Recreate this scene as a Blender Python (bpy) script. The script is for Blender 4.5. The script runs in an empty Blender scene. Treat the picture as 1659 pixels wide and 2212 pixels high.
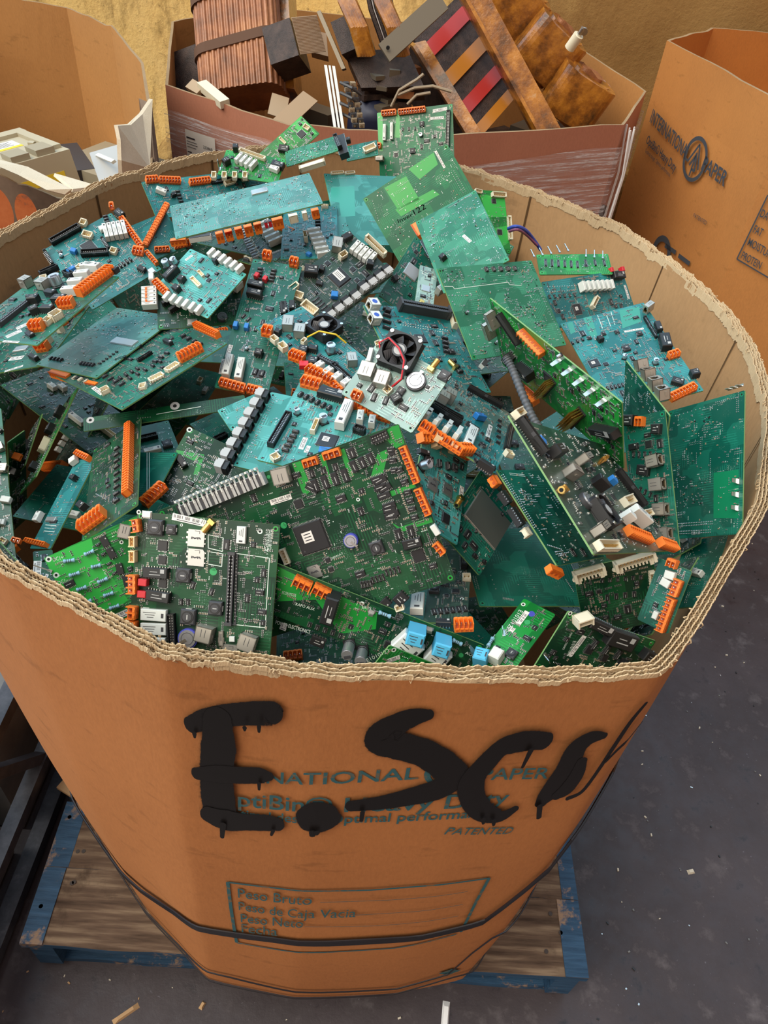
import bpy, math, random
from mathutils import Vector, Matrix
from mathutils.noise import noise as pnoise
C = bpy.context.scene.collection
PI = math.pi
# ---------------- camera, sky, sun, exposure ----------------
cd = bpy.data.cameras.new('camera'); cam = bpy.data.objects.new('camera', cd); C.objects.link(cam)
cd.sensor_fit = 'VERTICAL'; cd.sensor_height = 24.0; cd.lens = 24.0*1660/2212; cd.clip_start = .02
_r = Vector((.9938, .1112, 0)); 
_n = Vector((640-829.5, 2800-1106, 1660)).normalized()
_fw = (Vector((0,0,1)) - _n*_n[2]).normalized(); _rr = _n.cross(_fw)
if _rr[0] < 0: _rr = -_rr
# world axes of the camera: right, up, back
W3 = Matrix(((_rr[0],_rr[1],_rr[2]),(_fw[0],_fw[1],_fw[2]),(-_n[0],-_n[1],-_n[2])))
R_ = Vector(W3 @ Vector((1,0,0))); U_ = Vector(W3 @ Vector((0,-1,0))); B_ = Vector(W3 @ Vector((0,0,-1)))
cam.matrix_world = Matrix(((R_[0],U_[0],B_[0],0),(R_[1],U_[1],B_[1],0),(R_[2],U_[2],B_[2],1.70),(0,0,0,1)))
bpy.context.scene.camera = cam
vs = bpy.context.scene.view_settings
vs.view_transform = 'Standard'; vs.look = 'None'; vs.gamma = 1; vs.use_curve_mapping = False
vs.exposure = 0.30
wd = bpy.data.worlds.new('sky'); bpy.context.scene.world = wd; wd.use_nodes = True
nt = wd.node_tree; bg = nt.nodes['Background']
tc = nt.nodes.new('ShaderNodeTexCoord'); sp = nt.nodes.new('ShaderNodeSeparateXYZ'); nt.links.new(tc.outputs['Generated'], sp.inputs[0])
def wmath(op, a, b):
    m = nt.nodes.new('ShaderNodeMath'); m.operation = op
    for i, v in enumerate((a, b)):
        if v is None: continue
        if isinstance(v, (int, float)): m.inputs[i].default_value = v
        else: nt.links.new(v, m.inputs[i])
    return m.outputs[0]
# open daylight ahead and to the left, dim behind the viewer
e = wmath('ADD', wmath('MULTIPLY', sp.outputs[1], .5), wmath('MULTIPLY', sp.outputs[0], -.50))
e = wmath('ADD', e, wmath('MULTIPLY', sp.outputs[2], .35))
rp = nt.nodes.new('ShaderNodeValToRGB'); nt.links.new(wmath('ADD', e, .45), rp.inputs[0])
el = rp.color_ramp.elements
el[0].position = .0; el[0].color = (.36,.245,.18,1); el[1].position = 1.0; el[1].color = (.74,1.10,1.42,1)
k_ = el.new(.5); k_.color = (.36,.36,.38,1)
nt.links.new(rp.outputs[0], bg.inputs[0]); bg.inputs[1].default_value = 1.25
sl = bpy.data.lights.new('sun', 'SUN'); so = bpy.data.objects.new('sun', sl); C.objects.link(so)
sl.energy = 2.9; sl.angle = math.radians(55); sl.color = (1,.86,.66)
so.rotation_euler = Vector((-.52,-.33,.80)).to_track_quat('Z','Y').to_euler()
# ---------------- helpers ----------------
def tag(o, label=None, cat=None, group=None, kind=None):
    if label: o['label'] = label
    if cat: o['category'] = cat
    if group: o['group'] = group
    if kind: o['kind'] = kind
    return o
def empty(name, loc=(0,0,0)):
    o = bpy.data.objects.new(name, None); o.empty_display_size = .02; C.objects.link(o); o.location = loc; return o
MATS = {}
def mat(name, col=(.5,.5,.5), rough=.5, metal=0., spec=.5, coat=0., alpha=1., trans=0.):
    if name in MATS: return MATS[name]
    m = bpy.data.materials.new(name); m.use_nodes = True; b = m.node_tree.nodes['Principled BSDF']
    b.inputs['Base Color'].default_value = (*col,1); b.inputs['Roughness'].default_value = rough
    b.inputs['Metallic'].default_value = metal; b.inputs['Specular IOR Level'].default_value = spec
    b.inputs['Coat Weight'].default_value = coat; b.inputs['Alpha'].default_value = alpha
    b.inputs['Coat Roughness'].default_value = .15
    MATS[name] = m; return m
class NB:
    def __init__(s, m): s.t = m.node_tree; s.b = s.t.nodes['Principled BSDF']; s.tc = None
    def n(s, ty, **kw):
        x = s.t.nodes.new(ty)
        for k, v in kw.items():
            if k in x.inputs: x.inputs[k].default_value = v
            else: setattr(x, k, v)
        return x
    def l(s, a, b): s.t.links.new(a, b)
    def co(s, scale=(1,1,1), kind='Object', rot=(0,0,0)):
        if not s.tc: s.tc = s.n('ShaderNodeTexCoord')
        mp = s.n('ShaderNodeMapping'); mp.inputs['Scale'].default_value = scale; mp.inputs['Rotation'].default_value = rot
        s.l(s.tc.outputs[kind], mp.inputs[0]); return mp.outputs[0]
    def noise(s, co, scale, detail=4, rough=.6):
        x = s.n('ShaderNodeTexNoise'); x.inputs['Scale'].default_value = scale; x.inputs['Detail'].default_value = detail; x.inputs['Roughness'].default_value = rough
        s.l(co, x.inputs['Vector']); return x.outputs['Fac']
    def ramp(s, fac, stops):
        r = s.n('ShaderNodeValToRGB'); el = r.color_ramp.elements
        el[0].position, el[0].color = stops[0][0], (*stops[0][1],1)
        el[1].position, el[1].color = stops[-1][0], (*stops[-1][1],1)
        for p, c in stops[1:-1]: q = el.new(p); q.color = (*c,1)
        s.l(fac, r.inputs[0]); return r.outputs[0]
    def mix(s, f, a, b, mode='MIX'):
        x = s.n('ShaderNodeMix', data_type='RGBA', blend_type=mode)
        for i, v in ((0,f),(6,a),(7,b)):
            if isinstance(v, (int,float)): x.inputs[i].default_value = v
            elif isinstance(v, tuple): x.inputs[i].default_value = (*v,1)
            else: s.l(v, x.inputs[i])
        return x.outputs[2]
    def bump(s, h, st, dist=.001):
        b = s.n('ShaderNodeBump'); b.inputs['Strength'].default_value = st; b.inputs['Distance'].default_value = dist
        s.l(h, b.inputs['Height']); s.l(b.outputs[0], s.b.inputs['Normal'])
def cardboard(name, c1, c2, rough=.75, bump=.25, stain=True, sc=1.):
    m = mat(name, c1, rough, spec=.25); s = NB(m); co = s.co()
    big = s.noise(co, 3*sc, 5, .6); fib = s.noise(s.co((1,1,.35)), 260*sc, 3, .7); mid = s.noise(s.co((1,1,2.5)), 16*sc, 4, .65)
    c = s.mix(s.ramp(big, [(.3,(0,0,0)),(.7,(1,1,1))]), c1, c2)
    c = s.mix(s.ramp(fib, [(.3,(.0,.0,.0)),(.75,(.35,.35,.35))]), c, tuple(x*1.35 for x in c1))
    if stain: c = s.mix(s.ramp(mid, [(.60,(0,0,0)),(.68,(.30,.30,.30)),(.8,(.5,.5,.5))]), c, tuple(x*.45 for x in c1))
    s.l(c, s.b.inputs['Base Color']); s.bump(s.mix(.5, fib, s.noise(co, 22, 4)), bump, .002); return m
class MB:
    def __init__(s): s.v = []; s.f = []; s.m = []; s.ms = []
    def mi(s, m):
        if m not in s.ms: s.ms.append(m)
        return s.ms.index(m)
    def add(s, vs_, fs, m):
        o = len(s.v); i = s.mi(m); s.v += [tuple(p) for p in vs_]
        for f in fs: s.f.append([o+k for k in f]); s.m.append(i)
    def box(s, c, d, m, rz=0, M=None, taper=1.):
        x, y, z = d[0]/2, d[1]/2, d[2]/2; t = taper
        P = [(-x,-y,-z),(x,-y,-z),(x,y,-z),(-x,y,-z),(-x*t,-y*t,z),(x*t,-y*t,z),(x*t,y*t,z),(-x*t,y*t,z)]
        cs, sn = math.cos(rz), math.sin(rz)
        P = [(c[0]+a*cs-b*sn, c[1]+a*sn+b*cs, c[2]+q) for a, b, q in P]
        if M is not None: P = [M @ Vector(p) for p in P]
        s.add(P, [(0,3,2,1),(4,5,6,7),(0,1,5,4),(1,2,6,5),(2,3,7,6),(3,0,4,7)], m)
    def bbox(s, c, d, m, b=None, mtop=None):
        """box with chamfered top edge"""
        b = b if b else min(d)*.12
        x, y, z = d[0]/2, d[1]/2, d[2]/2; P = []
        for (sx, zz) in ((0,-z),(0,z-b),(b,z)):
            P += [(c[0]-x+sx,c[1]-y+sx,c[2]+zz),(c[0]+x-sx,c[1]-y+sx,c[2]+zz),(c[0]+x-sx,c[1]+y-sx,c[2]+zz),(c[0]-x+sx,c[1]+y-sx,c[2]+zz)]
        F = [(0,3,2,1)]
        for r in (0,4):
            for k in range(4): F.append((r+k, r+(k+1)%4, r+4+(k+1)%4, r+4+k))
        s.add(P, F, m); s.add(P[8:], [(0,1,2,3)], mtop or m)
    def cyl(s, c, r, h, m, ax='z', n=16, r2=None, mtop=None):
        r2 = r if r2 is None else r2; P = []
        for zz, rr in ((-h/2,r),(h/2,r2)):
            for k in range(n):
                a = 2*PI*k/n; u, v = rr*math.cos(a), rr*math.sin(a)
                p = {'z':(u,v,zz),'x':(zz,u,v),'y':(v,zz,u)}[ax]; P.append((c[0]+p[0],c[1]+p[1],c[2]+p[2]))
        F = [(k,(k+1)%n,n+(k+1)%n,n+k) for k in range(n)]+[tuple(range(n-1,-1,-1))]
        s.add(P, F, m); s.add(P[n:], [tuple(range(n))], mtop or m)
    def ring(s, c, r1, r2, m, n=20, z=0):
        P = [(c[0]+r*math.cos(2*PI*k/n), c[1]+r*math.sin(2*PI*k/n), c[2]+z) for r in (r1,r2) for k in range(n)]
        s.add(P, [(k,n+k,n+(k+1)%n,(k+1)%n)[::-1] for k in range(n)], m)
    def tube(s, pts, r, m, n=8, cap=True):
        pts = [Vector(p) for p in pts]; P = []; N = len(pts); up = Vector((0,0,1))
        for i, p in enumerate(pts):
            t = (pts[min(i+1,N-1)]-pts[max(i-1,0)]).normalized()
            a = t.cross(up if abs(t.z) < .95 else Vector((1,0,0))).normalized(); b = t.cross(a)
            rr = r[i] if isinstance(r, (list,tuple)) else r
            for k in range(n): P.append(p+(a*math.cos(2*PI*k/n)+b*math.sin(2*PI*k/n))*rr)
        F = [(i*n+k, i*n+(k+1)%n, (i+1)*n+(k+1)%n, (i+1)*n+k) for i in range(N-1) for k in range(n)]
        if cap: F += [tuple(range(n)), tuple(range((N-1)*n, N*n))[::-1]]
        s.add(P, F, m)
    def poly(s, pts, z0, z1, m, ms=None):
        n = len(pts); P = [(p[0],p[1],z0) for p in pts]+[(p[0],p[1],z1) for p in pts]
        a = sum(pts[i][0]*pts[(i+1)%n][1]-pts[(i+1)%n][0]*pts[i][1] for i in range(n))
        if a < 0: P = P[:n][::-1]+P[n:][::-1]
        s.add(P, [tuple(range(n,2*n))], m)
        s.add(P, [(k,(k+1)%n,n+(k+1)%n,n+k) for k in range(n)]+[tuple(range(n-1,-1,-1))], ms or m)
    def mesh(s, name):
        me = bpy.data.meshes.new(name); me.from_pydata(s.v, [], s.f)
        for m in s.ms: me.materials.append(m)
        me.polygons.foreach_set('material_index', s.m); me.update(); return me
    def build(s, name, parent=None, loc=(0,0,0), rz=0, smooth=False, kind=None):
        me = s.mesh(name)
        if smooth: me.polygons.foreach_set('use_smooth', [True]*len(me.polygons)); me.set_sharp_from_angle(angle=.6)
        o = bpy.data.objects.new(name, me); C.objects.link(o); o.location = loc; o.rotation_euler = (0,0,rz)
        if parent: o.parent = parent
        if kind: o['kind'] = kind
        return o
def text_mesh(txt, italic=0., bold=0.):
    """flat glyph outlines, normalised: x from 0 to 1, y in cap heights"""
    cu = bpy.data.curves.new('t', 'FONT'); cu.body = txt; cu.size = 1; cu.fill_mode = 'FRONT'; cu.offset = bold; cu.shear = italic
    cu.resolution_u = 3
    o = bpy.data.objects.new('t', cu); C.objects.link(o); bpy.context.view_layer.update()
    me = bpy.data.meshes.new_from_object(o.evaluated_get(bpy.context.evaluated_depsgraph_get()))
    V_ = [(v.co.x, v.co.y) for v in me.vertices]; F = [tuple(p.vertices) for p in me.polygons]
    bpy.data.objects.remove(o); bpy.data.curves.remove(cu); bpy.data.meshes.remove(me)
    if not V_: return [], []
    x0 = min(v[0] for v in V_); x1 = max(v[0] for v in V_)
    return [((x-x0)/(x1-x0), y/.7) for x, y in V_], F

# bin outline
RIM=[(-.17,.37),(-.04,.368),(.12,.385),(.26,.412),(.315,.48),(.36,.55),(.43,.66),(.49,.84),(.505,1.0),(.485,1.12),(.435,1.26),(.36,1.39),(.24,1.50),(.08,1.60),(-.08,1.64),(-.25,1.60),(-.41,1.50),(-.55,1.31),(-.63,1.10),(-.66,.9),(-.62,.72),(-.50,.56),(-.35,.45),(-.25,.405)]
BASE=[(-.21,.375),(-.06,.362),(.11,.385),(.235,.42),(.280,.50),(.312,.57),(.352,.68),(.40,.82),(.41,.98),(.395,1.12),(.36,1.26),(.30,1.38),(.20,1.47),(.06,1.53),(-.08,1.55),(-.25,1.53),(-.38,1.44),(-.48,1.29),(-.55,1.10),(-.57,.9),(-.54,.74),(-.46,.58),(-.35,.47),(-.27,.415)]
ZR=1.138;ZB=.146;NS=192
def _cat(P,u):
    n=len(P);i=int(u)%n;t=u-int(u)
    a,b,c,d=P[(i-1)%n],P[i],P[(i+1)%n],P[(i+2)%n];k=.20
    r=[]
    for q in (0,1):
        m1=(c[q]-a[q])*k;m2=(d[q]-b[q])*k
        r.append((2*t**3-3*t*t+1)*b[q]+(t**3-2*t*t+t)*m1+(-2*t**3+3*t*t)*c[q]+(t**3-t*t)*m2)
    return r
def _even(P):
    """eight samples per segment, evenly spaced along its length"""
    out=[]
    for s in range(24):
        q=[_cat(P,s+min(j/64,.999999)) for j in range(65)];L=[0.]
        for a,b in zip(q,q[1:]): L.append(L[-1]+((a[0]-b[0])**2+(a[1]-b[1])**2)**.5)
        j=0
        for m in range(8):
            w=L[-1]*m/8
            while L[j+1]<w: j+=1
            f=(w-L[j])/(L[j+1]-L[j]);out.append([q[j][0]+(q[j+1][0]-q[j][0])*f,q[j][1]+(q[j+1][1]-q[j][1])*f])
    return out
RS=_even(RIM);BS=_even(BASE)
def bin_pt(k,z,off=0.):
    """k: fractional sample index round the bin, z: height, off: outward offset"""
    import math
    def raw(k):
        i=int(math.floor(k))%NS;j=(i+1)%NS;f=k-math.floor(k)
        h=(z-ZB)/(ZR-ZB)
        b=.014*math.sin(math.pi*max(0,min(1,h)))
        x=(RS[i][0]*(1-f)+RS[j][0]*f)*h+(BS[i][0]*(1-f)+BS[j][0]*f)*(1-h)
        y=(RS[i][1]*(1-f)+RS[j][1]*f)*h+(BS[i][1]*(1-f)+BS[j][1]*f)*(1-h)
        cx,cy=-.08,.98;d=math.hypot(x-cx,y-cy)
        return x+(x-cx)/d*b,y+(y-cy)/d*b
    x,y=raw(k)
    if off:
        a=raw(k-.6);c=raw(k+.6);tx,ty=c[0]-a[0],c[1]-a[1];l=math.hypot(tx,ty)
        x+=ty/l*off;y-=tx/l*off
    return x,y,z

DEC = {'S': [[[1.1, 1.0445, 0.0144], [2.1, 1.0589, 0.0175], [3.7, 1.0726, 0.0175], [5.5, 1.0806, 0.0181], [5.8, 1.0797, 0.0154]], [[2.6, 1.0599, 0.0253], [2.6, 1.0156, 0.0311], [2.4, 0.9666, 0.0311], [2.4, 0.92, 0.0326], [2.5, 0.8694, 0.0341]], [[1.2, 0.9559, 0.0115], [2.5, 0.9615, 0.0156], [3.9, 0.9657, 0.0156], [5.0, 0.9703, 0.0146], [5.6, 0.9712, 0.0079]], [[1.7, 0.8711, 0.017], [2.9, 0.8633, 0.0225], [4.3, 0.8661, 0.0177], [5.6, 0.8713, 0.0177], [6.2, 0.8703, 0.0136]], [[8.4, 0.8994, 0.0352], [8.5, 0.8931, 0.0373]], [[13.0, 1.0921, 0.008], [12.2, 1.0863, 0.0147], [11.3, 1.0674, 0.0214], [11.0, 1.0481, 0.0214], [12.0, 1.0388, 0.022], [13.3, 1.0251, 0.0231], [14.4, 1.0004, 0.0249], [14.8, 0.98, 0.0243], [14.3, 0.9585, 0.0218], [13.1, 0.9434, 0.0185], [11.6, 0.9302, 0.014], [10.1, 0.9226, 0.0108]], [[19.2, 1.0445, 0.0142], [18.0, 1.0455, 0.0173], [16.9, 1.0354, 0.0179], [16.3, 1.0076, 0.019], [15.9, 0.9751, 0.0205], [16.2, 0.9394, 0.0223], [17.1, 0.9061, 0.0207], [18.3, 0.8932, 0.0136], [19.1, 0.9086, 0.0073]], [[22.5, 1.0469, 0.0055], [21.7, 1.0444, 0.013], [21.2, 1.0275, 0.0188], [21.2, 0.9978, 0.0205], [21.1, 0.9637, 0.0235], [20.8, 0.9343, 0.02], [20.6, 0.9171, 0.012]], [[21.9, 1.0015, 0.0093], [22.0, 0.9729, 0.014], [21.8, 0.9434, 0.0153], [21.4, 0.9312, 0.01]], [[22.2, 0.923, 0.0048], [22.9, 0.935, 0.0043], [23.2, 0.9729, 0.0042], [23.4, 1.0224, 0.0044], [23.6, 1.0678, 0.0039], [23.9, 1.098, 0.0026]], [[23.4, 0.9952, 0.0025], [23.9, 1.0259, 0.0031], [24.8, 1.0574, 0.0024]], [[1.3, 1.0349, 0.004], [1.3, 1.0289, 0.0023]], [[2.7, 0.8567, 0.0063], [2.6, 0.8254, 0.0043]], [[5.0, 0.9591, 0.0037], [5.0, 0.9475, 0.0025]], [[5.9, 0.8605, 0.0041], [5.8, 0.8498, 0.0028]], [[8.3, 0.8666, 0.0061], [8.3, 0.8598, 0.0048]], [[8.5, 0.8668, 0.0055], [8.5, 0.8634, 0.0034]], [[18.5, 1.0331, 0.0047], [18.4, 1.0029, 0.003]], [[20.5, 0.9161, 0.0053], [20.8, 0.8886, 0.0049]], [[10.7, 0.9165, 0.0039], [10.7, 0.8976, 0.003]], [[17.2, 0.8961, 0.0048], [17.3, 0.886, 0.0027]], [[17.9, 0.8911, 0.0048], [18.0, 0.8808, 0.0027]], [[4.2, 1.0614, 0.0039], [4.2, 1.0577, 0.0023]], [[5.0, 1.0666, 0.0038], [5.0, 1.0587, 0.0025]]], 'T': [['INTERNATIONAL', [1.1, 0.9421], [13.2, 0.9747], 0.0227], ['PAPER', [16.3, 0.9715], [20.4, 0.9654], 0.0223], ['OptiBin® Heavy Duty', [2.1, 0.8954], [18.5, 0.9158], 0.0306], ['Optimal design. Optimal performance.', [2.5, 0.869], [17.9, 0.8909], 0.0195], ['PATENTED', [15.3, 0.8504], [19.7, 0.8395], 0.0172], ['Peso Bruto', [3.4, 0.6367], [8.6, 0.6457], 0.0327], ['Peso de Caja Vacia', [3.4, 0.5899], [11.4, 0.5982], 0.0321], ['Peso Neto', [3.5, 0.541], [8.2, 0.5565], 0.035], ['Fecha', [3.5, 0.4963], [6.3, 0.5071], 0.0378]], 'LN': [[[2.7, 0.6833], [6.2, 0.6899], [9.2, 0.6918], [12.0, 0.6938], [14.7, 0.7022], [19.6, 0.711]], [[19.6, 0.711], [19.5, 0.6271], [19.6, 0.4995]], [[2.7, 0.6833], [2.8, 0.5875], [3.0, 0.4383]], [[3.0, 0.4383], [6.3, 0.4404], [9.8, 0.4413], [14.5, 0.4511], [19.3, 0.4908]], [[9.1, 0.654], [13.5, 0.6587], [18.4, 0.6718]], [[11.4, 0.6053], [15.2, 0.6126], [18.5, 0.6241]], [[8.3, 0.5604], [13.1, 0.5598], [18.6, 0.5778]]], 'logo': [[14.5, 0.9846], [13.6, 0.9847], [15.4, 0.9842], [14.3, 1.0067], [14.6, 0.9615]]}
# ---------------- the setting ----------------
fm = mat('floor_concrete', (.05,.045,.055), .55, spec=.4); s = NB(fm); co = s.co()
a = s.noise(co, 2.2, 6, .65); b = s.noise(co, 14, 6, .7); g = s.noise(co, 120, 3, .6)
c = s.mix(s.ramp(a, [(.3,(0,0,0)),(.7,(1,1,1))]), (.026,.019,.021), (.058,.045,.049))
c = s.mix(s.ramp(b, [(.56,(0,0,0)),(.72,(.6,.6,.6))]), c, (.12,.105,.11))
c = s.mix(s.ramp(b, [(.28,(.8,.8,.8)),(.40,(0,0,0))]), c, (.012,.010,.012))
c = s.mix(s.ramp(g, [(.68,(0,0,0)),(.76,(.5,.5,.5))]), c, (.20,.19,.22))
s.l(c, s.b.inputs['Base Color']); s.l(s.ramp(b, [(.3,(.35,)*3),(.7,(.75,)*3)]), s.b.inputs['Roughness']); s.bump(b, .4, .004)
m_ = MB(); m_.add([(-4,-2,0),(5,-2,0),(5,3.6,0),(-4,3.6,0)], [(0,1,2,3)], fm); tag(m_.build('floor'), kind='structure')
wm = mat('ochre_render', (.5,.36,.14), .9, spec=.1); s = NB(wm); co = s.co((1,1,1))
a = s.noise(co, 1.8, 6, .6); b = s.noise(s.co((1,1,.4)), 9, 6, .7); g = s.noise(co, 60, 5, .7)
c = s.mix(s.ramp(a, [(.35,(0,0,0)),(.65,(1,1,1))]), (.88,.60,.20), (.98,.74,.32))
c = s.mix(s.ramp(b, [(.50,(0,0,0)),(.66,(.75,.75,.75))]), c, (.20,.12,.045))
c = s.mix(s.ramp(g, [(.58,(0,0,0)),(.72,(.7,.7,.7))]), c, (.22,.14,.06))
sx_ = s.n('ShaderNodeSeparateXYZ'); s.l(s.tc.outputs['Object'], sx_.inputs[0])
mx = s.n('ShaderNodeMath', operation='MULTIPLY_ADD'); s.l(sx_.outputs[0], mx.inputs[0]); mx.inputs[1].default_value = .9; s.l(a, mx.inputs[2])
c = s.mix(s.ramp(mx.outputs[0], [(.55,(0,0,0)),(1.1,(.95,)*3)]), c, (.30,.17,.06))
s.l(c, s.b.inputs['Base Color']); s.bump(s.mix(.5, g, b), .5, .012)
def wall_grid():
    V_ = []; F = []; nx, nz = 120, 34
    for j in range(nz+1):
        for i in range(nx+1):
            x = -4+9*i/nx; z = 1.9*j/nz
            d = pnoise(Vector((x*1.3,z*1.6,0)))*.03+pnoise(Vector((x*5,z*5,4)))*.012
            if x > .9: d += .05*min(1,(x-.9)*6)
            V_.append((x, 3.35-d, z))
    for j in range(nz):
        for i in range(nx):
            q = j*(nx+1)+i; F.append((q,q+1,q+nx+2,q+nx+1))
    n0 = len(V_); V_ += [(-4,3.65,0),(5,3.65,0),(5,3.65,1.9),(-4,3.65,1.9)]
    F += [(n0,n0+3,n0+2,n0+1), (nz*(nx+1),nz*(nx+1)+nx,n0+2,n0+3)]
    m_ = MB(); m_.add(V_, F, wm); return m_
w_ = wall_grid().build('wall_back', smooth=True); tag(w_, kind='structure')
# rough stones at the foot of the wall
sm = mat('ochre_stone', (.4,.26,.10), .9, spec=.1); s = NB(sm); a = s.noise(s.co(), 14, 6, .7)
s.l(s.ramp(a, [(.35,(.16,.09,.03)),(.6,(.42,.27,.10))]), s.b.inputs['Base Color']); s.bump(a, .7, .02)
def blob(c, r, m, seed, nu=22, nv=14, rough=.16):
    V_ = []; F = []
    for j in range(nv+1):
        th = PI*j/nv
        for i in range(nu):
            ph = 2*PI*i/nu; d = Vector((math.sin(th)*math.cos(ph), math.sin(th)*math.sin(ph), math.cos(th)))
            k = 1+rough*pnoise(d*1.7+Vector((seed,seed*2,0)))+.05*pnoise(d*6)
            e_ = [math.copysign(abs(q)**.75, q) for q in d]
            V_.append((c[0]+e_[0]*r[0]*k, c[1]+e_[1]*r[1]*k, c[2]+e_[2]*r[2]*k))
    for j in range(nv):
        for i in range(nu): F.append((j*nu+i, (j+1)*nu+i, (j+1)*nu+(i+1)%nu, j*nu+(i+1)%nu))
    m_ = MB(); m_.add(V_, F, m); return m_
for c_, r_, lb in (((.70,3.21,.16),(.13,.10,.18),'rough ochre stone at the foot of the wall behind the wrapped box corner'),
                   ((.72,3.22,.50),(.13,.09,.16),'upper ochre stone bulging from the wall between the wrapped box and the right bin'),
                   ((-.93,3.17,.38),(.16,.14,.22),'ochre stone low on the wall between the torn left bin and the wrapped box')):
    tag(blob(c_, r_, sm, c_[0]*9).build('wall_stone', smooth=True), lb, 'stone')
# ---------------- pallet ----------------
pm = mat('blue_worn_wood', (.3,.2,.12), .75, spec=.2); s = NB(pm); co = s.co()
gr = s.noise(s.co((.6,7,7)), 9, 5, .6); wn = s.noise(co, 7, 6, .7)
c = s.ramp(gr, [(.3,(.035,.020,.012)),(.5,(.10,.062,.040)),(.7,(.22,.155,.10))])
c = s.mix(s.ramp(wn, [(.56,(0,0,0)),(.66,(.8,)*3)]), c, (.05,.030,.018))
s.l(c, s.b.inputs['Base Color']); s.bump(gr, .5, .003)
pb = mat('blue_paint_wood', (.03,.09,.22), .6, spec=.3); s = NB(pb); co = s.co()
gr = s.noise(s.co((1,10,10)), 9, 6, .7); wn = s.noise(co, 9, 6, .75)
c = s.mix(s.ramp(gr, [(.3,(0,0,0)),(.7,(1,1,1))]), (.008,.03,.065), (.03,.08,.15))
c = s.mix(s.ramp(wn, [(.55,(0,0,0)),(.62,(1,1,1))]), c, (.22,.14,.09))
s.l(c, s.b.inputs['Base Color']); s.bump(gr, .5, .003)
nail = mat('rusty_nail', (.03,.018,.012), .6)
pal = empty('wooden_pallet', (-.075, 1.03, 0)); pal.rotation_euler = (0,0,math.radians(2.6))
tag(pal, 'worn blue and bare-wood pallet under the large cardboard bin of circuit boards', 'pallet')
rnd = random.Random(5)
def plank(name, x0, x1, y0, y1, z0, z1, m, mside=None, ends=True, seed=0):
    m_ = MB(); n = 26; V_ = []; L = x1-x0 >= y1-y0
    for i in range(n+1):
        t = i/n
        j = [pnoise(Vector((t*9, seed*3.1, q)))*.004 for q in (0,5,9,13)]
        if L: x = x0+(x1-x0)*t; sec = [(x,y0+j[0],z0),(x,y1+j[1],z0),(x,y1+j[1],z1+j[2]*.4),(x,y0+j[0],z1+j[2]*.4)]
        else: y = y0+(y1-y0)*t; sec = [(x1+j[0],y,z0),(x0+j[1],y,z0),(x0+j[1],y,z1+j[2]*.4),(x1+j[0],y,z1+j[2]*.4)]
        V_ += sec
    side = mside or m
    for i in range(n):
        q = i*4
        m_.add([V_[k] for k in (q+3,q+7,q+6,q+2)], [(3,2,1,0)][::-1], m)
        m_.add([V_[k] for k in (q,q+4,q+7,q+3)], [(0,1,2,3)], side); m_.add([V_[k] for k in (q+1,q+2,q+6,q+5)], [(0,1,2,3)], side)
        m_.add([V_[k] for k in (q,q+1,q+5,q+4)], [(0,1,2,3)], side)
    m_.add(V_[:4], [(0,3,2,1)], pb); m_.add(V_[-4:], [(0,1,2,3)], pb)
    return m_
ys = [-.61,-.475,-.335,-.195,-.055,.085,.225,.365,.49]
for i in range(8):
    y0, y1 = ys[i], ys[i]+(.128 if i else .135)
    m_ = plank('p', -.515, .515, y0, y1, .124, .142, pm, pb, seed=i)
    # painted ends of the deck boards
    for sx in (-1,1):
        w_ = .028+.02*rnd.random(); m_.box((sx*(.515-w_/2), (y0+y1)/2, .1425), (w_, (y1-y0)*.99, .0022), pb)
    for sx in (-.47,0,.47):
        for _ in range(3): m_.cyl((sx+rnd.uniform(-.03,.03), rnd.uniform(y0+.02,y1-.02), .1430), .004, .0012, nail, n=8)
    m_.build('deck_board', pal)
for sx in (-.485,0,.485): plank('s', sx-.022, sx+.022, -.605, .605, .018, .124, pb, seed=sx*7).build('stringer', pal)
for y in (-.55,-.15,.15,.55): plank('b', -.51, .51, y-.045, y+.045, .0, .018, pb, seed=y*5).build('bottom_board', pal)
# ---------------- main cardboard bin ----------------
card_o = cardboard('bin_outer_cardboard', (.36,.138,.044), (.30,.112,.036))
card_i = cardboard('bin_inner_cardboard', (.44,.26,.125), (.35,.20,.095), stain=True, sc=.8)
s = NB(card_i); 
edge_m = cardboard('torn_cardboard_edge', (.58,.43,.26), (.40,.28,.16), .9, .6, False, 2.)
flute_m = cardboard('corrugated_flute', (.34,.24,.14), (.22,.15,.085), .9, .5, False, 2.)
TH = .0125
def rimz(k):
    t = k*2*PI/NS
    return ZR+.004*math.sin(3*t+1)+.004*pnoise(Vector((math.cos(t)*5,math.sin(t)*5,0)))+.003*pnoise(Vector((math.cos(t)*22,math.sin(t)*22,3)))
def bin_shell():
    m_ = MB(); rows = 26; N = NS*2; rec = .006
    O = []; I = []
    for j in range(rows+1):
        for q in range(N):
            k = q/2; z = ZB+(rimz(k)-rec-ZB)*j/rows
            w = .0022*pnoise(Vector((k*.12, z*4, 1)))
            O.append(bin_pt(k, z, w)); I.append(bin_pt(k, z, -TH+w))
    F = [(j*N+q, j*N+(q+1)%N, (j+1)*N+(q+1)%N, (j+1)*N+q) for j in range(rows) for q in range(N)]
    m_.add(O, F, card_o); m_.add(I, [f[::-1] for f in F], card_i)
    m_.add(O[-N:]+I[-N:], [(q,(q+1)%N,N+(q+1)%N,N+q) for q in range(N)], flute_m)
    m_.add([bin_pt(q/2, ZB+.004, -.004) for q in range(N)], [tuple(range(N))], card_i)
    return m_
bin_o = empty('cardboard_bin', (-.08,.98,ZB)); tag(bin_o, 'big octagonal cardboard bin heaped with green circuit boards, black spray lettering on its front', 'cardboard bin')
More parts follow.
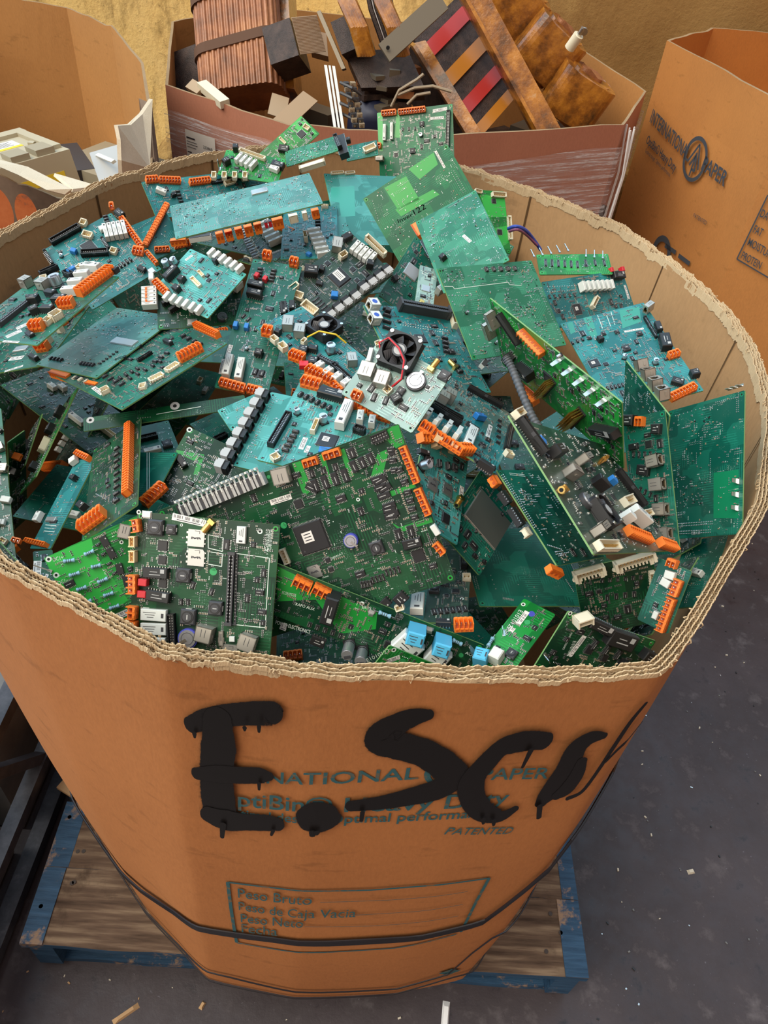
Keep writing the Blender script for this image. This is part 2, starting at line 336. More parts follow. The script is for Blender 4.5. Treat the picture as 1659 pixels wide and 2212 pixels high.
def bchild(m_, name, smooth=False, kind=None):
    o = m_.build(name, bin_o, smooth=smooth, kind=kind); o.location = (.08,-.98,-ZB); return o
bchild(bin_shell(), 'bin_wall', True)
# torn triple-wall rim: four liners and the wavy flutes between
def rim_edge():
    m_ = MB(); N = NS*10
    for li, off in enumerate((0,-.0042,-.0084,-TH)):
        V_ = []; F = []
        for q in range(N):
            k = q/10; zt = rimz(k)+.0035*pnoise(Vector((k*1.1,li*7,0)))+.0022*pnoise(Vector((k*5,li*3,2)))-(.0035 if pnoise(Vector((k*.35,li*9,5)))>.25 else 0)+.0016*pnoise(Vector((k*14,li*3,7)))
            th = .0007
            w = .0010*pnoise(Vector((k*2.2,li*5,8)))+.0008*pnoise(Vector((k*9,li*5,3)))
            V_ += [bin_pt(k, zt-(.006 if li == 0 else .012), off+th), bin_pt(k, zt, off+th*.8+w), bin_pt(k, zt, off-th*.8+w), bin_pt(k, zt-.014, off-th)]
        for q in range(N):
            a = q*4; b = ((q+1)%N)*4
            F += [(a,b,b+1,a+1),(a+1,b+1,b+2,a+2),(a+2,b+2,b+3,a+3)]
        m_.add(V_, F, edge_m)
    for gi, off in enumerate((-.0021,-.0063,-.0104)):
        V_ = []; F = []
        for q in range(N):
            k = q/10; zt = rimz(k)-.003+.003*pnoise(Vector((k*2.4,gi*6,1)))
            w = .0014*math.sin(q*PI/2+gi)
            V_ += [bin_pt(k, zt-.012, off+w), bin_pt(k, zt, off+w+.0004), bin_pt(k, zt, off+w-.0004)]
        for q in range(N):
            a = q*3; b = ((q+1)%N)*3; F += [(a,b,b+1,a+1),(a+1,b+1,b+2,a+2),(a+2,b+2,b,a)]
        m_.add(V_, F, flute_m)
    return m_
bchild(rim_edge(), 'torn_rim')
# hanging fibres and curled paper scraps on the rim
fr = MB(); rnd = random.Random(3)
for _ in range(150):
    k = rnd.uniform(-40, NS-40); z = rimz(k); side = rnd.choice((0,-TH)); out_ = 1 if side == 0 else -1
    L = rnd.uniform(.004,.014); p = [bin_pt(k+i*rnd.uniform(-.06,.06), z-L*i/3*rnd.uniform(.3,1.), side+out_*(.001+.002*math.sin(i*1.2))) for i in range(4)]
    fr.tube(p, [.0008,.0007,.0005,.0002], edge_m, 4)
bchild(fr, 'paper_shreds', kind='stuff')
# dark strips painting the crease shade along the inner folded corners
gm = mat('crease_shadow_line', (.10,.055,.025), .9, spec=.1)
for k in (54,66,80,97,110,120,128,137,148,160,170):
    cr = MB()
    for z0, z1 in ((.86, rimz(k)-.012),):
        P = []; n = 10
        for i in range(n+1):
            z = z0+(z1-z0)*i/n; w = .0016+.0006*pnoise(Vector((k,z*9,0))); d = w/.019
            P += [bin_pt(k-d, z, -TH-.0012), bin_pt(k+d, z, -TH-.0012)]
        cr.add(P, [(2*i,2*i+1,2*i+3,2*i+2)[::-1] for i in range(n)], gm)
    bchild(cr, 'fold_shade_line')
# decals follow the bin surface
def interp(path, t):
    n = len(path)-1; x = t*n; i = min(int(x), n-1); f = x-i
    return [path[i][q]*(1-f)+path[i+1][q]*f for q in range(len(path[0]))]
ink = mat('teal_print_ink', (.035,.10,.115), .8, spec=.15); s = NB(ink)
s.l(s.ramp(s.noise(s.co(), 70, 4, .7), [(.35,(.14,.10,.06)),(.46,(.035,.10,.115))]), s.b.inputs['Base Color'])
def surf_strip(path, width, m, off, m_, seg=None):
    """ribbon on the bin along (k, z) path"""
    n = seg or 8*(len(path)-1); P = []
    L = [interp(path, i/n) for i in range(n+1)]
    for i in range(n+1):
        a = L[max(i-1,0)]; b = L[min(i+1,n)]; p = L[i]; kk = .0175
        dx, dz = (b[0]-a[0])*kk, b[1]-a[1]; l = math.hypot(dx,dz) or 1
        w = width/2; nx, nz = -dz/l*w/kk, dx/l*w
        P += [bin_pt(p[0]+nx,p[1]+nz,off), bin_pt(p[0]-nx,p[1]-nz,off)]
    m_.add(P, [(2*i,2*i+1,2*i+3,2*i+2) for i in range(n)], m)
pr = MB()
for txt, a, b, h in DEC['T']:
    V_, F = text_mesh(txt, bold=.012 if 'Opti' in txt or 'INTER' in txt or 'PAPER'==txt else .004, italic=.3 if txt=='PATENTED' else 0)
    P = [bin_pt(a[0]+(b[0]-a[0])*x, a[1]+(b[1]-a[1])*x+h*y, .0022) for x, y in V_]
    pr.add(P, F, ink); bchild(pr, 'printed_words'); pr = MB()
c0, cl, crr, ct, cb = DEC['logo']
cir = [(c0[0]+(crr[0]-cl[0])/2*math.cos(a*PI/20), c0[1]+(ct[1]-cb[1])/2*math.sin(a*PI/20)) for a in range(41)]
surf_strip(cir, .0055, ink, .0022, pr, 60)
kx = (crr[0]-cl[0])/2; kz = (ct[1]-cb[1])/2
for pa in ([(-.1,-.9),(-.1,.35)], [(-.45,-.3),(0,.75),(.45,-.3)], [(-.2,-.5),(.05,.3),(.3,-.5),(-.2,-.5)]):
    surf_strip([(c0[0]+x*kx, c0[1]+z*kz) for x, z in pa], .004, ink, .0023, pr)
bchild(pr, 'printed_logo'); pr = MB()
for i, l in enumerate(DEC['LN']): surf_strip(l, .0045 if i < 4 else .0014, ink, .0021, pr)
bchild(pr, 'printed_form'); pr = MB()
surf_strip([(20.6,.245),(21.8,.262)], .035, ink, .0021, pr)
bchild(pr, 'printed_mark')
spray = mat('black_spray_paint', (.006,.005,.005), .42, spec=.4); s = NB(spray)
at = s.n('ShaderNodeAttribute', attribute_name='edge'); nz = s.noise(s.co(), 160, 4, .75)
mm = s.n('ShaderNodeMath', operation='MULTIPLY_ADD'); s.l(nz, mm.inputs[0]); mm.inputs[1].default_value = .34; s.l(at.outputs['Fac'], mm.inputs[2])
s.l(s.ramp(mm.outputs[0], [(.34,(0,0,0)),(.46,(.35,.35,.35)),(.52,(1,1,1))]), s.b.inputs['Alpha'])
def spray_paint():
    me_v = []; me_f = []; ed = []; prof = [(-1.35,0.),(-1.0,.22),(-.8,.6),(0,1.),(.8,.6),(1.0,.22),(1.35,0.)]
    for si, st in enumerate(DEC['S']):
        if len(st) < 2: continue
        # smooth centre line
        n = len(st)-1; L = []
        for i in range(n*8+1):
            x = i/8; j = min(int(x), n-1); t = x-j
            a, b, c, d = st[max(j-1,0)], st[j], st[j+1], st[min(j+2,n)]
            L.append([((2*t**3-3*t*t+1)*b[q]+(t**3-2*t*t+t)*(c[q]-a[q])*.5+(-2*t**3+3*t*t)*c[q]+(t**3-t*t)*(d[q]-b[q])*.5) for q in range(3)])
        kk = .0175
        def dirn(i):
            a, b = L[max(i-1,0)], L[min(i+1,len(L)-1)]; dx, dz = (b[0]-a[0])*kk, b[1]-a[1]; l = math.hypot(dx,dz) or 1; return dx/l, dz/l
        # round caps
        C_ = [(p, dirn(i), 1., 1.) for i, p in enumerate(L)]
        for e_, sg in ((0,-1),(-1,1)):
            p = L[e_]; d = dirn(0 if e_ == 0 else len(L)-1); caps = []
            for q in range(1,7):
                a = q/6*1.25; sc = math.sqrt(max(0,1-min(1,a)**2)) if a < 1 else 0.
                caps.append(([p[0]+sg*d[0]*p[2]/2*a/kk, p[1]+sg*d[1]*p[2]/2*a*1.7, p[2]], d, max(sc,.18), 1. if a < .7 else max(0,1-(a-.7)/.45)))
            C_ = (caps[::-1]+C_) if e_ == 0 else (C_+caps)
        o = len(me_v); off = .0034+.00025*si
        for p, d, sc, al in C_:
            w = p[2]/2*1.18*sc*(1+.05*pnoise(Vector((p[0]*2,p[1]*40,si))))
            for u, e_ in prof:
                me_v.append(bin_pt(p[0]-d[1]*w*u/kk, p[1]+d[0]*w*u*1.9, off)); ed.append(e_*al)
        m = len(prof)
        for i in range(len(C_)-1):
            for q in range(m-1): me_f.append((o+i*m+q, o+i*m+q+1, o+(i+1)*m+q+1, o+(i+1)*m+q))
    me = bpy.data.meshes.new('spray_lettering'); me.from_pydata(me_v, [], me_f); me.materials.append(spray)
    at_ = me.attributes.new('edge', 'FLOAT', 'POINT'); at_.data.foreach_set('value', ed); me.update()
    o = bpy.data.objects.new('spray_lettering', me); C.objects.link(o); o.parent = bin_o; o.location = (.08,-.98,-ZB)
    o['label'] = 'black sprayed writing with drips'
spray_paint()
# stretch-film bands round the bin
film = mat('black_stretch_film', (.012,.011,.014), .35, spec=.5)
def band(zs, r, name, lb, seed):
    m_ = MB(); N = NS
    for st in range(zs[1]):
        V_ = []; F = []
        for q in range(N+1):
            k = q-30; kk = k if k < NS/2 else k-NS
            z = zs[0](kk)+(st-zs[1]/2)*r*1.1+.003*pnoise(Vector((k*.12,st*4,seed)))
            for a in range(6):
                V_.append(bin_pt(k, z+r*math.sin(a*PI/3), .0035+r*.35+r*.4*math.cos(a*PI/3)))
        F = [(q*6+a, (q+1)*6+a, (q+1)*6+(a+1)%6, q*6+(a+1)%6) for q in range(N) for a in range(6)]
        m_.add(V_, F, film)
    o = m_.build(name, smooth=True); tag(o, lb, 'strap', 'black bands round the bin'); return o
def zmain(k):
    pts = [(-30,.36),(-12.2,.396),(-4.6,.463),(1.6,.485),(6.2,.499),(10,.4976),(15.7,.5074),(20.9,.541),(22.3,.6155),(25,.78),(34,.80),(60,.62),(97,.36)]
    for a, b in zip(pts, pts[1:]):
        if a[0] <= k <= b[0]: return a[1]+(b[1]-a[1])*(k-a[0])/(b[0]-a[0])
    return .36
def zl1(k):
    pts = [(-20,.20),(-7,.205),(1.7,.229),(10,.206),(16,.204),(21,.255),(22.5,.44),(26,.5),(60,.4),(97,.25)]
    for a, b in zip(pts, pts[1:]):
        if a[0] <= k <= b[0]: return a[1]+(b[1]-a[1])*(k-a[0])/(b[0]-a[0])
    return .22
def zl2(k):
    pts = [(-20,.165),(1,.157),(6,.162),(16,.162),(21.6,.2185),(30,.23),(97,.2)]
    for a, b in zip(pts, pts[1:]):
        if a[0] <= k <= b[0]: return a[1]+(b[1]-a[1])*(k-a[0])/(b[0]-a[0])
    return .175
band((zmain,4), .0042, 'film_band', 'thick twisted black film band round the middle of the bin, crossing the printed weight box', 1)
band((zl1,1), .0032, 'film_band', 'thin black band near the foot of the bin, just below the printed weight box', 2)
band((zl2,1), .0028, 'film_band', 'lowest thin black band, right at the bottom edge of the bin', 3)

# ---------------- circuit boards ----------------
M = mat
silver = M('tinned_metal', (.62,.62,.60), .28, 1.); steel = M('connector_steel', (.46,.43,.38), .40, .7); gold = M('gold_plate', (.75,.50,.16), .3, 1.)
solder = M('solder', (.52,.54,.54), .38, .9); black = M('black_plastic', (.012,.012,.013), .45, spec=.5); dkgrey = M('dark_grey_plastic', (.045,.045,.05), .5)
hole_m = M('opening_black', (.002,.002,.002), .8); orange = M('orange_plastic', (.86,.20,.022), .42); orange_d = M('orange_plastic_dark', (.45,.075,.010), .5)
ivory = M('ivory_plastic', (.72,.66,.50), .45); white = M('white_relay_plastic', (.66,.68,.64), .42); grey = M('light_grey_plastic', (.40,.40,.39), .5)
red = M('red_plastic', (.55,.02,.03), .4); blue = M('blue_trimmer', (.02,.18,.52), .4); skyb = M('sky_blue_plastic', (.08,.42,.66), .38)
chipm = M('chip_black', (.016,.016,.018), .38, spec=.5); silk = M('silkscreen_white', (.62,.70,.64), .6); paper = M('sticker_white', (.72,.70,.66), .55); inkb = M('sticker_print', (.03,.03,.04), .6)
greend = M('green_sticker', (.03,.32,.10), .5); purple = M('blue_sleeve', (.06,.07,.42), .35); cream = M('cream_plastic', (.80,.58,.34), .45); yel = M('yellow_sleeve', (.75,.50,.02), .5)
resb = M('resistor_blue', (.22,.42,.55), .4); capcer = M('ceramic_tan', (.30,.23,.15), .5); alu = M('aluminium_can', (.60,.62,.68), .3, .85); fanm = M('fan_black', (.014,.014,.016), .5); sheetm = M('shield_can', (.52,.52,.50), .36, .9)
edge_pcb = M('board_edge', (.16,.30,.10), .5)
PCB = {}
def pcb_mat(st):
    st = st[:2]
    if st in PCB: return PCB[st]
    base, pour = {'H':((.004,.115,.055),(.008,.16,.065)),'A':((.035,.22,.20),(.07,.32,.30)),'P':((.04,.17,.15),(.07,.25,.22)),'E':((.012,.13,.065),(.03,.20,.11)),'D':((.0015,.030,.013),(.003,.060,.019)),'G':((.20,.32,.30),(.28,.42,.38)),'L':((.004,.14,.022),(.010,.24,.035)),'T':((.003,.080,.056),(.007,.125,.085)),  # aqua, blue-teal and pale tones hold sky reflection in the base colour
                  'C':((.008,.120,.125),(.018,.185,.190)),'K':((.016,.042,.032),(.028,.062,.045))}[st[0]]
    m = mat('pcb_'+{'A':'aqua','H':'green','P':'pale_teal','E':'leaf_green','D':'dark_green','G':'sheen_grey_green','L':'bright_green','T':'teal_green','C':'sky_sheen_teal','K':'grey_green'}[st[0]]+('_solder_side' if st[1]=='s' else '_component_side'), base, .3, spec=.36, coat=.12)
    s = NB(m); co = s.co()
    vo = s.n('ShaderNodeTexVoronoi', distance='CHEBYCHEV'); vo.inputs['Scale'].default_value = 34; s.l(co, vo.inputs['Vector'])
    sp_ = s.n('ShaderNodeSeparateColor'); s.l(vo.outputs['Color'], sp_.inputs[0])
    f1 = s.ramp(sp_.outputs[0], [(.55,(0,0,0)),(.58,(1,1,1))])
    c = s.mix(f1, base, pour)
    # fine copper tracks: two directions of thin lines switched by cells
    tr = None
    for rot in (0, PI/2):
        br = s.n('ShaderNodeTexBrick'); br.inputs['Scale'].default_value = 110; br.inputs['Mortar Size'].default_value = .07; br.inputs['Brick Width'].default_value = 5.; br.inputs['Row Height'].default_value = .32
        br.inputs['Color1'].default_value = (0,0,0,1); br.inputs['Color2'].default_value = (0,0,0,1); br.inputs['Mortar'].default_value = (1,1,1,1)
        s.l(s.co(rot=(0,0,rot)), br.inputs['Vector']); q = br.outputs[0]
        tr = q if tr is None else s.mix(s.ramp(sp_.outputs[1], [(.49,(0,0,0)),(.51,(1,1,1))]), tr, q)
    msk = s.ramp(s.noise(co, 26, 2, .5), [(.50,(0,0,0)),(.56,(1,1,1))])
    trm = s.mix(1., tr, msk, 'MULTIPLY')
    c = s.mix(s.mix(1., trm, (.5,.5,.5), 'MULTIPLY'), c, tuple(min(1,x*1.7+.004) for x in pour))
    # pads and vias
    v2 = s.n('ShaderNodeTexVoronoi'); v2.inputs['Scale'].default_value = 430 if st[1] == 's' else 520; v2.inputs['Randomness'].default_value = .55; s.l(co, v2.inputs['Vector'])
    dots = s.ramp(v2.outputs['Distance'], [(.17,(.8,.8,.8)),(.24,(0,0,0))])
    m2 = s.ramp(s.noise(co, 38, 3, .6), [(.56,(0,0,0)),(.66,(1,1,1))])
    sel = s.mix(1., dots, m2, 'MULTIPLY')
    c = s.mix(sel, c, (.26,.36,.31))
    # dust and handling grime
    du = s.ramp(s.noise(co, 9, 5, .7), [(.45,(0,0,0)),(.8,(.12,.12,.12))]); c = s.mix(du, c, (.16,.20,.16))
    s.l(c, s.b.inputs['Base Color']); s.l(s.ramp(s.noise(co, 16, 4, .6), [(.35,(.26,)*3),(.7,(.46,)*3)]), s.b.inputs['Roughness'])
    s.bump(s.mix(.4, trm, s.noise(co, 12, 3, .5)), .18, .0015)
    PCB[st] = m; return m
pourm = {'H':M('pour_vivid', (.015,.34,.06), .3, coat=.3), 'A':M('pour_aqua', (.05,.36,.30), .3, coat=.3), 'P':M('pour_pale_teal', (.04,.28,.20), .3), 'E':M('pour_leaf', (.01,.26,.06), .3, coat=.3), 'D':M('pour_green', (.010,.26,.035), .3, coat=.3), 'L':M('pour_bright', (.02,.40,.05), .3, coat=.3), 'T':M('pour_teal', (.006,.20,.09), .3, coat=.3), 'C':M('pour_bluegreen', (.02,.24,.17), .3, coat=.3), 'K':M('pour_grey', (.03,.12,.05), .3), 'G':M('pour_pale', (.2,.4,.3), .3)}
marker = M('marker_ink', (.002,.002,.003), .9, spec=.05)
CACHE = {}
mmv = .001
def comp_mesh(key, fn):
    if key not in CACHE:
        m_ = MB(); fn(m_); CACHE[key] = m_.mesh(key[0])
        if key[0] in ('capacitor','coin_cell','antenna_socket','axial_resistor','inductor'):
            me = CACHE[key]; me.polygons.foreach_set('use_smooth', [True]*len(me.polygons)); me.set_sharp_from_angle(angle=.7)
    return CACHE[key]
def q_(x): return max(.5, round(x*2)/2)*mmv
def f_oc(L, W, H):
    L, W, H = q_(L), q_(W), q_(H); n = max(1, round(L/.0050)); p = L/n
    def f(m):
        m.box((0,0,H*.22), (L,W,H*.44), orange)
        m.box((0,W*.36,H*.5), (L,W*.28,H), orange)
        for i in range(n+1): m.box((-L/2+i*p,-.04*W,H*.5), (p*.16,W*.92,H*(.92 if i%n else 1)), orange)
        for i in range(n):
            x = -L/2+(i+.5)*p
            m.box((x,-W*.12,H*.45), (p*.72,W*.6,.0006), orange_d); m.box((x,-W*.12,H*.6), (.001,.001,H*.5), silver)
            m.box((x,W*.36,H*1.02), (p*.5,W*.22,H*.1), orange)
            m.box((x,W*.505,H*.45), (p*.55,.0004,H*.35), orange_d)
            m.box((x,-W*.505,H*.2), (p*.5,.0005,H*.2), orange_d)
        if n > 3: m.box((0,W*.5,-.0005), (L,.001,.001), orange_d)
    return comp_mesh(('terminal_connector',L,W,H), f)
def f_oclong(L, W, H):
    L, W, H = q_(L), q_(W), q_(H); n = max(4, round(L/.0050)); p = L/n
    def f(m):
        m.box((0,0,H/2), (L,W*.7,H), orange)
        for i in range(n):
            x = -L/2+(i+.5)*p
            for sy in (-1,1):
                m.box((x,sy*W*.42,H*.5), (p*.62,W*.18,H*.96), orange); m.box((x,sy*W*.22,H+.0002), (p*.45,W*.24,.0008), orange_d); m.box((x+p*.5,sy*W*.511,H*.5), (p*.25,.0006,H*.9), orange_d)
            m.box((x,0,H+.0006), (p*.3,W*.7,.0012), orange)
    return comp_mesh(('long_terminal_strip',L,W,H), f)
def f_wc(L, W, H, col, nm):
    L, W, H = q_(L), q_(W), q_(H); n = max(2, round(L/.0032)); p = L/n
    def f(m):
        m.box((0,0,.0006), (L,W,.0012), col)
        m.box((0,W*.43,H/2), (L,W*.14,H), col); m.box((0,-W*.43,H*.36), (L,W*.14,H*.72), col)
        for sx in (-1,1): m.box((sx*L*.5*.95,0,H*.45), (L*.05+.0006,W,H*.9), col)
        for i in range(n):
            m.box((-L/2+(i+.5)*p,0,H*.4), (.0007,.0007,H*.7), gold)
            if n > 3: m.box((-L/2+(i+.5)*p,-W*.5,H*.25), (p*.35,.0006,H*.4), col)
    return comp_mesh((nm,L,W,H), f)
def f_wbc(L, W, H):
    L, W, H = q_(L), q_(W), q_(H); n = max(6, round(L/.0038)); p = L/n
    def f(m):
        m.box((0,0,.001), (L,W,.002), ivory); m.box((0,W*.44,H*.5), (L,W*.12,H), ivory); m.box((0,-W*.2,H*.35), (L,W*.1,H*.7), ivory)
        for i in range(n): m.box((-L/2+(i+.5)*p,-W*.28,H*.5), (p*.45,W*.34,H*.85), ivory); m.box((-L/2+(i+.5)*p,W*.15,H*.45), (.0008,.0008,H*.8), gold)
        for sx in (-1,1):
            m.box((sx*L*.49,0,H*.55), (.003,W,H*1.1), ivory); m.box((sx*L*.53,-W*.35,H*.4), (L*.1,W*.25,H*.45), ivory, rz=sx*.5)
            m.box((sx*L*.40,-W*.5,H*.7), (.004,W*.5,H*.3), ivory)
    return comp_mesh(('wide_socket',L,W,H), f)
def f_rl(L, W, H, col=None, nm='relay'):
    L, W, H = q_(L), q_(W), q_(H); col = col or white
    def f(m):
        m.box((0,0,H*.05), (L*.96,W*.94,H*.1), dkgrey); m.bbox((0,0,H*.55), (L,W,H*.9), col, min(W,H)*.09)
        if W > .005 and L > .012:
            for i in range(3): m.box((L*(-.15+.02*i),W*(.22-.2*i),H+.00003), (L*(.5-.12*i),W*.05,.0001), dkgrey)
            m.box((L*.36,0,H+.00003), (L*.1,W*.4,.0001), dkgrey)
    return comp_mesh((nm,L,W,H), f)
def f_bk(L, W, H, col=None, nm='module'):
    L, W, H = q_(L), q_(W), q_(H); col = col or black
    def f(m):
        m.bbox((0,0,H/2), (L,W,H), col, min(L,W,H)*.1)
        n = max(2, int(L/.0025))
        for i in range(n):
            for sy in (-1,1): m.box((-L/2+(i+.5)*L/n,sy*(W/2+.0004),.0007), (.0008,.001,.0014), silver)
        m.box((L*.3,W*.2,H+.00003), (L*.16,L*.16,.0001), grey)
        if min(L,W) > .009: m.box((0,-W*.15,H+.00003), (L*.45,W*.07,.0001), grey); m.box((-.05*L,W*.12,H+.00003), (L*.3,W*.05,.0001), grey)
    return comp_mesh((nm,L,W,H), f)
def f_hdr(L, W, H):
    L, W, H = q_(L), q_(W), q_(H); n = max(3, round(L/.0025)); p = L/n
    def f(m):
        m.box((0,0,H*.3), (L,W,H*.6), black)
        for sy in (-1,1): m.box((0,sy*W*.44,H*.5), (L,W*.12,H), black)
        for sx in (-1,1): m.box((sx*L*.49,0,H*.5), (.0014,W,H), black)
        for i in range(n):
            for sy in (-1,1): m.box((-L/2+(i+.5)*p,sy*W*.17,H*.62), (.0009,.0009,.0012), solder)
        m.box((0,-W*.505,H*.8), (.004,.0006,H*.4), dkgrey)
        for i in range(n): m.box((-L/2+(i+.5)*p,-W*.5-.0006,.0004), (.0006,.0014,.0006), silver)
    return comp_mesh(('pin_header',L,W,H), f)
def f_slot(L, W, H):
    L, W, H = q_(L), q_(W), q_(H); n = max(6, round(L/.0016)); p = L/n
    def f(m):
        for sy in (-1,1): m.box((0,sy*W*.33,H/2), (L,W*.33,H), dkgrey)
        m.box((0,0,H*.25), (L,W*.4,H*.5), hole_m)
        for i in range(n):
            for sy in (-1,1):
                if i % 2: m.box((-L/2+(i+.5)*p,sy*W*.2,H*.98), (p*.5,W*.12,.0004), solder)
        for sx in (-1,1): m.box((sx*L*.5,0,H*.6), (.003,W*1.15,H*1.2), dkgrey)
    return comp_mesh(('card_slot',L,W,H), f)
def f_rj(L, W, H, tag_):
    L, W, H = q_(L), q_(W), q_(H)
    def f(m):
        b = white if tag_ == 't' else steel; t = .0008
        m.box((0,0,H-t/2), (L,W,t), b); m.box((0,0,t/2), (L,W,t), b)
        for sy in (-1,1): m.box((0,sy*(W/2-t/2),H/2), (L,t,H), b)
        m.box((-L/2+t/2,0,H/2), (t,W,H), b)
        # face plate with stepped opening towards +x
        m.box((L/2-t/2,0,H*.90), (t,W,H*.2), b); m.box((L/2-t/2,0,H*.06), (t,W,H*.12), b)
        for sy in (-1,1): m.box((L/2-t/2,sy*W*.42,H*.5), (t,W*.16,H), b); m.box((L/2-t/2,sy*W*.28,H*.70), (t,W*.14,H*.22), b)
        m.box((0,0,H*.5), (L*.9,W*.9,H*.9), hole_m) if L < .004 else m.box((-L*.12,0,H*.5), (L*.7,W*.88,H*.86), hole_m)
        for i in range(8): m.box((L*.36,(-3.5+i)*W*.07,H*.22), (L*.2,.0004,.0006), gold)
        for sy in (-1,1): m.box((L*.1,sy*(W/2+.0004),H*.6), (L*.35,.0006,H*.18), b)
        if tag_ == 't': m.cyl((0,0,H+.0001), W*.26, .0002, M('blue_dot', (.03,.09,.45), .5), n=20)
        else:
            m.box((-L*.1,W*.12,H+.00005), (L*.5,.0005,.0001), dkgrey); m.box((-L*.1,-W*.12,H+.00005), (L*.5,.0005,.0001), dkgrey)
    return comp_mesh(('network_jack',L,W,H,tag_), f)
def f_rjr(L, W, H):
    L, W, H = q_(L), q_(W), q_(H)
    def f(m):
        m.box((-L*.2,0,H*.5), (L*.6,W*.96,H), grey)
        m.box((L*.3,0,H*.06), (L*.42,W*.94,H*.12), black)
        for sy in (-1,1): m.box((L*.3,sy*W*.44,H*.45), (L*.42,W*.08,H*.9), black)
        m.box((L*.3,0,H*.82), (L*.42,W*.94,H*.10), black); m.box((L*.12,0,H*.45), (.0008,W*.8,H*.8), hole_m)
        m.box((L*.32,0,H*.35), (L*.16,W*.4,H*.45), dkgrey); m.box((-L*.55,0,H*.8), (L*.12,W*.6,H*.3), grey)
    return comp_mesh(('jack_module',L,W,H), f)
def f_jk(L, W, H):
    L, W, H = q_(L), q_(W), q_(H)
    def f(m):
        m.box((0,0,H*.4), (L*.7,W*.9,H*.8), grey); m.box((0,W*.02,H*.82), (L*.66,W*.3,.0012), dkgrey)
        m.box((L*.1,W*.55,H*.4), (L*.7,W*.25,H*.78), black)
        for sy in (-1,1):
            m.box((L*.42,sy*W*.25,H*.75), (L*.5,W*.14,H*.16), white); m.box((L*.66,sy*W*.25,H*1.0), (L*.12,W*.2,H*.5), white)
    return comp_mesh(('lever_clamp',L,W,H), f)
def f_chip(S, v):
    S = q_(S)
    def f(m):
        h = .0016 if S < .02 else .003; b = sheetm if v == 'm' else chipm
        m.bbox((0,0,h/2), (S,S,h), b, h*.25); n = max(4, int(S/.0013))
        if v != 'm':
            for i in range(n):
                x = -S/2+(i+.5)*S/n
                for a, d in (((x,S/2+.0006),(.0005,.0014)),((x,-S/2-.0006),(.0005,.0014)),((S/2+.0006,x),(.0014,.0005)),((-S/2-.0006,x),(.0014,.0005))): m.box((*a,.0003), (*d,.0005), solder)
        if v in 'wl': 
            m.box((-.1*S,.05*S,h+.0001), ((.36 if v == 'w' else .7)*S,(.36 if v == 'w' else .45)*S,.0002), paper)
            for i in range(3): m.box((-.1*S,(.05+.1*(i-1))*S,h+.00025), ((.24 if v == 'w' else .55)*S,.03*S,.0001), inkb)
        elif S > .012:
            for i in range(2): m.box((0,(.1-.2*i)*S,h+.00005), (.5*S,.05*S,.0001), dkgrey)
        m.cyl((-S*.38,-S*.38,h+.00004), S*.03, .0001, dkgrey, n=8)
    return comp_mesh(('chip',S,v), f)
def f_ic(L, W, H):
    L, W, H = q_(L), q_(W), q_(H)
    def f(m):
        m.bbox((0,0,H/2), (L,W*.72,H), chipm, H*.2); n = max(2, int(L/.0014))
        for i in range(n):
            for sy in (-1,1): m.box((-L/2+(i+.5)*L/n,sy*W*.46,.0004), (.0006,W*.22,.0006), solder)
        m.box((-L*.1,0,H+.00004), (L*.5,W*.08,.0001), grey)
    return comp_mesh(('integrated_circuit',L,W,H), f)
def f_cap(D, v):
    D = q_(D); h = D*(1.9 if v == 'u' else .95)
    def f(m):
        m.box((0,0,.0008), (D*1.05,D*1.05,.0016), black); m.cyl((0,0,.0016+h/2), D/2, h, alu, n=20)
        m.cyl((0,0,.0016+h+.0002), D*.42, .0004, alu, n=20); m.box((D*.2,0,.0016+h+.0005), (D*.3,D*.6,.0002), dkgrey)
        m.cyl((0,0,.0016+h*.12), D*.51, h*.06, black, n=20)
    return comp_mesh(('capacitor',D,v), f)
def f_ind(D):
    D = q_(D)
    def f(m):
        h = D*.42; m.bbox((0,0,h/2), (D,D,h), dkgrey, D*.08); m.cyl((0,0,h+.0001), D*.40, .0008, chipm, n=20); m.cyl((0,0,h+.0006), D*.30, .0006, dkgrey, n=20)
        m.box((0,0,h+.0009), (D*.3,D*.08,.0001), grey)
        for sx in (-1,1): m.box((sx*D*.5,0,h*.3), (.0012,D*.4,h*.6), solder)
    return comp_mesh(('inductor',D), f)
def f_coin(D, v):
    D = q_(D)
    def f(m):
        m.cyl((0,0,.002), D*.52, .004, purple if v else dkgrey, n=28); m.cyl((0,0,.0038), D*.45, .0030, alu, n=28); m.ring((0,0,.0054), D*.30, D*.33, dkgrey, 24)
        m.box((D*.3,0,.0058), (D*.5,D*.14,.0006), silver); m.box((D*.55,0,.003), (D*.1,D*.2,.005), silver)
    return comp_mesh(('coin_cell',D,v), f)
def f_sim(D):
    D = q_(D)
    def f(m):
        m.poly([(-D/2,-D/2),(D/2,-D/2),(D/2,D*.35),(D*.38,D/2),(-D/2,D/2)], 0, .0016, sheetm)
        for i in range(3): m.box((-D*.56,(-.3+.3*i)*D,.0006), (D*.1,D*.12,.001), silver); m.box((D*.54,(-.3+.3*i)*D,.0006), (D*.08,D*.08,.001), silver)
        m.box((D*.05,D*.42,.0017), (D*.3,.0004,.0002), dkgrey); m.box((D*.2,D*.34,.0017), (.0004,D*.16,.0002), dkgrey)
        for i in range(5): m.box((-.25*D+.12*D*i,0,.0017), (.0012,.0022,.0002), dkgrey, rz=i)
    return comp_mesh(('card_holder',D), f)
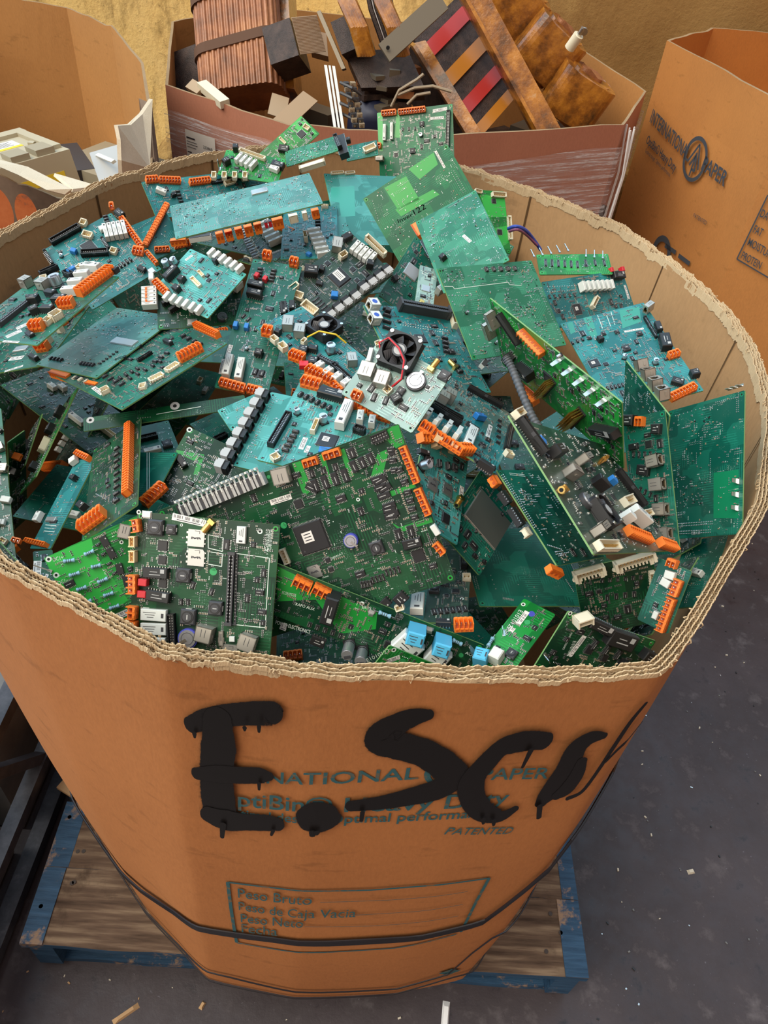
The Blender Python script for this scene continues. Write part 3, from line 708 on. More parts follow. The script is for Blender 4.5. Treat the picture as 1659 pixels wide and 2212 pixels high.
def f_sma(L):
    def f(m):
        m.box((-.003,0,.003), (.004,.0065,.006), gold); m.cyl((.004,0,.0038), .0030, .010, gold, 'x', 14); m.cyl((.0092,0,.0038), .0018, .0006, hole_m, 'x', 10)
        for i in range(5): m.cyl((.002+.0016*i,0,.0038), .0033, .0007, gold, 'x', 14)
    return comp_mesh(('antenna_socket',), f)
def f_res(L, W, H):
    L = q_(L)
    def f(m):
        z = .0035; m.cyl((0,0,z), .0017, L*.8, resb, 'x', 10)
        for sx in (-1,1): m.cyl((sx*L*.4,0,z), .0022, L*.16, resb, 'x', 10); m.cyl((sx*L*.66,0,z), .0004, L*.4, silver, 'x', 6); m.cyl((sx*L*.86,0,z*.5), .0004, z, silver, 'z', 6)
        for i in range(3): m.cyl((L*(-.2+.17*i),0,z), .00185, L*.05, dkgrey, 'x', 10)
    return comp_mesh(('axial_resistor',L), f)
def f_lug(H):
    def f(m):
        m.box((0,0,H*mmv*.5), (.006,.0008,H*mmv), silver, taper=.75); m.box((0,.001,.0004), (.008,.003,.0008), silver)
    return comp_mesh(('blade_tab',H), f)
def f_pin(L):
    L = q_(L)
    def f(m): m.box((L/2,0,.001), (L,.0012,.0012), silver); m.box((0,0,.0008), (.004,.0025,.0016), solder)
    return comp_mesh(('long_pin',L), f)
def f_fan(S):
    S = q_(S)
    def f(m):
        h = S*.3; t = S*.5
        n = 32; P = []
        # square frame with round opening
        for z in (0,h):
            for k in range(n):
                a = 2*PI*(k+.5)/n; c, s_ = math.cos(a), math.sin(a); q = t/max(abs(c),abs(s_)); q = min(q, t*1.30)
                P.append((q*c,q*s_,z)); P.append((S*.46*c,S*.46*s_,z))
        for k in range(n):
            a, b = 2*k, 2*((k+1)%n); o = 2*n
            m.add([P[i] for i in (o+a,o+b,o+b+1,o+a+1)], [(0,1,2,3)], fanm); m.add([P[i] for i in (a,b,o+b,o+a)], [(0,1,2,3)], fanm)
            m.add([P[i] for i in (a+1,o+a+1,o+b+1,b+1)], [(0,1,2,3)], fanm)
        for sx in (-1,1):
            for sy in (-1,1): m.cyl((sx*S*.42,sy*S*.42,h+.0006), S*.055, .0014, silver, n=10)
        for k in range(3): a = k*2*PI/3+.4; m.box((S*.33*math.cos(a),S*.33*math.sin(a),.001), (S*.4,.0025,.002), fanm, rz=a)
        m.box((0,0,-.0001), (S,S,.0004), hole_m)
    return comp_mesh(('fan_frame',S), f)
def f_rotor(S):
    S = q_(S)
    def f(m):
        h = S*.3; m.cyl((0,0,h*.55), S*.20, h*.8, fanm, n=20, mtop=dkgrey); m.cyl((0,0,h*.96), S*.15, .0003, grey, n=20)
        for k in range(7):
            a0 = k*2*PI/7; P = []
            for i in range(5):
                r = S*(.19+.245*i/4); a = a0+.28*i/4
                P += [(r*math.cos(a-.28),r*math.sin(a-.28),h*.85), (r*math.cos(a+.28),r*math.sin(a+.28),h*.35)]
            m.add(P, [(2*i,2*i+1,2*i+3,2*i+2) for i in range(4)], dkgrey); m.add([(p[0],p[1],p[2]-.0006) for p in P], [(2*i,2*i+2,2*i+3,2*i+1) for i in range(4)], dkgrey)
    return comp_mesh(('fan_rotor',S), f)
def f_pinb(L, W, H):
    def f(m):
        m.box((0,0,.001), (L*mmv*.9,W*mmv,.002), black); rnd = random.Random(4)
        for i in range(int(L/1.6)+2):
            for j in range(4): 
                x = (-.45+.9*i/(L/1.6+1))*L*mmv; y = (-.35+.23*j)*W*mmv; m.tube([(x,y,0),(x+rnd.uniform(-.001,.002),y+.002,H*mmv)], .0005, gold, 5)
    return comp_mesh(('gold_pin_block',round(L),round(W),round(H)), f)
def put(me, par, x, y, a=0., back=False, thick=.8, name=None, z=None):
    o = bpy.data.objects.new(name or me.name.split('.')[0], me); C.objects.link(o); o.parent = par
    zz = thick*mmv if z is None else z
    if back: o.matrix_basis = Matrix.Translation((x*mmv,y*mmv,-zz)) @ Matrix.Rotation(a,4,'Z') @ Matrix.Rotation(PI,4,'X')
    else: o.matrix_basis = Matrix.Translation((x*mmv,y*mmv,zz)) @ Matrix.Rotation(a,4,'Z')
    return o
def parse_boards():
    B = []; 
    for ln in DATA.strip().split('\n'):
        a = ln.split()
        if a[0][0] == '@':
            k = 1; st = ''
            while a[k].isalpha(): st += a[k]; k += 1
            B.append((a[0][1:], st, [float(x) for x in a[k:]], []))
        else: B[-1][3].append(a)
    return B
COL = {'G':greend,'R':red,'B':purple,'K':black,'Y':yel}
TK = .8
def build_board(bid, st, P, comps, label, cat='circuit board', group=None, smd=True, name='circuit_board'):
    c = Vector(P[0:3]); u = Vector(P[3:6]).normalized(); v = Vector(P[6:9]); v = (v-u*(u@v)).normalized(); nn = u.cross(v); w, h = P[9], P[10]
    root = empty(name); root.matrix_world = Matrix(((u[0],v[0],nn[0],c[0]),(u[1],v[1],nn[1],c[1]),(u[2],v[2],nn[2],c[2]),(0,0,0,1)))
    tag(root, label, cat, group)
    rnd = random.Random(bid); m_ = MB(); pm_ = pcb_mat(st)
    hw, hh = w/2, h/2; ch = 1.2
    out_ = [(-hw+ch,-hh),(hw-ch,-hh),(hw,-hh+ch),(hw,hh-ch),(hw-ch,hh),(-hw+ch,hh),(-hw,hh-ch),(-hw,-hh+ch)]
    m_.poly([(x*mmv,y*mmv) for x, y in out_], -TK*mmv, TK*mmv, pm_, edge_pcb)
    m_.add([(x*mmv,y*mmv,-TK*mmv-.00003) for x, y in out_[::-1]], [tuple(range(8))], pm_)
    z = TK*mmv
    occ = []
    sd = MB(); sz = MB()   # solder points, small components
    def dot(x, y, r=.9):
        if abs(x) > hw-.8 or abs(y) > hh-.8: return
        r *= mmv; n = 6; sd.add([(x*mmv+r*math.cos(k*PI/3), y*mmv+r*math.sin(k*PI/3), z) for k in range(6)]+[(x*mmv+r*.5*math.cos(k*PI/3), y*mmv+r*.5*math.sin(k*PI/3), z+r*.8) for k in range(6)], [(k,(k+1)%6,6+(k+1)%6,6+k) for k in range(6)]+[tuple(range(6,12))], solder)
    def xy(s_): return tuple(float(t) for t in s_.split(','))
    if w > 45 and h > 30:
        for sx in (-1,1):
            for sy in (-1,1): m_.ring((sx*(hw-4)*mmv, sy*(hh-4)*mmv, z+.00006), .0013, .0026, pourm[st[0]], 14); m_.add([(sx*(hw-4)*mmv+.0013*math.cos(k*PI/5), sy*(hh-4)*mmv+.0013*math.sin(k*PI/5), z+.00007) for k in range(10)], [tuple(range(10))], hole_m)
    for a in comps:
        k = a[0]
        if k == 'gp':
            pts = [xy(t) for t in a[1:]]; pts = [(max(-hw+.4,min(hw-.4,x))*mmv, max(-hh+.4,min(hh-.4,y))*mmv) for x, y in pts]
            m_.poly(pts, z, z+.00008, pourm[st[0]]); continue
        if k == 'gw':
            pts = [xy(t) for t in a[1:]]
            for p, q in zip(pts, pts[1:]):
                l = math.hypot(q[0]-p[0], q[1]-p[1]); m_.box(((p[0]+q[0])/2*mmv, (p[1]+q[1])/2*mmv, z+.0001), (l*mmv, .0007, .0002), silk, rz=math.atan2(q[1]-p[1], q[0]-p[0]))
            continue
        if k == 'wire':
            pts = [xy(t) for t in a[1:-1]]; wm_ = MB(); wm_.tube([(x*mmv, y*mmv, z+(.004+.012*math.sin(PI*i/(len(pts)-1)))) for i, (x, y) in enumerate(pts)], .0011, COL[a[-1]], 8)
            wm_.build('lead_wire', root, smooth=True); continue
        x, y = xy(a[1])
        if k in ('chip','chip2'): S = float(a[2]); put(f_chip(S, a[3] if len(a) > 3 else 'n'), root, x, y, 0); occ.append((x,y,S*.6)); continue
        if k == 'cap': D = float(a[2]); put(f_cap(D, a[3] if len(a) > 3 else ''), root, x, y, rnd.random()*6); occ.append((x,y,D*.6)); continue
        if k == 'ind': D = float(a[2]); put(f_ind(D), root, x, y, rnd.choice((0,PI/2))); occ.append((x,y,D*.6)); continue
        if k in ('coin','coin2'): D = float(a[2]); put(f_coin(D, k == 'coin2'), root, x, y, rnd.random()*6); occ.append((x,y,D*.6)); continue
        if k == 'sim': D = float(a[2]); put(f_sim(D), root, x, y, 0); occ.append((x,y,D*.6)); continue
        if k == 'fan':
            S = float(a[2]); hgt = TK+2
            o = put(f_fan(S), root, x, y, .12, name='cooling_fan', z=hgt*mmv); r_ = bpy.data.objects.new('fan_rotor', f_rotor(S)); C.objects.link(r_); r_.parent = o
            hs = MB(); [hs.box(((x+(-.4+.2*i)*S)*mmv, y*mmv, z+.001), (S*.04*mmv, S*.9*mmv, .002), dkgrey) for i in range(5)]; hs.build('heat_sink', root); occ.append((x,y,S*.6)); continue
        if k == 'shield':
            W_, H_ = float(a[2]), float(a[3]); put(comp_mesh(('shield_can',W_,H_), lambda m: (m.bbox((0,0,.001), (W_*mmv,H_*mmv,.002), sheetm, .0004), m.box((0,0,.0003), (W_*mmv+.0012,H_*mmv+.0012,.0004), solder))), root, x, y, 0); occ.append((x,y,max(W_,H_)*.5)); continue
        if k == 'ring':
            r = float(a[2])*.5*mmv; m_.ring((x*mmv,y*mmv,z+.0001), r*.5, r, silk if st[0] != 'C' else solder, 18); m_.add([(x*mmv+r*.48*math.cos(q*PI/6), y*mmv+r*.48*math.sin(q*PI/6), z+.0001) for q in range(12)], [tuple(range(12))], hole_m); continue
        if k == 'hole':
            r = float(a[2])*.5*mmv; m_.add([(x*mmv+r*math.cos(q*PI/6), y*mmv+r*math.sin(q*PI/6), z+.0001) for q in range(12)], [tuple(range(12))], hole_m); m_.ring((x*mmv,y*mmv,z+.00008), r, r*2.4, grey, 18); continue
        if k == 'ov':
            r = float(a[2])*.5; put(comp_mesh(('round_sticker',r,a[3]), lambda m: m.cyl((0,0,.0001), r*mmv, .0002, COL[a[3]], n=18)), root, x, y); occ.append((x,y,r)); continue
        x2, y2 = xy(a[2]); X, Y = (x+x2)/2, (y+y2)/2; L = math.hypot(x2-x, y2-y); ang = math.atan2(y2-y, x2-x); R = a[3:]
        if k == 'tx':
            V_, F = text_mesh(R[0].replace('.', ' ') if 'Inver' not in R[0] else R[0]); hgt = float(R[1])*.75
            ca, sa = math.cos(ang), math.sin(ang)
            m_.add([((x+L*p*ca-hgt*q*sa)*mmv, (y+L*p*sa+hgt*q*ca)*mmv, z+.0002) for p, q in V_], F, {'W':silk,'K':marker}[R[2]]); continue
        if k == 'dots':
            n = int(R[0])
            for i in range(n): f_ = i/max(1,n-1); dot(x+(x2-x)*f_, y+(y2-y)*f_, .85)
            continue
        if k == 'dotg':
            n = int(R[0])
            for i in range(int(n*n*.45)):
                px_, py_ = round(rnd.uniform(min(x,x2),max(x,x2))*.8)/.8, round(rnd.uniform(min(y,y2),max(y,y2))*.8)/.8
                if rnd.random() < .5: dot(px_, py_, rnd.uniform(.5,.9))
                else: sz.box((px_*mmv,py_*mmv,z+.0004), (.0022 if rnd.random()<.5 else .001,.0012,.0008), rnd.choice((solder,capcer,chipm,solder)))
            continue
        if k in ('oc','ocy','ocy2','oclong'): n, l2, W_, H_ = 1, L, 9, 10
        else: n, l2, W_, H_ = 1, L, 8, 8
        if R and not R[-1].lstrip('-').replace('.','').isdigit(): tgv = R[-1]; R = R[:-1]
        else: tgv = ''
        if len(R) >= 1: n = int(R[0])
        if len(R) >= 2 and float(R[1]): l2 = float(R[1])
        if len(R) >= 3: W_ = float(R[2])
        if len(R) >= 4: H_ = float(R[3])
        tg = tgv
        if k == 'redc' and n > 1 and len(R) >= 4: pass
        back = H_ < 0; H_ = abs(H_)
        if k == 'lbl':
            l2 = L; W_ = abs(float(R[2])) if len(R) > 2 else 6; cg = tg == 'D'
            def fl(m):
                m.box((0,0,.0001), (l2*mmv,W_*mmv,.0002), grey if cg else paper); nb = int(l2/1.1); r2 = random.Random(int(l2*10))
                for i in range(nb):
                    if r2.random() < .62: m.box(((-.44*l2+.88*l2*i/max(1,nb-1))*mmv, .14*W_*mmv, .00022), (.0005,.45*W_*mmv,.0001), inkb)
                m.box((0,-.3*W_*mmv,.00022), (.7*l2*mmv,.10*W_*mmv,.0001), inkb)
            put(comp_mesh(('label_sticker',round(l2,1),W_,cg), fl), root, X, Y, ang); occ.append((X,Y,l2*.45)); continue
        pts = [(X,Y,ang)] if n == 1 else [(x+(x2-x)*i/(n-1), y+(y2-y)*i/(n-1), ang+PI/2) for i in range(n)]
        if n == 1 and l2 < 2: l2 = 8 if len(R) < 2 or float(R[1]) == 0 else float(R[1])
        if n > 1 and len(R) < 2: l2 = 8
        for px_, py_, an in pts:
            if k in ('oc',): me = f_oc(max(l2,5), W_, H_)
            elif k == 'oclong': me = f_oclong(l2, W_, H_)
            elif k in ('ocy','ocy2'): me = f_wc(max(l2,8), W_, H_, cream, 'cream_socket')
            elif k == 'wc': me = f_wc(max(l2,4), W_, H_, ivory, 'white_socket')
            elif k == 'wbc': me = f_wbc(l2, W_, H_)
            elif k == 'rl': me = f_rl(max(l2,5), W_, H_)
            elif k == 'bk': me = f_bk(max(l2,4), W_, H_)
            elif k == 'bl': me = f_rl(max(l2,8), W_, H_, blue, 'trimmer')
            elif k == 'bl2': me = f_rl(max(l2,12), W_, H_, skyb, 'film_capacitor')
            elif k == 'redc': me = f_rl(max(l2,7), W_, H_, red, 'jumper_block')
            elif k == 'hdr': me = f_hdr(l2, W_, H_)
            elif k in ('slot','slot2'): me = f_slot(l2, W_, H_)
            elif k == 'rj': me = f_rj(max(14,min(l2,22)), W_, H_ if len(R) >= 4 else 13, tg)
            elif k == 'rjr': me = f_rjr(l2, W_, H_)
            elif k == 'jk': me = f_jk(l2, W_, H_)
            elif k == 'icr': me = f_ic(l2, W_, H_)
            elif k == 'sma': me = f_sma(0)
            elif k == 'res': me = f_res(max(8,min(l2,13)), W_, H_)
            elif k == 'lug': me = f_lug(H_)
            elif k == 'pinl': me = f_pin(H_)
            elif k == 'pinb': me = f_pinb(max(10,l2), W_, H_)
            else: print('??', k); continue
            an2 = an
            if k == 'pinl': an2 = an if n > 1 else ang+PI
            if k == 'jk': an2 = an
            if k == 'rjr': an2 = an+0
            if k == 'lug': an2 = ang
            put(me, root, px_, py_, an2, back); 
            if not back: occ.append((px_,py_,max(W_,l2)*.42)) if l2 < 30 else [occ.append((px_+math.cos(an)*q*l2, py_+math.sin(an)*q*l2, W_*.8)) for q in (-.45,-.3,-.15,0,.15,.3,.45)]
    def free(x, y, r): return all((x-o[0])**2+(y-o[1])**2 > (o[2]+r)**2 for o in occ)
    area = w*h
    if smd:
        if st[1] == 'c':
            # a few more packages, then groups of chip resistors and capacitors
            n_ic = int(area/2600)+2
            for _ in range(n_ic*4):
                x, y = rnd.uniform(-hw+8,hw-8) if hw > 9 else 0, rnd.uniform(-hh+8,hh-8) if hh > 9 else 0
                l = rnd.choice((5,5,8,8,10)); 
                if n_ic > 0 and free(x,y,l*.6): put(f_ic(l, 6 if l < 9 else 8, 2), root, x, y, rnd.choice((0,PI/2))); occ.append((x,y,l*.6)); n_ic -= 1
            for _ in range(int(area/(140 if st[2:] == 'q' else 60))+8):
                gx, gy = rnd.uniform(-hw+3,hw-3), rnd.uniform(-hh+3,hh-3); d = rnd.choice(((2.0,0),(0,2.0),(1.6,0),(0,1.6))); t = rnd.choice((0,1,1,2,3))
                for i in range(rnd.randint(1,6)):
                    x, y = gx+d[0]*i, gy+d[1]*i
                    if abs(x) > hw-1.5 or abs(y) > hh-1.5 or not free(x,y,.8): break
                    a_, b_ = (1.0,1.9) if d[0] else (1.9,1.0); k1 = chipm if t in (0,2) else capcer if t == 1 else dkgrey
                    if t == 2 and rnd.random() < .6: dot(x, y, .55); continue
                    sz.box((x*mmv,y*mmv,z+.0003), (a_*mmv,b_*mmv,.0006), solder); sz.box((x*mmv,y*mmv,z+.0004), (a_*.99*mmv if d[0] else a_*.5*mmv, b_*.5*mmv if d[0] else b_*.99*mmv,.0008), k1)
        else:
            if st[2:] == 'p': area = 0
            for _ in range(int(area/420)+(3 if area else 0)):
                gx, gy = rnd.uniform(-hw+4,hw-4), rnd.uniform(-hh+4,hh-4); d = rnd.choice(((2.5,0),(0,2.5),(2.0,0))); two = rnd.random() < .4
                for i in range(rnd.randint(2,8)):
                    for jj in range(2 if two else 1):
                        x, y = gx+d[0]*i+(d[1] and 2.5*jj), gy+d[1]*i+(d[0] and 2.5*jj)
                        if free(x,y,.8): dot(x, y, rnd.choice((.5,.65,.8)))
            for _ in range(int(area/300)):
                x, y = rnd.uniform(-hw+3,hw-3), rnd.uniform(-hh+3,hh-3)
                if free(x,y,.8): sz.box((x*mmv,y*mmv,z+.0003), ((.0021,.0011,.0006) if rnd.random()<.5 else (.0011,.0021,.0006)), rnd.choice((solder,capcer,solder)))
        # printed marks
        for _ in range(int(area/500)+(2 if area else 0)):
            x, y = rnd.uniform(-hw+5,hw-5), rnd.uniform(-hh+5,hh-5); l = rnd.uniform(2,7); hz = rnd.random() < .5
            if free(x,y,1) and abs(x)+l < hw and abs(y)+l < hh:
                for i in range(int(l/1.3)):
                    if rnd.random() < .8: m_.box(((x+(i*1.3 if hz else 0))*mmv,(y+(0 if hz else i*1.3))*mmv,z+.00005), (.0008,.0008,.0001), silk)
    m_.build('board', root)
    if sd.v: sd.build('solder_points', root, kind='stuff')
    if sz.v: sz.build('small_components', root, kind='stuff')
    return root

LABELS = {
'L3':'board with a row of tan blocks leaning in the dark left hollow',
'L4':'narrow dark board standing against the wall in the left hollow',
'B50':'board with two steel jacks cut off by the left edge, above the rim',
'B10b':'dark teal board standing against the right wall, behind the board with tall orange blocks',
'B51':'bright green board poking up before the wrapped box, topmost at the back left',
'B53':'small pale teal board touching the upright board with red-orange connectors',
'B16':'upright board at the back centre with red-orange connectors on top and two white relays',
'B18b':'board with three red-orange connectors along its top edge, under the long slanted solder board',
'B54':'board seen from its edge with four grey relays and a long cream connector, back left',
'B52':'small pale green board with a big black plug on its right end, at the back',
'B15':'bright green board with cream sockets tucked behind the two green boards at the back right',
'B17':'flat plain aqua board left of the handwritten green board',
'B57a':'dark board with a stack of beige relays beneath the overhanging long board',
'B57b':'blue-teal board with a ladder of pale relays, left of the plain aqua board',
'B19':'blue-teal board carrying one very long orange terminal strip raised at its side, upper left',
'B1':'dark green board leaning back, bright green patches and handwritten 122 in black marker',
'B18':'long solder-side board with red dots, a row of orange blocks hanging below',
'B56':'teal board with a tilted steel shield can, left of the small antenna board',
'B55':'tiny light-green antenna board with a square shield, propped beside the black card slot',
'B2':'green solder-side board overlapping the handwritten board, orange plug on its left edge',
'B14':'blue board with a bank of seven white relays by the right wall',
'B14b':'small green strip board with long bent silver pins, above the seven white relays',
'B30':'blue board with big black double card slot and two white jacks with blue dots',
'B3':'pale green solder-side board with white tracks and black parts along its top edge',
'B57':'dark board with an orange connector peeping out beside the fan board, centre left',
'B28':'grey-green board with labelled square chip, white relays and two rows of jack modules',
'B47':'dark green board with a bright green track, left of the black jack row',
'B46':'plain teal board with orange blocks on its lower edge, behind the long orange strip',
'B44':'pale dusty board standing on edge at the left with a dark label chip',
'B45':'dark board with one long upright orange strip and an orange block below',
'B48':'long thin dark green strip board spanning the dark left hollow',
'B22':'board just under the far-left one, orange and white blocks along its slanted edge',
'B24':'board with orange connectors and flat white sockets below the slanted solder board, centre left',
'B23':'slanted solder-side board with a bare copper plate, front of the left heap',
'B26':'dark board with a coin cell, under the board with two white socket rows',
'B27':'tall teal board with two white relays and an orange strip at its foot',
'B25':'light board with two rows of white sockets at opposite corners',
'B20':'board with black headers, five white relays and a slanted orange connector, by the left wall',
'B21':'far-left board with fanned row of orange connectors, steel jacks and stepped white relays',
'B29':'slanting board with black fan lying flat, yellow-sleeved wire and orange connectors on its edge',
'B34b':'small pale corner of a board sticking out left of the black jack row',
'B34':'light-blue board edged with a long row of black and grey jack modules',
'B33':'bright aqua board with a tall white relay and black plug, mid heap',
'B13':'blue board by the right wall with a red-orange strip on its corner',
'B11':'big smooth teal-blue board standing against the right wall',
'B12a':'upright teal board with four white-faced jacks climbing its right edge',
'B12b':'upright narrow board with four steel jacks marked by green, red and blue dots',
'B4':'board standing on edge with bright green border, silver tabs and an orange six-way connector',
'B8':'large plain teal board lying nearly bare, right of centre near the front',
'B37':'brownish grey board with tall black header and an orange block, behind the big green board',
'B7':'teal board with a large square steel can turned like a diamond',
'B32':'board with leaning white relays, orange connectors and two black headers, right of the fan board',
'B31':'sheen-painted silvery board with upright black fan, two steel jacks and coin cell, centre of the heap',
'B35':'aqua board with two silver card holders and gold antenna socket, touching the red-orange strip',
'B6':'dark teal solder-side board leaning left under the board with the black fan',
'B9':'dark green board with two wide cream sockets on its top edge, near the right front',
'B10':'board on edge with two tall orange blocks, by the right front wall',
'B5':'shadowed board crowded with parts, black fan, coin cell and steel jacks, framed by green edges',
'B36':'largest dark green board in front, with a big square chip',
'B41b':'dark board corner with two labels at the left front rim',
'B41':'bright green board with rows of pale blue resistors and long bare leads, left front',
'B38':'long green board at the front with big grey and sky-blue capacitors',
'B39':'small bright green board corner with a barcode label at the middle of the front rim',
'B42':'narrow green board with label, round stickers and sky-blue capacitor, right of the front middle',
'B43':'green board with black sockets and slanted white label at the right front rim',
'B40':'front-left board with orange and cream connectors, coils, card holders and two steel jacks',
'L1':'board seen edge-on as a bright green line in the dark left hollow',
'L2':'short dark board seen edge-on, left of the bright green edge-on board',
'L5':'dark edge-on board with a tan relay row, in the left hollow',
}

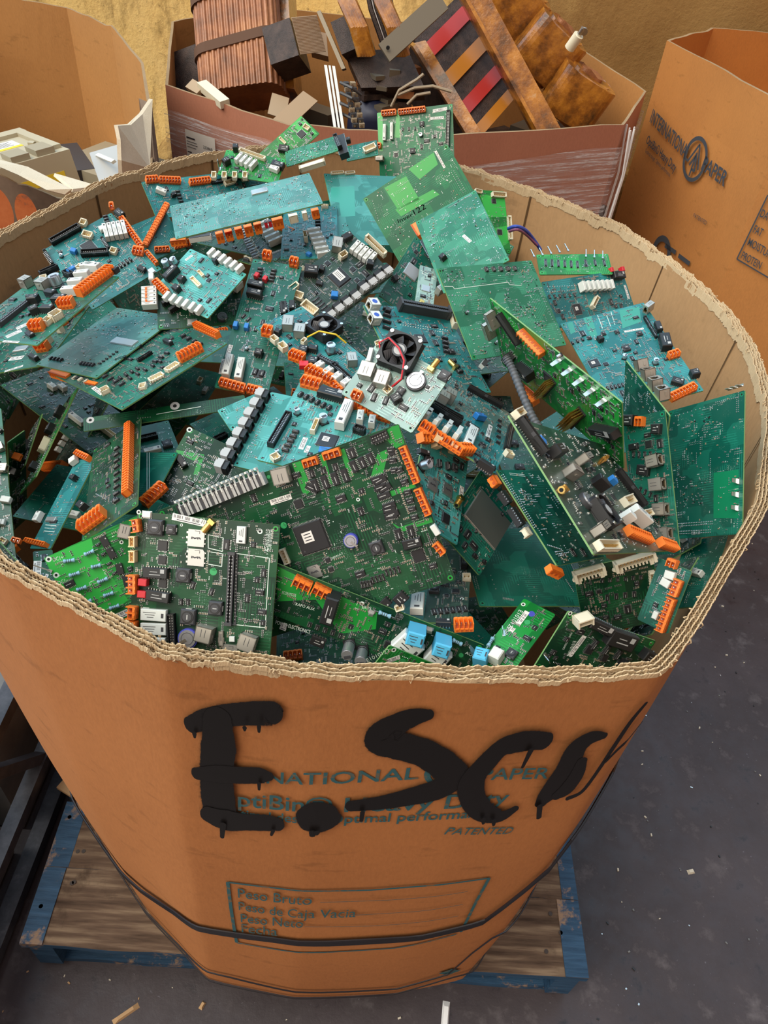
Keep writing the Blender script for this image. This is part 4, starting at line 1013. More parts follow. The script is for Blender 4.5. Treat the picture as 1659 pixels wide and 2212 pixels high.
DATA = """
@B16 H c -0.0172 1.4889 1.1997 0.9689 -0.0788 0.2347 -0.1573 0.5365 0.8291 140.5 121.1
gp -69.6,60.4 -59.4,60.4 -62.1,-6.2 -73.0,-5.7
gp -33.8,54.2 -27.6,54.1 -28.8,13.6 -39.5,14.7
oc -59.6,57.0 -33.7,56.5 
oc -28.1,55.8 20.8,55.5 
rl -55.8,38.0 -57.8,10.8 1 0 5.64 7.52
rl -42.4,39.4 -44.1,10.8 1 0 5.64 7.52
hdr 62.9,49.2 58.8,-12.7 1 0 6.58 7.52
cap 10.8,13.7 6.58
ind 13.0,32.0 8.46
lbl 33.9,51.8 60.0,53.4 1 0 5.64
lbl 28.8,40.0 53.4,39.0 1 0 4.7
ind -5.9,-11.8 9.4
chip -37.7,-15.0 6.58
oc -75.0,4.4 -64.9,2.3 
icr -23.1,27.3 0.3,26.3 3 5.64 4.7 1.88
rj -73.0,-19.7 -61.9,-20.8 
@B1 H s 0.0166 1.1918 1.1991 0.7943 0.2848 0.5367 -0.6008 0.4989 0.6246 152.7 146.1
gp -39.0,69.0 -1.3,65.6 -1.2,24.4 -37.7,29.7
gp 7.2,74.9 52.5,75.1 49.2,54.0 13.9,50.1
gp -41.1,31.8 24.0,26.2 29.1,14.2 -38.4,18.3
lbl 55.8,73.0 55.5,44.1 1 0 3.76
dots -30.3,70.8 -17.1,69.8 2
dots -9.0,70.5 7.5,70.3 4
dots 20.6,69.3 41.0,70.8 4
dots -64.9,61.7 -72.7,27.9 10
dots 60.6,32.2 61.1,-3.1 12
dots 65.1,32.3 65.6,-3.0 12
dots 35.9,36.2 49.3,33.5 4
dots -24.7,36.3 2.0,40.1 4
dotg -53.8,13.1 -43.5,-11.2 5
dotg -59.5,13.7 -60.6,-24.5 6
tx -19.0,8.5 1.2,7.7 122 11 K
tx -46.9,11.7 -22.0,8.6 Inver 8 K
@B2 E s 0.0646 1.0543 1.2232 0.8394 0.1747 0.5147 -0.2969 0.9405 0.1651 97.6 165.1
oc -52.9,84.5 -49.5,54.8 1 0 8.46 -8.46
bk -48.8,42.0 -45.5,3.7 1 0 7.52 -7.52
oc -46.1,-13.2 -41.3,-24.5 1 0 7.52 -7.52
dots 3.8,75.8 39.3,77.6 18
dots 47.1,33.4 45.6,-28.7 18
dots 50.7,32.5 49.1,-29.6 18
dotg -34.4,75.8 -23.3,46.1 6
dotg -36.7,56.8 -25.3,19.5 6
dotg -40.7,31.6 -34.1,6.6 6
dotg 12.8,78.8 30.4,47.4 6
dotg 30.6,30.7 27.4,-14.3 7
lbl 6.4,6.2 12.1,-13.9 1 0 4.7
bk -32.5,-16.0 -29.5,-23.9 
@B3 E s 0.1257 0.9208 1.199 0.814 0.5696 -0.1135 -0.4367 0.7291 0.527 160.8 130
dots 0.3,58.0 46.2,56.5 14
icr -3.0,57.1 45.2,54.5 5 6.8 5.95 2.55
dots -87.5,26.6 -43.8,22.3 10
dotg -72.5,61.4 -46.0,42.0 7
dotg -31.7,55.6 -14.5,44.2 6
dotg 52.1,56.5 72.8,36.7 8
dotg 7.8,24.7 21.6,10.9 6
dotg 13.2,-0.8 51.1,-20.0 10
dotg 36.3,-25.8 58.7,-53.6 9
dots 71.4,21.3 77.2,-53.4 20
cap -62.4,-1.2 3.4
cap -35.6,-47.5 3.4
gw -79.5,39.0 -66.7,37.8 -65.7,34.1 24.6,35.8 25.7,31.9 44.9,28.9
dotg 49.6,38.7 74.8,15.8 8
dotg -64.2,-47.3 -54.0,-60.5 6
rl -66.1,-73.0 -57.0,-67.2 1 0 5.95 -8.5
@B4 L c 0.1781 0.7502 1.2083 0.5657 -0.8245 0.0118 -0.3231 -0.2085 0.9231 228 112
gp -110.0,60.4 -98.1,61.2 -12.2,34.6 -10.2,28.1 -97.0,38.6
gp -10.4,46.3 101.8,53.3 110.4,50.1 109.4,17.6 86.9,9.1 7.6,27.7
oc -49.9,46.7 -11.7,37.6 1 0 8.46 9.4
lug 15.8,46.8 88.5,40.0 5 8.46 0.94 12.22
hdr -91.6,47.2 -58.1,21.4 1 0 5.64 8.46
rj -109.9,41.1 -101.7,19.6 
rj -122.0,19.9 -115.8,-9.3 
bk -89.6,-17.2 -80.4,-22.3 1 0 13.16 13.16
bk -66.6,-21.0 -39.7,-18.5 1 0 11.28 13.16
pinb -31.5,-47.9 1.4,4.0 1 0 9.4 11.28
pinb 17.2,-64.0 49.9,-8.1 1 0 13.16 15.04
chip -11.9,-3.3 15.04
oc -66.8,-64.0 -38.6,-64.0 
bk 71.7,-18.3 110.4,7.4 1 0 9.4 11.28
cap 20.0,57.4 4.7
@B5 K c q 0.2095 0.5696 1.2068 0.5601 0.6161 -0.5538 -0.5284 0.7805 0.334 269.6 140.8
hdr -124.9,65.1 -115.0,29.5 1 0 7.65 8.5
hdr 90.0,29.6 105.7,-15.5 1 0 7.65 8.5
fan -62.7,-31.3 32.3
coin -76.7,-17.5 17
rj -87.6,12.4 -73.0,8.1 
rj -118.0,-52.7 -85.9,-45.8 
bk -97.3,31.4 -71.0,36.2 1 0 10.2 11.9
bk -16.3,0.8 -11.3,7.0 1 0 15.3 11.9
bl 42.8,15.0 47.1,11.1 1 0 6.8 7.65
rl 25.3,-26.7 48.3,-42.1 1 0 8.5 15.3
rl -4.6,-31.5 3.4,-39.0 1 0 6.8 13.6
wc 36.4,-14.2 76.0,-8.2 1 0 10.2 7.65
sma -115.0,-7.3 -130.1,-10.0 
oc -14.0,-48.6 41.2,-58.1 1 0 10.2 7.65
wc 83.5,-27.0 115.4,-23.9 1 0 7.65 6.8
oc 70.2,-62.2 117.0,-68.9 1 0 9.35 8.5
wc -126.9,69.4 -103.8,77.0 1 0 7.65 6.8
bl -106.3,44.9 -103.0,41.7 1 0 6.8 6.8
rj -34.7,28.5 -0.4,35.9 
chip 22.0,-6.9 7.65
wc -123.5,-64.1 -71.8,-64.7 1 0 8.5 6.8
pinb 45.6,36.4 80.2,44.3 1 0 4.25 6.8
@B6 T s 0.1692 0.5701 1.167 0.6309 0.624 -0.4611 -0.5455 0.7794 0.3083 105.1 112
dots -49.9,48.9 -50.3,-13.0 26
dots -45.7,50.0 -46.2,-12.2 26
dotg -35.7,32.4 -23.9,11.6 9
dotg -3.8,46.9 -3.4,34.1 6
dots -46.1,-33.5 -26.0,-40.0 9
dots -41.5,-44.4 -17.2,-44.7 8
gw -32.2,52.1 -3.9,50.1
gw -32.7,50.0 -4.4,48.0
dotg -38.4,-44.7 -21.1,-54.0 8
bk -60.5,32.8 -59.2,18.8 1 0 7.2 -8
bk -60.5,13.0 -60.5,-6.4 1 0 7.2 -8
wc -60.5,-15.4 -60.5,-14.2 1 0 7.2 -8
oc -60.5,-55.3 -45.6,-62.8 1 0 8 -8
oc -58.9,50.9 -59.4,40.8 1 0 8 -8
icr -7.4,-45.5 34.0,-49.3 3 9.6 6.4 1.6
@B7 T c 0.1005 0.5748 1.1415 0.7185 -0.2484 -0.6497 0.4151 0.9026 0.1138 64.2 96.4
shield 5.7,9.5 51 41.65
chip -3.5,25.0 5.95
ind 16.1,28.7 5.1
bk 12.3,-37.2 17.6,-36.8 1 0 4.25 3.4
bk 26.3,-33.0 29.0,-32.8 1 0 4.25 3.4
dotg 10.7,-38.8 34.4,-32.4 6
icr 1.3,-13.3 17.8,-3.9 4 4.25 3.4 1.7
@B8 T s p 0.1574 0.5831 1.0727 0.9801 0.19 -0.0582 -0.1924 0.9805 -0.0388 120.3 118.9
dots -58.2,-17.0 -58.1,-34.0 8
dots -55.7,-18.2 -55.6,-35.2 8
dots -38.1,-15.7 -36.9,-35.2 4
dots -6.8,-45.9 6.4,-45.9 4
dots -31.9,-49.4 -21.4,-51.8 7
dots -31.5,-47.8 -21.0,-50.2 7
dots 47.3,-21.5 50.6,-38.8 9
dots -9.9,-29.1 -9.1,-29.6 1
dots 7.2,-32.7 8.1,-33.0 1
dots 59.6,-28.9 59.7,-43.6 5
@B9 D c 0.2547 0.5382 1.0923 0.9357 0.1878 0.2987 -0.3493 0.3733 0.8594 82.4 81.4
wbc -41.6,35.2 -11.3,37.0 1 0 10.2 10.2
wbc 0.8,35.8 41.4,38.7 1 0 10.2 10.2
wc 37.2,20.3 36.3,0.7 1 0 5.95 6.8
wc 32.4,-8.4 30.3,-24.1 1 0 5.95 6.8
chip -19.1,10.3 4.25
dotg -29.8,10.1 -15.7,-14.0 8
icr -13.7,21.8 26.0,15.4 6 5.1 3.4 1.7
icr -11.6,1.2 16.4,-2.1 4 6.8 4.25 1.7
icr -16.5,-7.6 -16.9,-21.8 2 5.95 5.1 1.7
@B10 T c 0.2942 0.5254 1.1138 0.7204 -0.6422 0.262 0.169 0.5289 0.8317 34.9 68.6
oc 9.7,21.7 9.6,5.1 1 0 9.6 8
oc 10.0,1.6 10.4,-33.7 1 0 9.6 9.6
oc -6.4,35.1 2.7,35.2 
rl -5.3,22.6 5.3,23.5 
rl -6.1,14.9 3.6,13.5 
rl -2.0,-20.7 3.7,-20.9 
@B10b T s 0.3868 0.652 1.022 0.5542 -0.3952 0.7326 0.3933 0.9 0.188 59 113.1
dots -16.2,40.0 -1.7,14.7 6
rl -3.8,-1.4 14.4,-9.6 
@B11 T s 0.3771 0.7305 1.1213 0.4116 -0.55 0.7267 -0.0284 0.7892 0.6134 115.6 167.2
gp 16.1,-7.8 51.5,-8.8 52.8,-65.2 17.6,-62.2
dots -38.6,-64.8 15.3,-66.0 22
dots -38.5,-68.0 15.4,-69.0 22
dots -35.6,-74.5 13.1,-75.8 20
dots -35.4,-77.6 13.2,-78.8 20
dotg -32.5,-13.8 2.4,-46.7 10
dots -40.8,-7.4 -39.0,-18.3 5
dots 11.1,-7.1 11.0,-18.3 5
dots 24.2,-37.0 24.6,-52.9 3
dots 49.5,-22.2 50.2,-53.4 3
lug 50.7,-22.4 50.2,-53.4 3 5.64 0.94 9.4
dots -45.9,74.9 -0.6,76.0 8
dots 16.9,78.4 48.1,77.4 12
dotg -23.9,70.3 -10.0,48.3 6
dotg -0.3,65.4 12.7,52.3 6
lug 38.4,88.8 52.4,89.4 3 5.64 2.82 7.52
@B12b T c 0.2925 0.6588 1.1472 0.605 -0.4296 0.6704 -0.1831 0.7443 0.6422 54.1 157.5
rj 3.1,24.1 18.7,25.3 1 0 13.5 11.7
rj 4.3,-1.5 19.7,-1.8 1 0 13.5 11.7
rj 5.3,-28.8 20.5,-29.6 1 0 13.5 11.7
rj 6.3,-55.9 21.4,-56.3 1 0 13.5 11.7
ov 7.2,27.2 5.4 G
ov 8.1,-1.1 5.4 R
ov 9.1,-28.3 5.4 B
oc -6.2,72.5 2.1,70.8 1 0 10.8 9
bk -21.0,76.6 -8.2,73.9 1 0 12.6 10.8
bk 11.4,60.4 21.5,58.4 1 0 10.8 7.2
bk -20.2,45.3 -9.4,45.3 1 0 7.2 4.5
bk -12.4,19.0 2.0,14.8 1 0 10.8 5.4
chip 3.4,44.9 8.1
icr -16.8,37.0 4.1,33.4 4 6.3 3.6 1.8
icr -12.9,-3.9 -1.0,-11.2 3 6.3 3.6 1.8
@B12a T s 0.2968 0.7561 1.1594 0.245 -0.9677 0.0591 -0.237 -0.0006 0.9715 118.2 105.6
rj -32.7,58.8 -34.1,60.8 1 0 12.75 -12.75
rj -13.6,57.1 -15.2,60.8 1 0 12.75 -12.75
rj 5.7,55.6 4.1,60.8 1 0 12.75 -12.75
rj 23.8,53.2 22.1,60.8 1 0 12.75 -12.75
dots -57.2,31.6 -56.9,-8.4 18
dotg -49.2,46.2 -34.5,45.9 5
dots 3.2,44.2 16.8,43.8 4
@B13 C c 0.3054 0.9167 1.1512 0.9301 0.2952 0.2184 -0.3308 0.9318 0.1493 125.1 178.8
chip -48.5,1.7 13.6 w
rj 66.9,74.8 54.1,68.6 
bk 55.8,14.6 48.9,-10.1 1 0 13.6 11.9
bk 58.8,41.5 55.9,25.0 1 0 7.65 8.5
hdr 49.8,59.3 47.6,17.6 1 0 3.4 5.1
oc 45.4,-22.3 60.3,-21.0 1 0 8.5 9.35
bk 56.7,-62.0 67.9,-62.8 1 0 10.2 10.2
ind 1.5,12.2 10.2
bk 30.9,-62.3 42.1,-72.6 1 0 10.2 7.65
ind 30.2,32.7 7.65
ind -36.3,48.4 5.95
ind -15.0,49.4 5.95
ind 3.2,46.2 5.95
cap -7.7,-3.0 5.95
cap 26.2,-25.2 6.8
lbl 13.4,44.2 40.3,41.3 1 0 3.4
oc 14.8,-90.8 52.2,-82.4 1 0 10.2 9.35
dots -54.9,87.4 -61.8,57.8 8
icr -61.2,47.1 -46.0,48.5 3 5.1 4.25 2.55
icr -50.1,-46.2 -29.6,-47.2 5 5.95 4.25 2.55
dots 28.9,24.5 25.1,-14.9 14
dots 33.7,24.4 29.2,-16.4 14
gp -52.8,86.6 -45.0,87.4 -48.3,67.0 -56.6,64.7
gp -28.1,92.1 -16.0,91.2 -23.1,50.6 -33.5,49.2
gp 24.8,86.9 53.4,83.6 42.7,54.7 13.9,51.1
gw -7.3,87.9 -11.5,60.5
gw 4.8,87.1 0.4,59.7
gw 12.7,87.8 7.1,60.8
chip -34.7,-4.9 5.95
dots -36.1,-19.2 -27.1,-25.6 10
bk -28.2,38.5 -20.6,39.2 
@B14 C c 0.2661 1.0504 1.1599 0.7883 0.6068 -0.1022 -0.414 0.6458 0.6415 171.4 69
rl -16.0,16.7 43.4,12.3 7 14.1 4.7 11.28
chip -34.7,-13.0 15.04 w
wc -7.6,-15.4 9.3,-2.0 1 0 6.58 8.46
lbl 80.4,10.6 79.8,-10.9 1 0 4.7
bk 55.8,26.8 79.2,24.2 1 0 10.34 9.4
ind 60.6,32.9 4.7
dots -76.7,26.5 -24.3,21.6 12
dots -79.8,19.3 -27.6,14.3 12
icr -79.8,11.8 -30.4,8.2 6 5.64 3.76 1.88
chip -71.3,-10.6 5.64
dots 31.8,-12.7 78.0,-18.8 7
redc 55.8,34.8 79.8,33.5 2 5.64 5.64 8.46
@B14b L s 0.2437 1.1123 1.1794 0.9924 0.093 0.0805 -0.11 0.9635 0.2439 109.7 44.2
pinl -59.0,17.8 -5.3,30.1 5 2.82 1.88 15.04
pinl 20.1,16.9 45.0,12.9 3 2.82 1.88 15.04
dots -51.1,-22.7 44.0,-23.8 26
dots -51.6,-26.2 43.4,-27.4 26
dotg -51.0,-0.8 -45.2,-15.5 4
icr -43.0,2.8 4.6,-1.5 6 15.04 3.76 1.88
icr 17.8,2.1 45.7,1.7 3 13.16 3.76 1.88
chip 17.0,-3.4 4.7
@B15 L s 0.1186 1.2748 1.1607 0.9147 0.3911 -0.1024 -0.2186 0.6915 0.6886 75.5 107.1
gp -10.0,47.3 37.2,41.0 39.7,9.5 1.0,8.0
gp 4.8,-11.8 37.9,-5.0 36.8,-33.7 16.6,-45.7
wc 12.0,45.5 37.8,45.3 1 0 7.52 7.52
wc 39.7,9.5 37.8,-30.8 1 0 5.64 7.52
wc -19.0,51.1 -6.6,48.8 1 0 5.64 5.64
chip 15.6,35.7 7.52
chip 20.2,-17.0 8.46
@B17 A s p -0.0826 1.2856 1.1544 0.9336 0.3518 -0.0681 -0.2948 0.8621 0.4122 131.3 149.4
dots -53.4,64.3 -9.7,68.3 14
dots 2.1,67.0 26.9,70.1 8
dotg -61.1,62.1 -54.2,51.6 5
dots -65.0,15.3 -66.0,-23.4 8
dots -3.9,-25.2 7.6,-26.6 6
dotg -53.7,-26.5 -44.3,-54.0 6
wc -53.3,73.5 -30.6,76.5 1 0 4.7 4.7
wc -27.9,74.8 -11.0,77.5 1 0 4.7 4.7
gp -58.4,44.1 -16.2,49.7 -26.9,-15.3 -52.1,-17.8 -49.5,12.3 -63.5,15.3
@B18 P s -0.2606 1.1384 1.2025 0.9231 0.3247 0.2062 -0.3392 0.9399 0.0386 222.3 104.5
shield 27.4,30.1 24.44 14.1
ring 41.6,51.8 2.82
dotg -103.4,35.0 -58.2,-25.5 16
dotg -82.4,60.2 -33.2,10.4 14
dotg -26.4,60.2 5.6,-25.6 14
dots -107.7,-42.3 51.9,-54.2 28
dots -107.1,-34.9 -47.4,-41.3 16
dots -100.0,44.4 -107.1,-6.4 6
dots -106.4,31.0 -113.2,-19.0 6
ring 54.5,42.6 3.76
ring 88.9,43.5 3.76
ring 88.6,5.6 3.76
ring 55.6,5.0 3.76
shield 28.1,31.3 24.44 11.28
dotg 34.0,12.2 59.1,-23.0 10
dotg 73.6,55.8 104.8,9.8 8
dots -58.2,-38.6 57.3,-33.0 18
dots 49.0,-50.3 104.7,-40.9 12
oc -53.4,-60.2 -43.4,-60.2 1 0 8.46 -15.04
oc -39.9,-60.2 -29.9,-60.2 1 0 8.46 -15.04
oc -24.9,-60.2 -14.9,-60.2 1 0 8.46 -15.04
oc -11.0,-60.2 0.2,-60.2 1 0 8.46 -15.04
oc 3.7,-60.2 13.8,-60.2 1 0 8.46 -15.04
oc 31.2,-60.2 46.4,-60.2 1 0 8.46 -15.04
wc 56.5,-60.2 69.0,-60.2 1 0 8.46 -11.28
wc 76.9,-60.2 83.4,-60.2 1 0 8.46 -11.28
oc 91.0,-60.2 101.2,-60.2 1 0 8.46 -13.16
redc 21.5,-60.2 27.5,-60.2 2 4.7 4.7 -9.4
rl -92.2,-52.5 -60.5,-58.0 1 0 7.52 -8.46
oc -119.2,-48.1 -97.3,-54.0 1 0 8.46 -8.46
@B18b C c -0.3376 1.2487 1.1696 0.8024 0.5961 -0.0281 -0.5007 0.6981 0.5118 217 69
oc -101.2,33.9 -82.4,33.0 1 0 8.46 9.4
oc -80.3,31.1 -47.6,25.1 1 0 8.46 9.4
oc -33.9,20.1 0.9,20.3 1 0 8.46 9.4
rl -91.7,15.2 -78.8,5.5 1 0 7.52 9.4
dots -17.7,9.7 16.8,8.3 12
icr -58.0,8.9 -59.5,-10.0 4 7.52 3.76 2.82
bk -68.2,4.0 -67.3,-1.0 
wc 23.7,10.6 43.3,14.6 1 0 7.52 6.58
hdr 2.5,16.8 70.3,21.1 1 0 5.64 4.7
wc 56.1,16.3 69.0,17.9 
@B19 C s -0.4001 1.1057 1.1474 0.7319 0.657 0.1807 -0.6273 0.5461 0.5553 84.8 63.3
oclong 50.4,39.6 -16.1,-7.1 1 0 8.46 8.46
oc -6.2,-19.2 13.7,-26.8 1 0 7.52 8.46
oc 23.4,-25.2 47.0,-29.8 1 0 9.4 8.46
dotg 0.1,12.9 10.2,-3.8 5
dots -8.3,22.7 14.7,27.8 8
@B20 C c -0.4302 0.9823 1.1702 0.6803 0.6819 0.2687 -0.7302 0.599 0.3288 111.7 121.3
hdr -40.2,61.7 5.8,62.1 1 0 8.46 8.46
hdr -17.7,22.3 12.9,3.3 1 0 8.46 8.46
rl 28.9,30.9 52.6,20.9 5 24.44 5.64 11.28
rl 24.7,41.1 35.4,40.6 1 0 7.52 7.52
wc 3.1,49.7 10.8,38.7 1 0 8.46 7.52
wc 11.5,68.7 16.5,61.6 1 0 8.46 7.52
bl -25.5,35.0 -21.6,28.7 1 0 6.58 7.52
chip -2.6,28.9 16.92
hdr 20.1,30.1 17.8,10.4 1 0 3.76 4.7
hdr -54.3,56.2 -57.5,30.7 1 0 3.76 6.58
oc 60.5,40.6 54.6,-16.6 1 0 7.52 8.46
oc 59.1,67.3 63.8,64.4 1 0 9.4 8.46
bk 61.6,54.5 63.8,41.4 1 0 9.4 9.4
icr 45.1,59.0 40.6,44.1 4 6.58 4.7 2.82
icr 7.7,-24.5 30.3,-23.6 5 6.58 4.7 3.76
oc 42.1,-14.5 51.5,-25.0 1 0 11.28 8.46
bk 31.4,-42.0 35.4,-52.0 1 0 7.52 6.58
shield 42.6,-55.6 8.46 8.46
wc 17.3,3.7 22.1,-3.4 
cap -40.9,35.9 4.7
oc 55.2,-27.7 54.8,-52.2 1 0 5.64 7.52
@B21 T c -0.4401 0.8073 1.1952 0.9333 -0.294 0.2061 0.2855 0.9558 0.0702 122.7 157.7
rj -49.4,39.6 -63.0,42.4 1 0 13.16 12.22
rj -20.9,38.7 -32.6,39.5 1 0 13.16 12.22
cap -10.8,46.2 14.1
rl 25.7,27.7 8.5,86.9 4 18.8 8.46 11.28
rl 1.5,86.9 26.7,86.9 1 0 9.4 11.28
oc 40.5,25.4 44.7,86.9 1 0 12.22 11.28
oc 32.2,-1.4 49.2,4.7 1 0 11.28 11.28
oc 31.3,-52.4 45.4,-46.7 1 0 11.28 11.28
wc 45.8,-31.9 48.6,-18.4 1 0 8.46 10.34
wc 43.6,-41.5 43.5,-32.2 1 0 6.58 8.46
bk -19.8,3.8 -8.0,7.3 1 0 10.34 9.4
bk 4.3,-22.5 10.1,-14.0 1 0 10.34 9.4
bk 14.8,-13.4 31.2,-11.2 1 0 8.46 8.46
bk 13.6,10.0 30.3,12.1 1 0 11.28 8.46
bk -8.3,23.5 7.0,21.3 1 0 8.46 8.46
slot -19.3,-52.3 -20.1,5.8 1 0 6.58 5.64
lbl 6.8,-52.3 16.0,-36.1 1 0 7.52
lbl 7.5,-70.3 16.5,-54.5 1 0 7.52
lbl 10.1,-78.8 32.7,-77.1 1 0 3.76
bl -15.4,73.8 -12.5,86.9 1 0 7.52 7.52
hdr -54.4,65.2 -43.7,86.9 1 0 7.52 7.52
hdr -19.2,73.4 -2.6,66.5 
bk 31.2,-59.6 43.4,-64.9 1 0 6.58 3.76
wc -9.6,86.9 7.2,86.9 1 0 7.52 8.46
icr 35.0,86.9 50.9,86.9 5 7.52 4.7 3.76
bk 48.6,86.9 54.0,86.9 1 0 8.46 7.52
chip -0.1,66.7 11.28
wc -44.2,53.2 -37.3,58.3 1 0 7.52 7.52
@B22 T c -0.5009 0.8822 1.0972 0.9466 -0.0456 0.3191 0.0405 0.9989 0.0227 111.5 159.3
oc 26.1,-38.9 43.3,-39.4 1 0 11.28 11.28
wc 34.1,-20.9 41.4,2.0 2 8.46 7.52 9.4
oc 28.1,18.4 39.6,28.1 1 0 11.28 11.28
oc 38.7,41.6 45.6,61.9 1 0 11.28 11.28
lbl -5.7,-79.5 18.7,-72.1 1 0 4.7
lbl -15.1,-48.3 6.9,-49.8 1 0 8.46
bk 22.0,-53.6 38.4,-65.5 1 0 6.58 5.64
shield -8.4,-26.0 20.68 11.28
@B23 P s -0.3788 0.8354 1.1373 0.85 -0.4599 0.2568 0.4457 0.8878 0.1148 121.5 145.1
shield 31.2,2.2 41.36 12.22
dots -67.4,-20.1 -68.8,43.2 22
dotg -66.8,59.0 -21.9,50.0 7
dotg -48.1,58.1 7.2,73.5 8
dotg -68.8,31.1 8.7,9.4 9
dots -63.4,-23.4 -68.8,39.6 22
icr -47.4,-56.4 -27.6,-55.5 4 5.64 4.7 2.82
icr 11.0,-53.9 32.2,-52.5 5 5.64 4.7 2.82
icr 38.9,-47.0 40.4,-19.6 6 3.76 2.82 1.88
dotg 4.8,59.8 56.7,40.6 8
oc -27.6,-75.0 8.9,-77.2 1 0 8.46 -8.46
wc 22.4,-77.5 46.4,-78.7 3 5.64 4.7 -8.46
oc 49.7,-80.5 67.4,-80.4 1 0 6.58 -8.46
@B24 T c -0.3182 0.78 1.1521 0.7439 -0.6207 0.2479 0.603 0.7832 0.1516 168.5 153.2
oc 62.9,20.3 67.0,50.5 1 0 9.4 11.28
wc 66.4,-1.9 66.0,15.7 1 0 9.4 4.7
wc 65.5,-25.4 69.0,-8.5 1 0 9.4 4.7
oc 6.8,84.6 62.5,80.0 1 0 7.52 8.46
hdr 5.9,-4.6 5.3,15.9 1 0 3.76 4.7
hdr -27.5,6.2 -25.1,20.1 1 0 3.76 4.7
hdr -24.9,-18.1 -18.5,-6.9 1 0 3.76 4.7
icr 11.4,61.2 53.8,57.4 4 6.58 5.64 3.76
icr 29.1,5.5 26.4,24.9 3 7.52 4.7 2.82
icr 32.0,-33.0 35.9,8.5 5 7.52 4.7 2.82
bk -3.2,42.2 14.3,40.9 1 0 5.64 5.64
wc 66.3,-40.2 71.5,-34.0 1 0 8.46 5.64
shield -16.9,-47.3 7.52 7.52
lbl 0.2,-66.7 27.8,-69.6 1 0 5.64
wc 29.4,-70.6 31.3,-61.0 1 0 7.52 7.52
icr 17.4,-46.3 21.3,-15.5 5 7.52 4.7 2.82
icr -5.6,-45.9 34.3,-45.6 4 7.52 4.7 2.82
@B25 A c -0.2673 0.887 1.2051 0.8383 -0.5447 0.0253 0.4833 0.7637 0.4279 102.9 78.1
rl -12.7,43.8 41.1,39.4 6 12.22 5.64 8.46
rl -19.4,-38.7 36.1,-35.6 6 12.22 5.64 8.46
oc -52.6,-27.1 -23.3,-34.5 1 0 9.4 8.46
wc -12.5,0.9 8.0,-4.7 1 0 5.64 3.76
wc -11.6,13.5 0.7,10.1 1 0 3.76 3.76
cap -52.6,10.0 8.46
bk -41.4,-18.8 -40.0,3.4 1 0 9.4 10.34
bk -25.8,-8.4 -17.3,-7.5 
chip 11.0,8.8 5.64
bk -1.6,36.5 4.7,36.3 
cap -59.5,1.9 9.4
lbl -43.3,20.6 -40.4,31.3 1 0 3.76
bk -22.5,-22.1 -12.0,-23.2 
@B26 D c -0.2665 0.8785 1.1778 0.973 0.2191 0.0725 -0.23 0.895 0.3821 107.2 66.7
rl -61.6,24.1 -61.6,-0.0 5 18.8 5.64 11.28
oc -61.6,2.0 -61.6,24.8 1 0 9.4 11.28
coin 28.2,-22.8 13.16
bk -40.8,5.3 -32.6,-5.9 2 13.16 4.7 8.46
rl 45.3,17.0 54.6,27.1 1 0 9.4 13.16
shield -10.0,-26.1 11.28 8.46
rl -61.6,41.3 -54.9,41.3 1 0 10.34 13.16
@B27 T c -0.1835 0.8542 1.1739 0.9977 -0.0602 -0.0298 0.0671 0.9202 0.3858 65.9 202.8
oc -26.0,-95.5 5.2,-98.9 1 0 9 10.8
oc 8.2,-98.3 26.3,-99.5 1 0 9 10.8
rl -22.9,-57.6 -21.8,-87.3 1 0 9 12.6
rl -7.6,-59.5 -5.6,-88.9 1 0 9 12.6
lbl -31.0,-59.3 -29.6,-81.4 1 0 6.3
lbl -28.1,-37.1 -28.6,-56.3 1 0 5.4
bl -28.4,-9.9 -14.4,-9.7 2 8.1 5.4 8.1
bl 18.0,5.0 26.4,6.7 1 0 7.2 8.1
bk 4.8,-44.4 14.5,-44.9 1 0 9 9
icr 11.0,-70.7 19.7,-71.4 2 9 8.1 3.6
chip 15.6,-72.3 10.8
bk 21.1,35.0 27.2,17.5 1 0 7.2 9
bk 33.2,40.2 36.0,27.3 1 0 7.2 9
cap -6.9,-40.4 3.6
redc -20.6,71.2 -8.7,68.2 2 7.2 5.4 8.1
bk -28.0,55.8 -7.7,54.6 1 0 9 10.8
bk -25.9,42.5 -6.8,41.1 1 0 9 10.8
oc -19.6,105.4 -9.3,104.7 1 0 9 12.6
oc 17.4,101.9 27.7,101.2 1 0 9 12.6
icr -19.5,85.5 -17.8,69.0 4 7.2 4.5 3.6
icr -1.7,86.5 -1.2,69.8 4 7.2 4.5 3.6
bk 23.0,36.5 28.5,21.5 1 0 7.2 9
icr -23.0,8.1 -15.6,4.4 2 7.2 4.5 2.7
@B28 K c -0.091 0.9508 1.1995 0.7759 -0.5047 -0.3785 0.6182 0.728 0.2965 81.5 120.3
chip -2.4,-2.6 22.56 l
rj -33.2,21.2 -43.2,34.1 1 0 13.16 14.1
rl -21.2,44.6 6.4,49.5 5 18.8 5.64 10.34
wc -22.9,68.2 14.0,68.2 1 0 5.64 12.22
bk 7.7,38.5 15.4,43.8 1 0 8.46 13.16
wc -22.8,17.4 -21.8,29.1 1 0 6.58 10.34
rjr 30.9,-53.6 32.5,-8.5 4 13.16 11.28 11.28
rjr 30.6,9.3 32.6,52.6 4 13.16 11.28 11.28
bl 10.7,-30.9 17.3,-24.9 1 0 8.46 8.46
bk -37.7,-33.8 -24.6,-21.7 1 0 13.16 13.16
bk -16.7,-32.3 -9.2,-27.2 1 0 6.58 4.7
chip -28.2,0.5 6.58
chip -0.2,20.6 6.58
chip 15.5,13.1 5.64
wc -30.9,-61.6 -24.4,-61.6 1 0 12.22 11.28
wc -21.7,-68.2 -10.6,-62.6 1 0 9.4 8.46
wc -4.2,-68.2 17.8,-65.5 1 0 12.22 8.46
